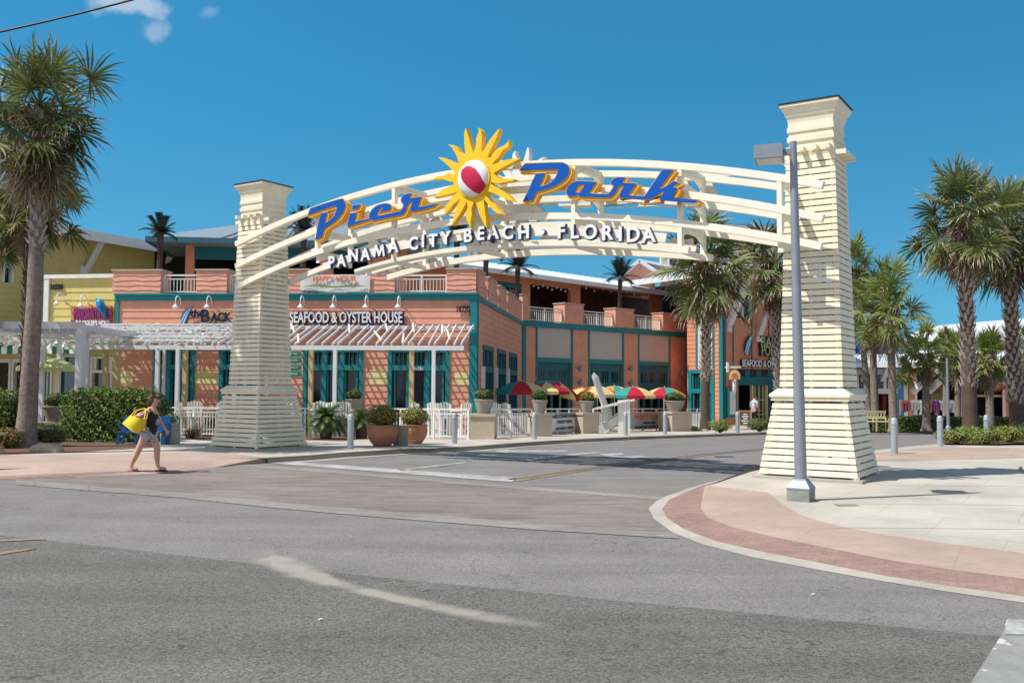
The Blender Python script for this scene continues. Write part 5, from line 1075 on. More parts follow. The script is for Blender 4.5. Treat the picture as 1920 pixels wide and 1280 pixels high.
#@@PART3 ---------------------------------------------------------- plants
def leafcloud(mb, c, rx, ry, rz, n, size, rn, shape='ball', inner=.55, mi=1):
    """leaf-sized faces through the outer part of a lumpy volume"""
    c = Vector(c); lumps = [(rn.uniform(0, 6.28), rn.uniform(-.6, 1), rn.uniform(.5, 1)) for _ in range(9)]
    for _ in range(n):
        if shape == 'ball':
            d = Vector((rn.gauss(0, 1), rn.gauss(0, 1), rn.gauss(0, 1))).normalized()
            lu = sum(max(0, d.dot(Vector((math.cos(a)*math.sqrt(max(0, 1-b*b)), math.sin(a)*math.sqrt(max(0, 1-b*b)), b))))**6*s for a, b, s in lumps)
            r = (inner+(1-inner)*rn.random()**.6)*(.84+.2*lu); p = Vector((d.x*rx*r, d.y*ry*r, d.z*rz*r)); nn = d
        else:
            f = rn.random(); u = [rn.uniform(-1, 1), rn.uniform(-1, 1), rn.uniform(-1, 1)]
            k = 2 if f < .34 else (1 if f < .8 else 0); sg = 1 if (k == 2 or rn.random() < .75) else -1
            if k == 1: sg = -1 if rn.random() < .85 else 1
            u[k] = sg*(1-rn.random()**2*.25); bump_ = 1+.07*math.sin(u[0]*7+u[2]*5)+.06*math.sin(u[0]*19+u[2]*14+u[1]*11)-.22*max(0, abs(u[0])-.7)**1.2*(1 if u[2] > 0 else .3)*2+rn.gauss(0, .02)
            p = Vector((u[0]*rx, u[1]*ry*bump_, u[2]*rz*bump_)); nn = Vector([sg if i == k else 0 for i in range(3)])
        nn = (nn+Vector((rn.uniform(-1, 1), rn.uniform(-1, 1), rn.uniform(-.3, 1)))*.8).normalized()
        t = nn.cross(Vector((rn.uniform(-1, 1), rn.uniform(-1, 1), rn.uniform(-1, 1)))).normalized(); b = nn.cross(t)
        s_ = size*rn.uniform(.6, 1.25); q = c+p
        mb.mi = rn.randrange(mi)
        mb.add([q-t*s_*.5, q-b*s_*.3+nn*s_*.06, q+t*s_*.55, q+b*s_*.3+nn*s_*.06], [(0, 1, 2, 3)])
def bush(name, base, rx, ry, rz, n, size, mats, label, cat='shrub', group=None, seed=1, shape='ball', core=True):
    rn = random.Random(seed); r = thing(name, base, label, cat, group); mb = MB(); c = Vector(base)+Vector((0, 0, rz*.95))
    leafcloud(mb, c, rx, ry, rz, n, size, rn, shape, .45 if shape == 'ball' else 1, len(mats)); mb.build('foliage', mats, r)
    mb = MB(); 
    for i in range(5): a = i*1.3; mb.tube([Vector(base)+Vector((0, 0, -.03)), c+Vector((math.cos(a)*rx*.5, math.sin(a)*ry*.5, rz*.2))], [.03, .012], 5)
    if core:                                       # branch mass deep inside, keeps the crown from reading as hollow
        mb.smooth = True; 
        if shape == 'ball': mb.lathe(c, [(0, -rz*.55), (rx*.45, -rz*.4), (rx*.6, 0), (rx*.45, rz*.4), (0, rz*.55)], 10)
        else: mb.cbox(c-Vector((0, 0, rz*.1)), rx*1.5, ry*1.4, rz*1.5)
    mb.build('branches', M_twig, r); return r
def frond(mb, base, az, el, L, R, nl, rn, droop=.5, width=.05, mi=0, tipmi=None, bend=.35):
    """fan-shaped palm leaf: stalk and folded, splitting leaflets"""
    d = Vector((math.cos(az)*math.cos(el), math.sin(az)*math.cos(el), math.sin(el))); side = Vector((-math.sin(az), math.cos(az), 0)); L *= rn.uniform(.7, 1.2)
    pts = [Vector(base)]; dd = d.copy()
    for k in range(3):
        dd = (dd+Vector((0, 0, -bend*.33*(.4+math.cos(el))))).normalized(); pts.append(pts[-1]+dd*L/3)
    mb.mi = mi
    for a, b in zip(pts, pts[1:]):
        mb.add([a+side*.02, a-side*.02, b-side*.016, b+side*.016], [(0, 1, 2, 3)]); up_ = side.cross((b-a).normalized())
        mb.add([a+up_*.02, a-up_*.02, b-up_*.016, b+up_*.016], [(0, 1, 2, 3)])
    hub = pts[-1]; up = side.cross(dd).normalized()
    if up.z < 0: up = -up
    tw = rn.uniform(-1.15, 1.15); sd = (side*math.cos(tw)+up*math.sin(tw)).normalized(); up = dd.cross(sd).normalized()
    if up.z < 0 and el > -.3: up = -up
    for i in range(nl):
        t = i/(nl-1)*2-1; a = t*rad(118); ll = R*(1-.28*abs(t)**2)*rn.uniform(.78, 1.12)
        v = (dd*math.cos(a)+sd*math.sin(a)).normalized(); v = (v+up*(.18-.10*abs(t))).normalized(); w = width*(1-.2*abs(t)); dr_ = rn.uniform(.5, 1.7)
        q0 = hub; vv = v; perp = (vv.cross(up)).normalized(); prev = None; seg = 4
        for k in range(seg+1):
            f = k/seg; ww = w*(.35+1.3*f if f < .45 else max(.06, 1.0*(1-f)/.55+.03)); q = q0
            fold = up*(.25*ww if i % 2 else -.25*ww)
            cur_ = (q+perp*ww*.5+fold, q-perp*ww*.5-fold)
            if prev: mb.mi = tipmi if (tipmi is not None and k == seg) else mi; mb.add([prev[0], prev[1], cur_[1], cur_[0]], [(0, 1, 2, 3)])
            prev = cur_; vv = (vv+Vector((rn.uniform(-.1, .1), rn.uniform(-.1, .1), -droop*f*f*dr_))).normalized(); q0 = q0+vv*ll/seg
def palm(base, top, r0, r1, R, seed, label, nfr=34, dead=14, boots=0, scale=1.0, group='cabbage palms around the square', greens=(0, 1), skirt=.9, lower=-.7, bend=.35, flare=1.5, lean=0.0, ragged=0):
    rn = random.Random(seed); base = Vector(base); top = Vector(top); r = thing('palm_tree', base, label, 'palm tree', group)
    mb = MB(); n = 26; pts = []; rs = []
    for i in range(n+1):
        t = i/n; p = base.lerp(top, t)+Vector((math.sin(t*3.1)*lean, 0, 0)); pts.append(p); rr = r0+(r1-r0)*min(1, t*1.25); rr *= 1+(flare-1)*max(0, 1-t*9)**2+.03*rn.uniform(-1, 1); rs.append(rr)
    H = (top-base).length; m2 = 90; P2 = []; R2_ = []
    for i in range(m2+1):
        t = i/m2; k = min(n-1, int(t*n)); f = t*n-k; P2.append(pts[k].lerp(pts[k+1], f)); R2_.append((rs[k]*(1-f)+rs[k+1]*f)*(1+.022*(i % 2)))
    mb.tube(P2, R2_, 14); mb.build('trunk', M_trunk if boots < .5 else M_trunkd, r)
    if boots:
        mb = MB(); z0 = 1-boots; cnt = int(H*boots*(30 if boots > .3 else 36)); ga = 2.39996
        for i in range(cnt):
            t = z0+(1-z0)*i/cnt; p = base.lerp(top, t)+Vector((math.sin(t*3.1)*lean, 0, 0)); a = i*ga; rr = r0+(r1-r0)*min(1, t*1.25); o = Vector((math.cos(a), math.sin(a), 0)); s_ = Vector((-o.y, o.x, 0)); h = rn.uniform(.16, .28)*scale; out_ = rn.uniform(.05, .13)*scale
            wd = .062*scale; b0_ = p+o*rr*.96; b1_ = p+o*(rr+out_)+Vector((0, 0, h))
            mb.add([b0_-s_*wd, b0_+s_*wd, b1_+s_*wd*.4, b1_-s_*wd*.4, b0_-s_*wd*.8-o*.02+Vector((0, 0, .07)), b0_+s_*wd*.8-o*.02+Vector((0, 0, .07)), b1_-o*.03+Vector((0, 0, .0))], [(0, 1, 2, 3), (5, 4, 6), (1, 5, 6, 2), (4, 0, 3, 6)])
        mb.build('leaf_bases', M_boot if boots < .95 else M_trunkd, r)
    mb = MB()
    for i in range(nfr):
        f = i/nfr; el = rad(80)-(rad(80)-lower)*f**.85+rn.uniform(-.28, .28); az = i*2.39996+rn.uniform(-.4, .4)
        b = top+Vector((0, 0, (.25-.85*f)*scale)); L = R*(.20+.34*rn.random()+.08*f)
        g = greens[1] if rn.random() < .35+.2*(f < .3) else greens[0]
        tip = 3 if rn.random() < ragged*.75 else None
        frond(mb, b, az, el, L*1.15, R*rn.uniform(.44, .58), 24, rn, droop=.5+.6*f, width=.066*scale, mi=g, tipmi=tip, bend=bend*(.5+f))
    for i in range(nfr//3):                        # young and broken fronds close to the heart
        frond(mb, top+Vector((0, 0, -rn.uniform(.0, .5)*scale)), rn.uniform(0, 6.28), rn.uniform(-.2, 1.2), R*rn.uniform(.08, .2), R*rn.uniform(.3, .48), 18, rn, droop=.8, width=.06*scale, mi=rn.choice((greens[0], greens[1], 2 if ragged else greens[0])), tipmi=3 if ragged and rn.random() < .5 else None, bend=.5)
    mb.build('crown', [M_frond, M_frond2, M_dead, M_deadp, M_frond3], r)
    if dead:
        mb = MB()
        for i in range(dead*2):
            az = i*2.39996+rn.uniform(-.4, .4); el = -rad(42)-rad(44)*rn.random(); b = top+Vector((0, 0, -(.05+.95*rn.random())*scale)); 
            frond(mb, b, az, el, R*.36*skirt*rn.uniform(.7, 1.2), R*.5*skirt*rn.uniform(.8, 1.15), 16, rn, droop=1.1, width=.045*scale, mi=0 if rn.random() < .7 else 1, bend=1.3)
        mb.build('dead_fronds', [M_dead, M_deadp], r)
    return r
def pt_(px, py, D): return P(px, py, D)
b = G(47, 838, SW); palm(b, P(74, 208, b.y+.1), .24, .16, 2.25, 11, 'tall ragged palm with smooth pale trunk at the left edge beside the rock', nfr=44, dead=20, boots=.42, scale=1.05, ragged=1, lower=rad(-62), lean=0.08, skirt=1.2, flare=1.35)
palm((-14.8, 21.6, SW), (-14.6, 21.6, 14.1), .26, .17, 2.2, 91, 'very tall palm beyond the left photo edge whose crown shades the left pillar', nfr=46, dead=26, boots=.3, scale=1.1, ragged=1, lower=rad(-60), skirt=1.2)
b = P(50, 800, 29.5); b.z = gz(29.5)+SW; palm(b, P(62, 372, 29.5), .22, .17, 1.75, 12, 'darker shorter palm standing close behind the tall ragged palm', nfr=36, dead=16, boots=1, ragged=.5)
b = P(-22, 800, 30.5); b.z = gz(30.5)+SW; palm(b, P(-22, 400, 30.5), .22, .17, 1.7, 22, 'palm crown reaching in at the left photo edge below the tall palm', nfr=34, dead=10, boots=1, ragged=.5)
b = G(1322, 806, SW); palm(b, P(1326, 492, b.y), .23, .18, 2.75, 13, 'bushy palm with rough diamond trunk in front of the pale wing panel', nfr=42, dead=28, boots=.72, scale=1.35, ragged=1, lower=rad(-45), flare=1.3)
b = P(1466, 800, 50); b.z = gz(50)+SW; palm(b, P(1450, 487, 50), .25, .2, 2.7, 14, 'bushy palm half hidden behind the right gate pillar', nfr=40, dead=20, boots=.9, scale=1.4, ragged=1, lower=rad(-45))
b = P(1820, 808, 34.5); b.z = gz(34.5)+SW; palm(b, P(1806, 402, 34.5), .27, .21, 2.35, 15, 'tallest palm of the right island with pale diamond patterned trunk', nfr=42, dead=24, boots=.78, scale=1.2, ragged=.9, lower=rad(-50), flare=1.25)
b = P(1908, 806, 37); b.z = gz(37)+SW; palm(b, P(1888, 430, 37), .28, .22, 2.5, 16, 'palm with reddish peeling trunk at the right photo edge', nfr=42, dead=24, boots=.85, scale=1.3, ragged=.8, lower=rad(-50), flare=1.3)
far = [(1632, 1606, 505, 50, 1.9, 'dark palm rising just right of the gate pillar', 17), (1642, 1634, 590, 47, 1.9, 'lower dark palm tucked beside the gate pillar', 27), (1676, 1668, 575, 44, 2.35, 'slender palm with spreading green crown before the blue shop', 18), (1737, 1735, 662, 46, 1.5, 'short palm with yellow green crown before the orange shop', 19),
       (1796, 1796, 660, 50, 1.35, 'short palm just left of the tallest palm of the right island', 20), (1856, 1855, 664, 47, 1.4, 'short green palm between the two big palms at the right', 21), (1938, 1935, 660, 48, 1.6, 'short palm crown cut by the right photo edge', 23), (1772, 1775, 655, 56, 1.3, 'small distant palm behind the short palms before the orange shop', 24)]
for bx_, tx, ty, D, R, lb, sd in far:
    b = P(bx_, 800, D); b.z = gz(D)+SW; palm(b, P(tx, ty, D), .20 if D < 50 else .16, .16, R, sd, lb, nfr=25, dead=6, boots=0, scale=1.2, ragged=.1, lower=rad(-30), greens=(1, 4) if D > 43 and sd != 17 and sd != 27 else (0, 4), bend=.3)
# dark slim palms on the roof terraces
def roofpalm(px, yb, yt, D, label, seed, s=1.0):
    rn = random.Random(seed); b = P(px, yb, D); t = P(px+2, yt, D); r = thing('terrace_palm', b, label, 'palm tree', 'slim dark palms on the roof terraces'); mb = MB(); mb.tube([b, b.lerp(t, .5), t], [.13, .11, .15], 10); mb.build('trunk', M_rooftrunk, r)
    mb = MB(); n = 17
    for i in range(n):
        az = i*2.399; el = rad(84)-rad(78)*(i/n)**1.2; d = Vector((math.cos(az)*math.cos(el), math.sin(az)*math.cos(el), math.sin(el))); L = 1.25*s*rn.uniform(.85, 1.1); q = t.copy(); sd = Vector((-math.sin(az), math.cos(az), 0)); prev = None
        for k in range(6):
            w = .15*s*(1-.75*abs(k/5-.3)); cur_ = (q+sd*w, q-sd*w)
            if prev: mb.add([prev[0], prev[1], cur_[1], cur_[0]], [(0, 1, 2, 3)])
            if k:
                for s_ in (-1, 1):
                    for j in range(3):
                        bq = q-d*L/5*j/3; mb.add([bq, bq+d*.09, bq+sd*s_*.33*s+d*.26*s-Vector((0, 0, .07))], [(0, 1, 2)])
            prev = cur_; q = q+d*L/5; d = (d+Vector((0, 0, -.10-.1*(i > 11)))).normalized()
    mb.build('crown', M_rooftree, r); return r
roofpalm(299, 512, 437, 39.5, 'slim dark palm behind the left end of the terrace parapet', 1, .62)
roofpalm(568, 500, 436, 41, 'slim dark palm behind the letter P of the arch', 2, .85)
roofpalm(855, 512, 452, 41, 'slim dark palm behind the sunburst sign', 3, .75)
roofpalm(910, 524, 474, 41, 'slim dark palm just right of the sunburst behind the corner parapet', 4, .7)
roofpalm(969, 565, 503, 51.0, 'slim dark palm on the terrace left of the first balcony rail', 5, 1.0)
roofpalm(1161, 592, 522, 58.0, 'slim dark palm on the terrace near the wing', 6, 1.0)
# hedges, shrubs, beds
def bed(name, pts, label): sheet(name, [tuple(p)[:2] for p in gp(pts, SW+.008)], SW+.008, M_mulch, None, None, 'structure')
bed('mulch_soil', [(-300, 860), (0, 852), (115, 848), (290, 838), (300, 825), (-300, 822)], '')
bed('planting_soil', [(560, 824), (640, 826), (700, 820), (690, 813), (560, 813)], '')
bed('planting_soil', [(350, 822), (400, 826), (420, 820), (400, 812), (345, 812)], '')
bed('island_soil', [(1768, 831.5), (1850, 833), (1905, 830), (2200, 828), (2200, 812), (1768, 814)], '')
hb = P(211, 800, 28.6); hb.z = gz(28.6)+SW
bush('clipped_hedge', hb, 1.26, .8, .80, 9500, .085, [M_hedge, M_hedge, M_lime], 'large dark clipped hedge left of the blue bench', 'hedge', None, 31, 'box')
hb = P(-20, 800, 29.5); hb.z = gz(29.5)+SW
bush('clipped_hedge', hb, 1.0, .7, .78, 4000, .085, [M_hedge, M_hedge, M_lime], 'dark clipped hedge at the left photo edge', 'hedge', None, 32, 'box')
bush('round_shrub', G(14, 840, SW), .50, .42, .30, 1500, .06, [M_shrub, M_copper], 'low round shrub left of the tall palm trunk', seed=33)
bush('round_shrub', G(92, 836, SW), .62, .45, .33, 2200, .06, [M_shrub, M_hedge], 'low round shrub right of the tall palm trunk above the rock', seed=34)
hb = P(295, 790, 30.5); hb.z = gz(30.5)+SW+.25; bush('round_shrub', hb, .55, .5, .68, 2200, .08, [M_hedge, M_shrub], 'rounded dark shrub rising behind the walking woman', seed=35)
for (px, py, rx, rz, lb, sd) in ((1350, 811, .55, .32, 'small lime shrub right of the central palm foot', 36), (1297, 808, .35, .13, 'tiny lime shrub left of the central palm foot', 37), (1424, 809, .7, .34, 'dark green shrub beside the sandwich board', 38)):
    bush('round_shrub', G(px, py, SW), rx, rx*.8, rz, 1300, .075, [M_lime, M_shrub] if sd != 38 else [M_hedge, M_shrub], lb, seed=sd)
sq = [(1793, 832, .62, .27, 39), (1850, 833, .72, .27, 40), (1893, 829, .6, .30, 41), (1815, 826, .7, .30, 42), (1875, 823, .8, .30, 43), (1935, 826, .8, .34, 44), (1985, 826, .8, .34, 45)]
lbs = ['lime shrub at the front left of the island bed', 'lime shrub at the front middle of the island bed', 'lime shrub at the front right of the island bed', 'lime shrub at the foot of the tallest right palm', 'lime shrub behind the front row of the island bed', 'darker shrub cut by the right photo edge', 'dark shrub outside the right end of the island bed']
for (px, py, rx, rz, sd), lb in zip(sq, lbs): bush('lime_shrub', G(px, py, SW), rx, rx*.7, rz, 1500, .07, [M_lime, M_lime, M_shrub] if sd < 44 else [M_hedge, M_shrub], lb, seed=sd)
for i, (px, D, w, lb) in enumerate(((1600, 47, 1.6, 'low dark hedge beneath the yellow bench'), (1700, 47, 1.5, 'low dark hedge left of the short palm trunk'), (1790, 47.5, 1.9, 'low dark hedge behind the silver bollard near the lime shrubs'), (1890, 48, 2.3, 'low dark hedge between the two big right palms'))):
    hb = P(px, 800, D); hb.z = gz(D)+SW; bush('clipped_hedge', hb, w, .5, .36, 2200, .11, [M_hedge, M_shrub], lb, 'hedge', None, 50+i, 'box')
def rock(c, sx, sy, sz, seed, label):
    rn = random.Random(seed); bm = bmesh.new(); bmesh.ops.create_icosphere(bm, subdivisions=3, radius=1)
    ph = [(Vector((rn.gauss(0, 1), rn.gauss(0, 1), rn.gauss(0, 1))).normalized(), rn.uniform(.55, .95)) for _ in range(9)]
    for v in bm.verts:
        p = v.co.copy()
        for d, k in ph:
            if p.dot(d) > k: p -= d*(p.dot(d)-k)*.85
        p *= 1+.03*math.sin(p.x*9+seed)+.03*math.sin(p.y*11+p.z*7)
        v.co = Vector((p.x*sx, p.y*sy, max(-.2, p.z)*sz))
    me = bpy.data.meshes.new('rock'); bm.to_mesh(me); bm.free(); me.materials.append(M_rock); o = bpy.data.objects.new('rock', me); COL.objects.link(o); o.location = c; ORG[o] = Vector(c); tag(o, label, 'rock')
rock(G(88, 848, SW), .44, .3, .26, 3, 'tan boulder on the mulch beside the tall left palm')
rock(G(-10, 850, SW), .25, .2, .14, 4, 'small stone at the left photo edge on mulch')
rock(G(1316, 808, SW), .45, .25, .14, 5, 'flat pale stone at the foot of the central palm')
rock(G(1276, 807, SW), .3, .2, .1, 6, 'small brown stone left of the central palm foot')
rock(G(1914, 884, SW), .05, .05, .11, 7, 'small dark brown stone at the right edge of the pale pavement')
# ---------------------------------------------------------------- pots and planters
def pot(base, r, h, mt, label, fol=None, seed=1, fluted=0, kind='bowl', fr_=.0, fh=.5, group=None, name='plant_pot', nl=1300):
    rt = thing(name, base, label, 'planter', group); mb = MB()
    if kind == 'bowl': prof = [(r*.45, 0), (r*.55, .02*h), (r*.82, .28*h), (r*.97, .55*h), (r, .78*h), (r*.97, .90*h), (r*1.03, .92*h), (r*1.05, h), (r*.93, h), (r*.88, .9*h), (0, .88*h)]
    elif kind == 'cyl': prof = [(r*.96, 0), (r, .05*h), (r, .95*h), (r*.99, h), (r*.85, h), (r*.84, .9*h), (0, .9*h)]
    else: prof = [(r*.62, 0), (r*.72, .2*h), (r*.92, .7*h), (r, .9*h), (r*1.05, .93*h), (r*1.04, h), (r*.9, h), (r*.88, .9*h), (0, .88*h)]
    n = 120 if fluted else 44; b = []; mb.smooth = True
    pr2 = []
    for (r0_, z0_), (r1_, z1_) in zip(prof, prof[1:]):
        for k in range(3): pr2.append((r0_+(r1_-r0_)*k/3, z0_+(z1_-z0_)*k/3))
    pr2.append(prof[-1])
    for rr, zz in pr2:
        for k in range(n):
            a = 2*math.pi*k/n; q = rr*(1+(fluted*(abs(math.cos(a*11+zz*6.5))-.5) if zz < .85*h and rr > .3*r else 0)); b.append(Vector(base)+Vector((q*math.cos(a), q*math.sin(a), zz)))
    mb.add(b, [(i*n+k, i*n+(k+1) % n, (i+1)*n+(k+1) % n, (i+1)*n+k) for i in range(len(pr2)-1) for k in range(n)])
    mb.build('pot', mt, rt)
    if fol:
        rn = random.Random(seed); mb = MB(); c = Vector(base)+Vector((0, 0, h+fh*.75)); leafcloud(mb, c, fr_, fr_, fh, nl, .065*(base[1]/27), rn, 'ball', .35, len(fol)); mb.build('foliage', fol, rt)
        mb = MB(); mb.lathe(c, [(0, -fh*.9), (fr_*.35, -fh*.6), (fr_*.5, 0), (fr_*.35, fh*.4), (0, fh*.5)], 9); mb.build('stems', M_twig, rt)
    return rt
pot(G(717, 836, SW), .44, .60, M_terra, 'large terracotta bowl pot with spiral grooves nearest the kerb', [M_copper, M_shrub, M_lime], 61, .05, fr_=.50, fh=.36, nl=3200)
pot(G(776, 832, SW), .40, .58, M_terra, 'second terracotta bowl pot partly behind the grey cylinder', [M_copper, M_shrub, M_lime], 62, .05, fr_=.46, fh=.32, nl=2600)
pot(G(751, 834.5, SW), .22, .58, M_greypot, 'plain grey cylinder planter between the two terracotta bowls', None, 0, 0, 'cyl')
pot(G(319, 832, SW), .27, .60, M_greypot if 0 else M_conc, 'pale round planter with grassy plant right of the blue bench', [M_shrub, M_lime], 64, 0, 'cyl', .26, .16, nl=500)
# stone piers with pots on top
def pier(px, py, w, h, label, ptl, seed, rot, fol):
    b = G(px, py, SW); r = thing('stone_pier', b, label, 'pier', 'stone fence piers with pots'); mb = MB(); d = .6
    f = Fr((b.x-w/2*math.cos(rot), b.y-w/2*math.sin(rot)), (b.x+w/2*math.cos(rot), b.y+w/2*math.sin(rot)))
    mb.box(f, 0, w, -w*.9, 0, b.z-.1, b.z+h-.09); mb.build('body', M_stone, r); mb = MB(); mb.box(f, -.05, w+.05, -w*.95, .05, b.z+h-.09, b.z+h); mb.build('cap', M_stone, r)
    if ptl: c = f.pt(w/2, -w*.45, b.z+h); pot(c, w*.40, .50, M_greypot, ptl, fol, seed, 0, 'tub', w*.40, .23, nl=900, name='plant_pot', group='pots standing on the stone piers')
    return b
PB = [pier(904, 823, .84, .86, 'first stone pier right of the salmon building corner', 'grey pot with leafy plant on the first stone pier', 65, -.1, [M_shrub, M_hedge]),
      pier(1018, 818, .74, .86, 'second stone pier left of the black lettered banner', 'grey pot with dark round plant on the second stone pier', 66, .35, [M_hedge]),
      pier(1108, 812.5, .76, .86, 'third stone pier between the black lettered banner and the giant chair', 'grey pot with pale leafy plant on the third stone pier', 67, .45, [M_lime, M_shrub, M_copper]),
      pier(1279, 808.5, 1.15, .90, 'fourth and widest stone pier right of the orange lettered banner', 'grey pot with dark plant on the fourth stone pier', 68, .5, [M_hedge, M_shrub]),
      pier(661, 817, .80, .86, 'stone pier behind the cycads left of the terracotta pots', 'grey pot with round plant on the pier behind the cycads', 69, 0, [M_shrub, M_hedge])]
# low wall with planter left of the hedge
wb = G(100, 812, SW); f = Fr((P(64, 800, 30.5).x, 30.5), (P(128, 800, 30.5).x, 30.5)); z_ = gz(30.5)+SW; r = thing('low_stone_wall', f.pt(.5, 0, z_), 'low pale stone wall carrying the big grey pot behind the tall palm', 'wall')
mb = MB(); mb.box(f, 0, f.L, -.6, 0, z_-.1, z_+.44); mb.build('body', M_stone, r); mb = MB(); mb.box(f, -.05, f.L+.05, -.66, .06, z_+.44, z_+.54); mb.build('cap', M_stone, r)
pot(f.pt(f.L/2, -.3, z_+.54), .42, .52, M_greypot, 'big grey pot with trailing plant on the low stone wall', [M_shrub, M_hedge], 70, 0, 'tub', .46, .26, nl=1500)
# cycads
def cycad(base, h, R, seed, label, n=26):
    rn = random.Random(seed); base = Vector(base); r = thing('cycad', base, label, 'cycad'); top = base+Vector((0, 0, h)); mb = MB(); mb.tube([base-Vector((0, 0, .03)), base+Vector((0, 0, h*.5)), top], [.19, .21, .15], 12); mb.build('trunk', M_trunkd, r)
    mb = MB()
    for i in range(n):
        az = i*2.399; el = rad(72)-rad(66)*(i/n); d = Vector((math.cos(az)*math.cos(el), math.sin(az)*math.cos(el), math.sin(el))); q = top.copy(); sd = Vector((-math.sin(az), math.cos(az), 0)); L = R*rn.uniform(.85, 1.1); K = 22
        for k in range(K):
            f = k/K; q2 = q+d*L/K; up = sd.cross(d); l = .21*math.sin(math.pi*(.12+.85*f))+.02
            mb.add([q+sd*.012, q-sd*.012, q2-sd*.01, q2+sd*.01], [(0, 1, 2, 3)])
            for s_ in (-1, 1): mb.add([q, q+d*.04, q+sd*s_*l+d*l*.75+Vector((0, 0, .02))], [(0, 1, 2)])
            q = q2; d = (d+Vector((0, 0, -.07-.03*math.cos(el)))).normalized()
    mb.build('fronds', M_cycad, r)
cycad(G(611, 823, SW), .60, .92, 71, 'cycad with dark trunk between the left pillar and the first bollard', 60)
cycad(G(678, 822, SW), .60, .72, 72, 'smaller cycad behind the silver bollard near the terracotta pots', 22)
cycad(G(410, 817, SW), .55, .78, 73, 'cycad peeking out left of the left gate pillar', 24)
bush('red_shrub', G(360, 822, SW), .30, .25, .2, 500, .06, [M_copper, M_shrub], 'sparse red leaved shrub at the fence foot left of the left pillar', seed=74, core=False)
# ---------------------------------------------------------------- fences
def fence(x0, y0, x1, y1, label, h=1.02, n=0):
    a, b = G(x0, y0, SW), G(x1, y1, SW); f = Fr(a.xy, b.xy); zA = a.z; r = thing('railing_panel', a, label, 'railing', 'white railing panels of the patio')
    z = (a.z+b.z)/2; mb = MB(); dz = b.z-a.z
    def bm_(u0, u1, w, zz, hh): mb.beam(f.pt(u0, 0, a.z+dz*u0/f.L+zz), f.pt(u1, 0, a.z+dz*u1/f.L+zz), w, hh)
    bm_(0, f.L, .06, h, .05); bm_(0, f.L, .03, h-.15, .035); bm_(0, f.L, .04, .1, .04); mb.build('rails', M_white, r)
    mb = MB(); k = int(f.L/.115)
    for i in range(1, k): u = f.L*i/k; q = a.z+dz*u/f.L; mb.box(f, u-.011, u+.011, -.011, .011, q+.1, q+h-.15)
    mb.build('pickets', M_white, r)
    q_ = max(1, round(f.L/1.25))
    for i in range(q_+1): u = f.L*i/q_; q = a.z+dz*u/f.L; mb = MB(); mb.box(f, u-.03, u+.03, -.03, .03, q, q+h+.01); mb.build('post', M_white, r)
    return f, a, b
fence(308, 817, 420, 819, 'white railing panel between the pale planter and the left pillar')
fence(500, 821, 641, 820, 'white railing panel behind the big cycad')
fence(690, 820, 878, 824, 'white railing panel behind the terracotta pots up to the first pier')
fence(914, 821, 998, 817, 'white railing panel between the first and second stone piers')
fb = fence(1022, 815, 1088, 811, 'white railing panel carrying the black lettered banner')
fence(1112, 810, 1146, 808, 'white railing panel left of the giant chair')
fo = fence(1178, 808, 1256, 806, 'white railing panel carrying the orange lettered banner')
fence(1288, 806, 1326, 804, 'white railing panel right of the widest pier')
f = fb[0]; banner(f, 1030, 1084, 774, 807, .08, 'white banner with black welcome words on the railing between piers', [('WELCOME BIKERS', .82, .26, M_bannerblk, .92), ('PARTY HERE', .50, .20, M_bannerblk, .5), ('& PARTY AREA', .14, .16, M_navy, .6)])
f = fo[0]; banner(f, 1182, 1251, 773, 804, .08, 'grey banner with orange happy hour words beside the giant chair', [('HAPPY HOUR', .74, .42, M_redor, .80), ('EVERY DAY', .38, .13, M_navy, .35), ('DRINK SPECIALS', .14, .15, M_bannerblk, .8)], mat('banner_grey', (.42, .43, .42), .6))
# giant white slatted chair
cb = G(1172, 812, SW); cb.y += .4; D = cb.y; r = thing('giant_chair', cb, 'oversized white slatted lounge chair standing by the kerb railing', 'chair'); q = lambda px, py, dy=0: P(px, py, D+dy)
for dy in (0, 1.0): mb = MB(); mb.beam(q(1165, 811, dy*0)+Vector((dy*.34, dy, 0)), q(1165, 750)+Vector((dy*.34, dy, 0)), .30, .14); mb.build('front_leg', M_white, r)
mb = MB()
mb.beam(q(1178, 811)+Vector((0, -.08, 0)), q(1177, 752)+Vector((0, -.08, 0)), .14, .14); mb.build('front_trim', M_white, r)
mb = MB()
for dy in (-.05, 1.05): mb.beam(q(1114, 767)+Vector((dy*.34, dy, 0)), q(1180, 750)+Vector((dy*.34, dy, 0)), .34, .07)
mb.build('armrests', M_white, r)
mb = MB()
for k in range(6): dy = .0+.19*k; mb.beam(q(1140, 793)+Vector((dy*.34, dy, 0)), q(1108+abs(k-2.5)*.8, 697+abs(k-2.5)*3)+Vector((dy*.34, dy, 0)), .16, .05, up=(1, 0, .2))
mb.build('backrest', M_white, r)
mb = MB()
for dy in (.05, .95): mb.beam(q(1118, 810)+Vector((dy*.34, dy, 0)), q(1170, 779)+Vector((dy*.34, dy, 0)), .08, .30)
for k in range(7): a = q(1128+6.5*k, 799-3.9*k)+Vector((0, 0, .15)); mb.beam(a+Vector((0, -.0, 0)), a+Vector((.34, 1.0, 0)), .11, .04)
mb.build('seat', M_white, r)
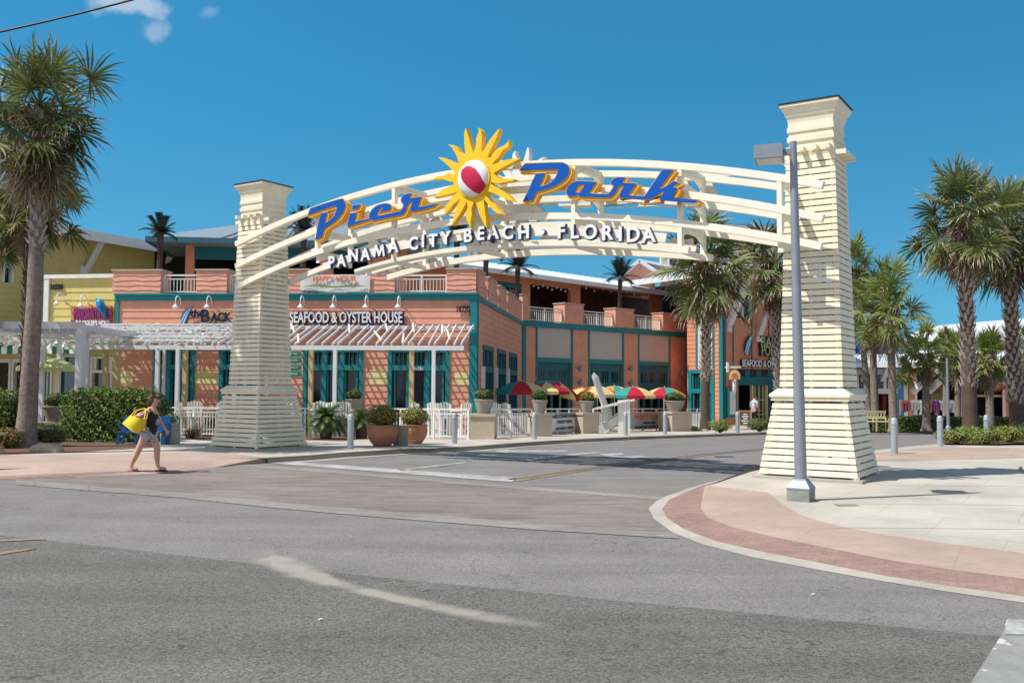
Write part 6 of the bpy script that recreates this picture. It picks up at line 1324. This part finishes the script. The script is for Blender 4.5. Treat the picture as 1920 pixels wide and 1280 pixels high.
# patio chairs
def patio_chair(base, rot, label):
    r = thing('patio_chair', base, label, 'chair', 'white slatted patio chairs behind the railing'); B = Vector(base); b0_ = lambda x, y, z: B+Vector((x, y, z))
    mb = MB()
    for x in (-.25, .25): mb.beam(b0_(x, -.25, 0), b0_(x, -.22, .72), .06, .06); mb.beam(b0_(x, .25, 0), b0_(x, .3, 1.2), .06, .06); mb.beam(b0_(x, -.24, .26), b0_(x, .26, .26), .05, .04)
    mb.build('frame', M_white, r)
    mb = MB()
    for k in range(5): mb.beam(b0_(-.27, -.22+.11*k, .7), b0_(.27, -.22+.11*k, .7), .09, .025)
    mb.build('seat', M_white, r)
    mb = MB()
    for k in range(5): mb.beam(b0_(-.2+.1*k, .26, .74), b0_(-.22+.11*k, .36, 1.28-.03*abs(k-2)), .075, .02, up=(0, 1, 0))
    mb.build('backrest', M_white, r); mb = MB(); mb.beam(b0_(-.32, -.2, .95), b0_(-.28, .28, .97), .08, .025); mb.beam(b0_(.32, -.2, .95), b0_(.28, .28, .97), .08, .025); mb.build('armrests', M_white, r)
    r.rotation_euler = (0, 0, rot); return r
cb = P(600, 800, 33.6); cb.z = gz(33.6)+SW; pc = patio_chair(cb, .2, 'white patio chair left of the white post behind the big cycad')
for (px, D, rt, lb) in ((622, 34.0, -.1, 'white patio chair right behind the white post near the big cycad'), (645, 33.8, .3, 'white patio chair by the pot behind the second cycad'), (350, 33.2, 1.6, 'white patio chair left of the tan post near the pale planter'), (372, 34.0, 3.0, 'white patio chair between the tan post and the left gate pillar'), (393, 33.4, -1.4, 'white patio chair closest to the left edge of the left gate pillar'),
                        (822, 33.4, 2.6, 'white patio chair left of the table by the building corner'), (838, 34.2, .4, 'white patio chair at the building corner behind the fence'), (862, 33.6, -2.2, 'white patio chair before the corner teal trim'), (792, 34.3, 1.2, 'white patio chair behind the terracotta pots'), (935, 36.6, .6, 'white patio chair behind the railing after the first pier'), (960, 37.2, 2.2, 'white patio chair under the blue and red parasol'), (535, 33.6, -.6, 'white patio chair just right of the left gate pillar')):
    cb = P(px, 800, D); cb.z = gz(D)+SW; dup(pc, cb, rt, lb)
# blue bench
D = 26.3; f = Fr((P(219, 800, D).x, D), (P(309, 800, D).x, D)); z_ = gz(D)+SW; r = thing('blue_bench', f.pt(f.L/2, -.2, z_), 'blue painted bench in front of the hedge behind the woman', 'bench')
mb = MB(); mb.box(f, 0, f.L, -.46, -.42, z_+.36, z_+.80); mb.build('backrest', M_bench, r); mb = MB(); mb.box(f, 0, f.L, -.44, 0, z_+.34, z_+.39); mb.build('seat', M_bench, r)
for u in (.03, f.L*.40, f.L-.05):
    for n_, s_ in ((-.06, -1), (-.40, 1)): mb = MB(); mb.beam(f.pt(u-.03, n_, z_), f.pt(u+.04, n_, z_+.36), .07, .07); mb.build('leg', M_bench, r)
mb = MB(); mb.box(f, f.L-.08, f.L, -.44, .0, z_+.56, z_+.61); mb.box(f, f.L-.07, f.L-.01, -.05, 0, z_+.36, z_+.58); mb.box(f, 0, .08, -.44, 0, z_+.56, z_+.61); mb.build('armrests', M_bench, r)
# yellow wavy bench
D = 44.5; f = Fr((P(1618, 800, D).x, D), (P(1668, 800, D).x, D)); z_ = gz(D)+SW; r = thing('yellow_bench', f.pt(f.L/2, -.2, z_), 'pale yellow openwork bench before the blue shop', 'bench')
mb = MB(); mb.beam(f.pt(0, -.4, z_+.95), f.pt(f.L, -.4, z_+.95), .05, .05); mb.beam(f.pt(0, -.4, z_+.62), f.pt(f.L, -.4, z_+.62), .05, .05)
for k in range(8): u = f.L*(k+.5)/8; mb.beam(f.pt(u-.07, -.4, z_+.62), f.pt(u+.07, -.4, z_+.95), .035, .035); mb.beam(f.pt(u+.07, -.4, z_+.62), f.pt(u-.07, -.4, z_+.95), .035, .035)
mb.build('backrest', M_ybench, r); mb = MB(); mb.box(f, 0, f.L, -.4, .05, z_+.44, z_+.49); mb.build('seat', M_ybench, r)
for u in (.04, f.L/2, f.L-.04):
    for n_ in (-.38, .03): mb = MB(); mb.beam(f.pt(u, n_, z_), f.pt(u, n_, z_+.62), .05, .05); mb.build('leg', M_ybench, r)
# ---------------------------------------------------------------- parasols
def parasol(px, yt, yr, D, cols, label, tilt=(0, 0), R=None, seed=0, name='parasol', spin=.2):
    top = P(px, yt+1, D); rim = P(px, yr-2, D); R = (R or 1.0)*1.12; h = (top.z-rim.z)*.78; base = Vector((top.x, top.y, gz(D)+SW)); r = thing(name, base, label, 'parasol', 'striped parasols on the patio' if name == 'parasol' else None)
    Rx = Matrix.Rotation(tilt[0], 3, 'Y')@Matrix.Rotation(tilt[1], 3, 'X'); mb = MB(); n = 8; m = 5
    for k in range(n):
        mb.mi = k % len(cols)
        for j in range(4):
            a0 = 2*math.pi*(k+j/4)/n+spin; a1 = 2*math.pi*(k+(j+1)/4)/n+spin
            sc0 = 1-.06*math.sin(math.pi*j/4); sc1 = 1-.06*math.sin(math.pi*(j+1)/4)
            pr = [(i/m) for i in range(m+1)]
            def pq(a, f, s_): return top+Rx@Vector((R*f*s_*math.cos(a), R*f*s_*math.sin(a), -h*(f**2.0)))
            for f0, f1 in zip(pr, pr[1:]): mb.add([pq(a0, f0, 1+(sc0-1)*f0), pq(a1, f0, 1+(sc1-1)*f0), pq(a1, f1, 1+(sc1-1)*f1), pq(a0, f1, 1+(sc0-1)*f1)], [(0, 1, 2, 3)])
            e0, e1 = pq(a0, 1, sc0), pq(a1, 1, sc1); mb.add([e0, e1, e1-Vector((0, 0, .13)), e0-Vector((0, 0, .13))], [(0, 1, 2, 3)])
    mb.build('canopy', [M_shade[c] for c in cols], r)
    mb = MB(); mb.tube([base, top+Vector((0, 0, .06))], .022, 8); mb.build('pole', M_white, r)
    mb = MB()
    for k in range(n): a = 2*math.pi*k/n+spin; mb.tube([top-Vector((0, 0, .06)), top+Rx@Vector((R*.98*math.cos(a), R*.98*math.sin(a), -h-.01))], .008, 4)
    mb.build('ribs', M_white, r)
S4 = ['red', 'cream', 'teal', 'orange']
parasol(978, 713, 741, 38.5, ['blue', 'red', 'cream', 'blue', 'red', 'cream', 'orange', 'blue'], 'big blue red and cream parasol nearest the building corner', R=1.02, spin=-2.75)
parasol(1024, 716, 740, 41, ['red', 'cream', 'red', 'teal'], 'mostly red parasol behind the second pier pot', R=.95, spin=.5)
parasol(1050, 716, 738, 42.5, ['teal', 'red', 'cream', 'red'], 'tilted parasol with teal and red stripes', tilt=(.35, .1), R=1.0, spin=.1)
parasol(1092, 726, 748, 46, ['orange', 'orange', 'cream'], 'orange parasol half behind the cream and red one', R=.9, spin=.1)
parasol(1120, 722, 746, 43, ['cream', 'cream', 'red', 'orange'], 'cream and red parasol behind the giant chair back', R=.86, spin=-2.2)
parasol(1152, 722, 742, 50, ['cream', 'orange', 'teal'], 'small distant cream parasol right of the giant chair back', R=.85, spin=.6)
parasol(1187, 724, 748, 43, ['teal', 'red', 'cream', 'cream', 'orange', 'red'], 'teal red and cream parasol above the orange lettered banner', R=.96, spin=-2.75)
parasol(1246, 725, 747, 44.5, ['red', 'teal', 'orange', 'cream'], 'red teal and orange parasol left of the central palm', R=.9, spin=-2.45)
parasol(90, 670, 696, 33.5, ['lime'], 'lime green parasol behind the tall left palm trunk', R=.95, name='lime_parasol')
# ---------------------------------------------------------------- small things
# arrow signpost right of the left pillar
D = 29.5; b = P(541, 800, D); b.z = gz(D)+SW; r = thing('direction_signpost', b, 'signpost with four green arrow boards right of the left pillar', 'signpost'); mb = MB(); t = P(541, 652, D); mb.tube([b, Vector((b.x, b.y, t.z))], .04, 10); mb.build('post', M_grey, r)
for i, (y, dk, wd) in enumerate(((663.5, 0, 'PIER PARK'), (675.5, 0, 'SHOPS'), (689, 1, 'BEACH'), (701, 1, 'PARKING'))):
    c = P(553, y, D); f = Fr((c.x-.25, c.y-.06), (c.x, c.y-.06)); w, h = .5, .085
    for g, mt, nn in ((.012, M_ballw, 0), (0, M_green, .012)):
        mb = MB(); mb.prism([f.pt(x, nn, c.z+z) for x, z in ((0-g, -h-g), (w*.86, -h-g), (w+g, 0), (w*.86, h+g), (0-g, h+g))], f.n*.012); mb.build('arrow_board' if nn == 0 else 'arrow_face', mt, r)
    text(wd, 'lettering', [M_ballw], f, w*.42, .03, c.z, .10, .004, width=w*.6, parent=r)
# sandwich board
b = G(1398, 801.5, SW); r = thing('sandwich_board', b, 'wood framed chalkboard easel sign at the restaurant entrance', 'sign'); f = Fr((b.x-.33, b.y), (b.x+.27, b.y-.12)); H = .92
for s_ in (0, 1):
    mb = MB(); A = lambda u, z, o=0: f.pt(u, (-.0 if s_ == 0 else -.55)+(-.26*z/H if s_ == 0 else .26*z/H)+o, b.z+z)
    for u in (.0, .62): mb.beam(A(u, 0), A(u, H), .06, .05)
    for z in (.12, H-.02): mb.beam(A(0, z), A(.62, z), .05, .06)
    o = mb.build('frame', mat('board_wood', (.42, .22, .09), .6, .2, 9) if 'board_wood' not in MATS else MATS['board_wood'], r)
    mb = MB(); mb.hexa([A(.03, .14, -.01), A(.03, .14, .01), A(.59, .14, .01), A(.59, .14, -.01), A(.03, H-.04, -.01), A(.03, H-.04, .01), A(.59, H-.04, .01), A(.59, H-.04, -.01)]); mb.build('chalkboard', M_chalk, o)
mb = MB(); rn = random.Random(8)
for k in range(5):
    z = .22+.12*k; w = rn.uniform(.2, .4); mb.hexa([f.pt(.31-w/2, -.26*z/H+.02, b.z+z), f.pt(.31-w/2, -.26*z/H+.026, b.z+z), f.pt(.31+w/2, -.26*z/H+.026, b.z+z), f.pt(.31+w/2, -.26*z/H+.02, b.z+z), f.pt(.31-w/2, -.26*(z+.05)/H+.02, b.z+z+.05), f.pt(.31-w/2, -.26*(z+.05)/H+.026, b.z+z+.05), f.pt(.31+w/2, -.26*(z+.05)/H+.026, b.z+z+.05), f.pt(.31+w/2, -.26*(z+.05)/H+.02, b.z+z+.05)])
mb.build('chalk_marks', M_banner, r)
# overhead cable
mb = MB(); a = P(-260, 112, 15); b = P(520, -78, 15); pts = [a.lerp(b, i/20)-Vector((0, 0, .12*math.sin(math.pi*i/20))) for i in range(21)]; mb.tube(pts, .017, 6)
mb.build('overhead_cable', M_black, label='thin dark cable crossing the sky at the top left corner', cat='cable')
# ---------------------------------------------------------------- far shops at the right
def shopfr(x0, D0, x1, D1): return Fr(P(x0, 700, D0).xy, P(x1, 700, D1).xy)
bs = thing('blue_shop', P(1650, 800, 62)+Vector((0, 0, -.0)), 'blue shop with white canopy and dark red interior right of the pillar', 'building'); f = shopfr(1560, 63, 1702, 61)
zt = f.hit(1650, 683)[1]; op_ = uz(f, 1600, 1678, 730, 830); wn = uz(f, 1608, 1677, 702, 728)
mb = MB(); mb.wall(f, 0, f.L, -2, zt, [(op_[0], op_[1], -2, op_[3]), wn], .5, lap=.01); mb.build('wall', M_bluewall, bs)
mb = MB(); w = wn[1]-wn[0]
for z in (wn[2]-.35, wn[3]): mb.box(f, wn[0]-.2, wn[1]+.2, 0, .12, z, z+.35)
for k in range(5): u = wn[0]+w*k/4; mb.box(f, u-.09, u+.09, 0, .1, wn[2], wn[3])
mb.box(f, f.L-.25, f.L, .03, .12, -2, zt); mb.build('white_trim', M_white, bs)
mb = MB(); mb.box(f, wn[0], wn[1], -.2, -.1, wn[2], wn[3]); mb.build('pane', M_glass, bs)
M_redin = mat('red_interior', (.14, .02, .02), .8, .5, 3); mb = MB(); mb.box(f, op_[0]-1, op_[1]+1, -3.2, -3, -2, op_[3]); mb.build('interior', M_redin, bs)
mb = MB()
for k in range(5): u = op_[0]+(op_[1]-op_[0])*k/4; mb.box(f, u-.12, u+.12, -.4, -.15, -2, op_[3])
mb.build('door_posts', M_redin, bs)
za = f.hit(1650, 664, 0)[1]; a = [f.pt(0, 2.2, zt+.1), f.pt(f.L+.2, 2.2, zt+.1), f.pt(f.L+.2, -1.5, za+.9), f.pt(0, -1.5, za+.9)]
roofslab('canopy_roof', f.pt(0, 1.6, zt-.0), f.pt(f.L-.3, 1.6, zt-.0), f.pt(f.L-.3, -2.2, zt+.75), f.pt(0, -2.2, zt+.75), M_metalroof, bs, 18)
for x in (1618, 1655): u, z = f.hit(x, 712, .1); u1, z1_ = f.hit(x+14, 690, 1.4); mb = MB(); mb.beam(f.pt(u, .1, z), f.pt(u1, 1.5, zt), .3, .25); mb.build('canopy_brace', M_whitemetal, bs)
f2 = shopfr(1560, 66, 1675, 66); mb = MB(); mb.box(f2, 0, f2.L, -6, 0, 0, f2.hit(1620, 627)[1]); mb.build('upper_wall', M_bluedeep, bs)
os_ = thing('orange_shop', P(1780, 800, 60), 'orange fronted shop with clothes racks behind the short palms', 'building'); f = shopfr(1703, 61, 1985, 58); zt = f.hit(1760, 684)[1]
hh = [uz(f, 1720, 1798, 700, 830), uz(f, 1830, 1880, 700, 830), uz(f, 1905, 1960, 700, 830)]
mb = MB(); mb.wall(f, 0, f.L, -2, zt, [(a, b, -2, d) for a, b, _, d in hh], .5, lap=.01); mb.build('wall', M_orange, os_)
for h in hh:
    mb = MB(); mb.box(f, h[0]-.15, h[0], -.1, .1, -2, h[3]); mb.box(f, h[1], h[1]+.15, -.1, .1, -2, h[3]); mb.box(f, h[0]-.15, h[1]+.15, -.1, .12, h[3], h[3]+.25); mb.build('white_trim', M_white, os_)
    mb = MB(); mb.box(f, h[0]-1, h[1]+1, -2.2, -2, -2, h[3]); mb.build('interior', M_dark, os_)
M_olive = mat('olive_timber', (.20, .17, .07), .7)
h = hh[0]; mb = MB()
for z in (h[3]-.1, h[3]-1.0, h[3]-1.9): mb.box(f, h[0]+.9, h[1]-.9, -.3, -.1, z-.28, z)
for k in range(5): u = h[0]+.9+(h[1]-h[0]-1.8)*k/4; mb.box(f, u-.08, u+.08, -.32, -.1, h[3]-1.9, h[3]-.1)
mb.build('transom_window', M_olive, os_)
mb = MB()
for h in hh[1:]: c = (h[0]+h[1])/2; mb.box(f, c-.08, c+.08, -.3, -.1, -2, h[3]); mb.box(f, h[0], h[1], -.3, -.1, h[3]-1.5, h[3]-1.35)
mb.build('door_frame', M_salmon, os_)
h = hh[1]; mb = MB(); mb.add([f.pt(h[0]-.3, .1, h[3]+.3), f.pt(h[1]+.3, .1, h[3]+.3), f.pt(h[1]+.3, 1.3, h[3]-.5), f.pt(h[0]-.3, 1.3, h[3]-.5)], [(0, 1, 2, 3)]); mb.build('awning', M_tealdk, os_)
for x in (1712, 1740): u, z = f.hit(x, 735, .1); mb = MB(); mb.beam(f.pt(u, .1, z), f.pt(u+1.6, 1.9, zt), .35, .3); mb.build('roof_brace', M_whitemetal, os_)
roofslab('roof', f.pt(-.2, 1.8, zt), f.pt(f.L, 1.8, zt), f.pt(f.L, -2, zt+1.0), f.pt(-.2, -2, zt+1.0), M_metalroof, os_, 30)
# clothes on racks
rn = random.Random(4)
for i, (px, lb) in enumerate(((1706, 'rack of pink and blue clothes at the left end of the orange shop'), (1742, 'rack of bright clothes beside the short palm trunk'), (1772, 'rack of pale clothes at the orange shop doorway'))):
    c = P(px, 790, 57.5); c.z = gz(57.5)+SW; r = thing('clothes_rack', c, lb, 'clothes rack', 'clothes racks before the orange shop'); mb = MB(); mb.tube([c+Vector((-.6, 0, 0)), c+Vector((-.6, 0, 1.6)), c+Vector((.6, 0, 1.6)), c+Vector((.6, 0, 0))], .02, 6); mb.build('frame', M_grey, r)
    for k in range(6):
        x = -.5+.2*k; z = rn.uniform(.45, .95); mb = MB(); w = rn.uniform(.06, .11); mb.prism([c+Vector((x+a_*w, -.2+.03*k, zz)) for a_, zz in ((-.5, 1.58), (.5, 1.58), (1.1, 1.42), (.8, 1.3), (.75, 1.55-z), (-.75, 1.55-z), (-.8, 1.3), (-1.1, 1.42))], (0, .3, 0)); mb.build('garment', M_cloth[rn.randrange(5)], r)
c = P(1872, 726, 56.5); r = thing('hanging_basket', c, 'red flower basket hanging before the orange shop', 'flower basket'); mb = MB(); leafcloud(mb, c, .42, .42, .3, 500, .12, rn, 'ball', .3, 2); mb.build('flowers', [mat('red_flowers', (.55, .04, .03), .6), M_hedge], r); mb = MB(); mb.tube([c+Vector((0, 0, 1.2)), c], .015, 5); mb.tube([c, c+Vector((0, 0, .0)), c+Vector((0, 0, -.25))], [.25, .25, .1], 10); mb.build('basket', M_twig, r)
bw = thing('white_roofed_building', P(1840, 800, 95), 'large distant building with broad white roof behind the right palms', 'building'); f = shopfr(1690, 92, 2050, 84)
mb = MB(); z1_ = f.hit(1850, 638)[1]; mb.box(f, 0, f.L, -10, 0, -2.5, z1_); mb.build('wall', mat('grey_wall', (.30, .32, .30), .7), bw)
z2_ = f.hit(1850, 616)[1]; mb = MB(); mb.hexa([f.pt(-.5, .6, z1_), f.pt(f.L, .6, z1_), f.pt(f.L, -14, z1_), f.pt(-.5, -14, z1_), f.pt(2.5, .3, z2_+.35), f.pt(f.L, .3, z2_+1.2), f.pt(f.L, -12, z2_+1.5), f.pt(3.0, -12, z2_+.9)]); mb.build('roof', M_metalroof, bw)
# slim grey street post before the shops
b = P(1778, 800, 42); b.z = gz(42)+SW; r = thing('banner_post', b, 'slim blue grey post standing before the orange shop', 'post'); mb = MB(); mb.tube([b, b+Vector((0, 0, 3.4))], [.07, .055], 10); mb.build('pole', M_grey, r); mb = MB(); mb.lathe(b, [(.13, 0), (.13, .25), (.08, .35)], 10); mb.build('base', M_grey, r)
#@@PART4 ---------------------------------------------------------- people
def skin(name, nodes, edges, mt, parent, M, sub=2, smooth=True):
    me = bpy.data.meshes.new('t'); me.from_pydata([Vector(p[0]) for p in nodes], edges, []); o = bpy.data.objects.new('t', me)
    o.modifiers.new('s', 'SKIN'); o.data.skin_vertices or None
    if not me.skin_vertices: 
        COL.objects.link(o); bm = bmesh.new(); bm.from_mesh(me); bm.verts.layers.skin.verify(); bm.to_mesh(me); bm.free(); COL.objects.unlink(o)
    for i, p in enumerate(nodes):
        r = p[1]; me.skin_vertices[0].data[i].radius = r if isinstance(r, tuple) else (r, r)
    me.skin_vertices[0].data[0].use_root = True
    s_ = o.modifiers.new('u', 'SUBSURF'); s_.levels = sub; s_.render_levels = sub
    n = from_obj(o, name, [mt], smooth=smooth); n.data.transform(M); return place(n, parent)
def hand(nodes, edges, w, palm, fdir, tdir, k=1.0):
    """palm node, four unequal bent fingers and a thumb leaving the side of the palm"""
    w = len(nodes)-1 if w is None else w; nodes.append((palm, (.024*k, .018*k))); edges.append((w, len(nodes)-1)); pi = len(nodes)-1
    f = Vector(fdir).normalized(); t = Vector(tdir).normalized(); dn = f.cross(t).normalized()
    for j, L in enumerate((.075, .085, .080, .062)):
        o = t*(.024-.016*j)*k; a = Vector(palm)+f*.035*k+o; b = a+(f+dn*.35).normalized()*L*.5*k; c = b+(f*.5+dn).normalized()*L*.45*k
        i = len(nodes); nodes += [(a, .0105*k), (b, .0095*k), (c, .008*k)]; edges += [(pi, i), (i, i+1), (i+1, i+2)]
    a = Vector(palm)+t*.03*k; b = a+(t+f*.9).normalized()*.035*k; c = b+(f+dn*.4).normalized()*.03*k; i = len(nodes)
    nodes += [(a, .012*k), (b, .011*k), (c, .009*k)]; edges += [(pi, i), (i, i+1), (i+1, i+2)]
fpos = G(272, 882, .045); wp_ = thing('person', fpos, 'woman in dark tank top and pale denim shorts striding right with sunglasses', 'person')
MW = Matrix.Translation(fpos)
N_ = [((.055, 0, .82), (.115, .135)), ((.09, 0, .96), (.095, .105)), ((.11, 0, 1.10), (.115, .125)), ((.10, 0, 1.21), (.085, .115)), ((.135, 0, 1.285), .048), ((.165, 0, 1.35), .052), ((.185, 0, 1.42), (.078, .07)), ((.18, 0, 1.50), (.080, .07)), ((.175, 0, 1.545), .045),
      ((.06, -.15, 1.205), .052), ((-.15, -.25, 1.075), .040), ((-.03, -.29, 1.115), .033), ((.055, -.28, 1.155), .024),
      ((.12, .15, 1.205), .052), ((.20, .22, .99), .038), ((.31, .20, .84), .026),
      ((.035, -.085, .74), .098), ((-.035, -.09, .58), .080), ((-.11, -.09, .43), .066), ((-.165, -.09, .30), .064), ((-.25, -.09, .12), .036), ((-.235, -.09, .055), .040), ((-.10, -.09, .025), (.046, .026)),
      ((.085, .085, .74), .098), ((.16, .085, .58), .080), ((.205, .085, .43), .066), ((.20, .085, .29), .064), ((.225, .085, .10), .036), ((.25, .085, .05), .040), ((.40, .085, .025), (.046, .026)),
      ((.262, 0, 1.435), .014)]
E_ = [(0, 1), (1, 2), (2, 3), (3, 4), (4, 5), (5, 6), (6, 7), (7, 8), (3, 9), (9, 10), (10, 11), (11, 12), (3, 13), (13, 14), (14, 15), (0, 16), (16, 17), (17, 18), (18, 19), (19, 20), (20, 21), (21, 22), (0, 23), (23, 24), (24, 25), (25, 26), (26, 27), (27, 28), (28, 29), (6, 30)]
hand(N_, E_, 12, (.085, -.275, 1.17), (.8, .3, .5), (0, -.3, 1))
hand(N_, E_, 15, (.345, .19, .79), (.35, 0, -1), (1, 0, .3))
body = skin('body', N_, E_, M_skin, wp_, MW)
skin('tank_top', [((.052, 0, .70), (.135, .150)), ((.058, 0, .80), (.150, .165)), ((.09, 0, .95), (.135, .145)), ((.115, 0, 1.09), (.150, .158)), ((.105, 0, 1.19), (.10, .125)), ((.09, -.075, 1.265), .024), ((.09, .075, 1.265), .024)], [(0, 1), (1, 2), (2, 3), (3, 4), (4, 5), (4, 6)], M_tank, wp_, MW)
skin('grey_print', [((.225, -.03, 1.06), (.035, .08)), ((.215, -.03, .93), (.035, .07))], [(0, 1)], M_tankg, wp_, MW)
skin('denim_shorts', [((.055, 0, .80), (.130, .148)), ((.035, -.085, .73), .114), ((-.01, -.09, .61), .100), ((.085, .085, .73), .114), ((.145, .085, .61), .100)], [(0, 1), (1, 2), (0, 3), (3, 4)], M_denim, wp_, MW)
skin('hair', [((.135, 0, 1.495), (.078, .078)), ((.165, 0, 1.545), (.066, .066)), ((.10, 0, 1.45), (.052, .062)), ((.06, 0, 1.42), .036), ((.035, 0, 1.36), .035), ((.045, 0, 1.28), .022)], [(0, 1), (0, 2), (2, 3), (3, 4), (4, 5)], M_hair, wp_, MW)
mb = MB(); c = fpos+Vector((.245, 0, 1.475)); mb.cbox(c+Vector((.0, -.035, 0)), .04, .055, .04); mb.cbox(c+Vector((0, .035, 0)), .04, .055, .04); mb.cbox(c+Vector((.01, 0, .01)), .015, .03, .01); mb.cbox(c+Vector((-.06, -.075, .008)), .12, .012, .014); mb.build('sunglasses', M_black, wp_)
for (x, y, r_) in ((-.19, -.09, .0), (.30, .085, 0)):
    mb = MB(); mb.prism([fpos+Vector((x+a, y+b, -.012)) for a, b in ((-.12, -.035), (-.05, -.045), (.08, -.05), (.13, -.02), (.13, .02), (.08, .045), (-.05, .035), (-.12, .03))], (0, 0, .02)); mb.build('sandal', M_black, wp_)
# yellow tote carried on the shoulder
bgp = fpos+Vector((-.13, -.30, .76)); bg_ = thing('shoulder_bag', bgp, 'big yellow tote bag hanging from the walking woman', 'bag')
q = lambda x, y, z: fpos+Vector((x, y, z)); mb = MB(); mb.smooth = True
tp = [(-.20, -.30, 1.14), (-.06, -.40, 1.10), (.12, -.38, 1.06), (.10, -.24, 1.07), (-.06, -.22, 1.10)]
md = [(-.36, -.32, .97), (-.14, -.44, .90), (.07, -.42, .90), (.08, -.20, .90), (-.14, -.17, .92)]
bt = [(-.26, -.32, .90), (-.10, -.40, .80), (-.03, -.38, .77), (-.02, -.22, .78), (-.12, -.20, .82)]
n = 5; mb.add([q(*p) for p in tp+md+bt], [(j*n+i, j*n+(i+1) % n, (j+1)*n+(i+1) % n, (j+1)*n+i) for j in range(2) for i in range(n)]+[(14, 13, 12, 11, 10)]); mb.build('bag_body', M_bag, bg_)
for y0 in (-.37, -.24): mb = MB(); mb.tube([q(-.18, y0, 1.10), q(-.12, y0*.8, 1.22), q(.03, -.17, 1.27), q(.10, y0*.8, 1.2), q(.10, y0, 1.04)], .011, 6); mb.build('strap', M_bag, bg_)
# man at the entrance
mp = G(1414, 800.5, SW); mn = thing('person', mp, 'person in pale blue shirt and dark trousers standing beside the sandwich board', 'person')
MM = Matrix.Translation(mp) @ Matrix.Rotation(.5, 4, 'Z')
Nn = [((0, 0, .95), (.13, .15)), ((0, 0, 1.12), (.12, .14)), ((.02, 0, 1.32), (.13, .17)), ((.03, 0, 1.44), (.09, .14)), ((.06, 0, 1.52), .055), ((.09, 0, 1.60), (.075, .07)), ((.09, 0, 1.70), (.08, .075)), ((.18, 0, 1.62), .015),
      ((.02, -.20, 1.41), .06), ((.0, -.27, 1.15), .045), ((.14, -.24, 1.0), .032), ((.02, .20, 1.41), .06), ((-.02, .27, 1.15), .045), ((.10, .24, .98), .032),
      ((0, -.10, .86), .10), ((.03, -.11, .48), .065), ((0, -.11, .08), .042), ((.14, -.11, .035), .035), ((0, .10, .86), .10), ((-.02, .11, .48), .065), ((-.04, .11, .08), .042), ((.10, .11, .035), .035)]
En = [(0, 1), (1, 2), (2, 3), (3, 4), (4, 5), (5, 6), (5, 7), (3, 8), (8, 9), (9, 10), (3, 11), (11, 12), (12, 13), (0, 14), (14, 15), (15, 16), (16, 17), (0, 18), (18, 19), (19, 20), (20, 21)]
hand(Nn, En, 10, (.17, -.23, .96), (.8, 0, -.5), (0, .4, 1)); hand(Nn, En, 13, (.13, .23, .93), (.6, 0, -.8), (0, -.4, 1))
skin('body', Nn, En, M_skin, mn, MM)
M_shirt = mat('pale_shirt', (.42, .52, .60), .85, .15, 14)
skin('shirt', [((0, 0, .96), (.145, .165)), ((0, 0, 1.12), (.14, .16)), ((.02, 0, 1.32), (.15, .19)), ((.03, 0, 1.43), (.10, .16)), ((.02, -.21, 1.41), .078), ((.01, -.25, 1.24), .066), ((.02, .21, 1.41), .078), ((0, .25, 1.24), .066)], [(0, 1), (1, 2), (2, 3), (3, 4), (4, 5), (3, 6), (6, 7)], M_shirt, mn, MM)
skin('trousers', [((0, 0, .94), (.14, .16)), ((0, -.10, .84), .115), ((.03, -.11, .50), .082), ((0, -.11, .12), .062), ((0, .10, .84), .115), ((-.02, .11, .50), .082), ((-.04, .11, .12), .062)], [(0, 1), (1, 2), (2, 3), (0, 4), (4, 5), (5, 6)], M_black, mn, MM)
skin('hair', [((.05, 0, 1.73), (.09, .085)), ((.02, 0, 1.66), (.07, .075))], [(0, 1)], M_hair, mn, MM)
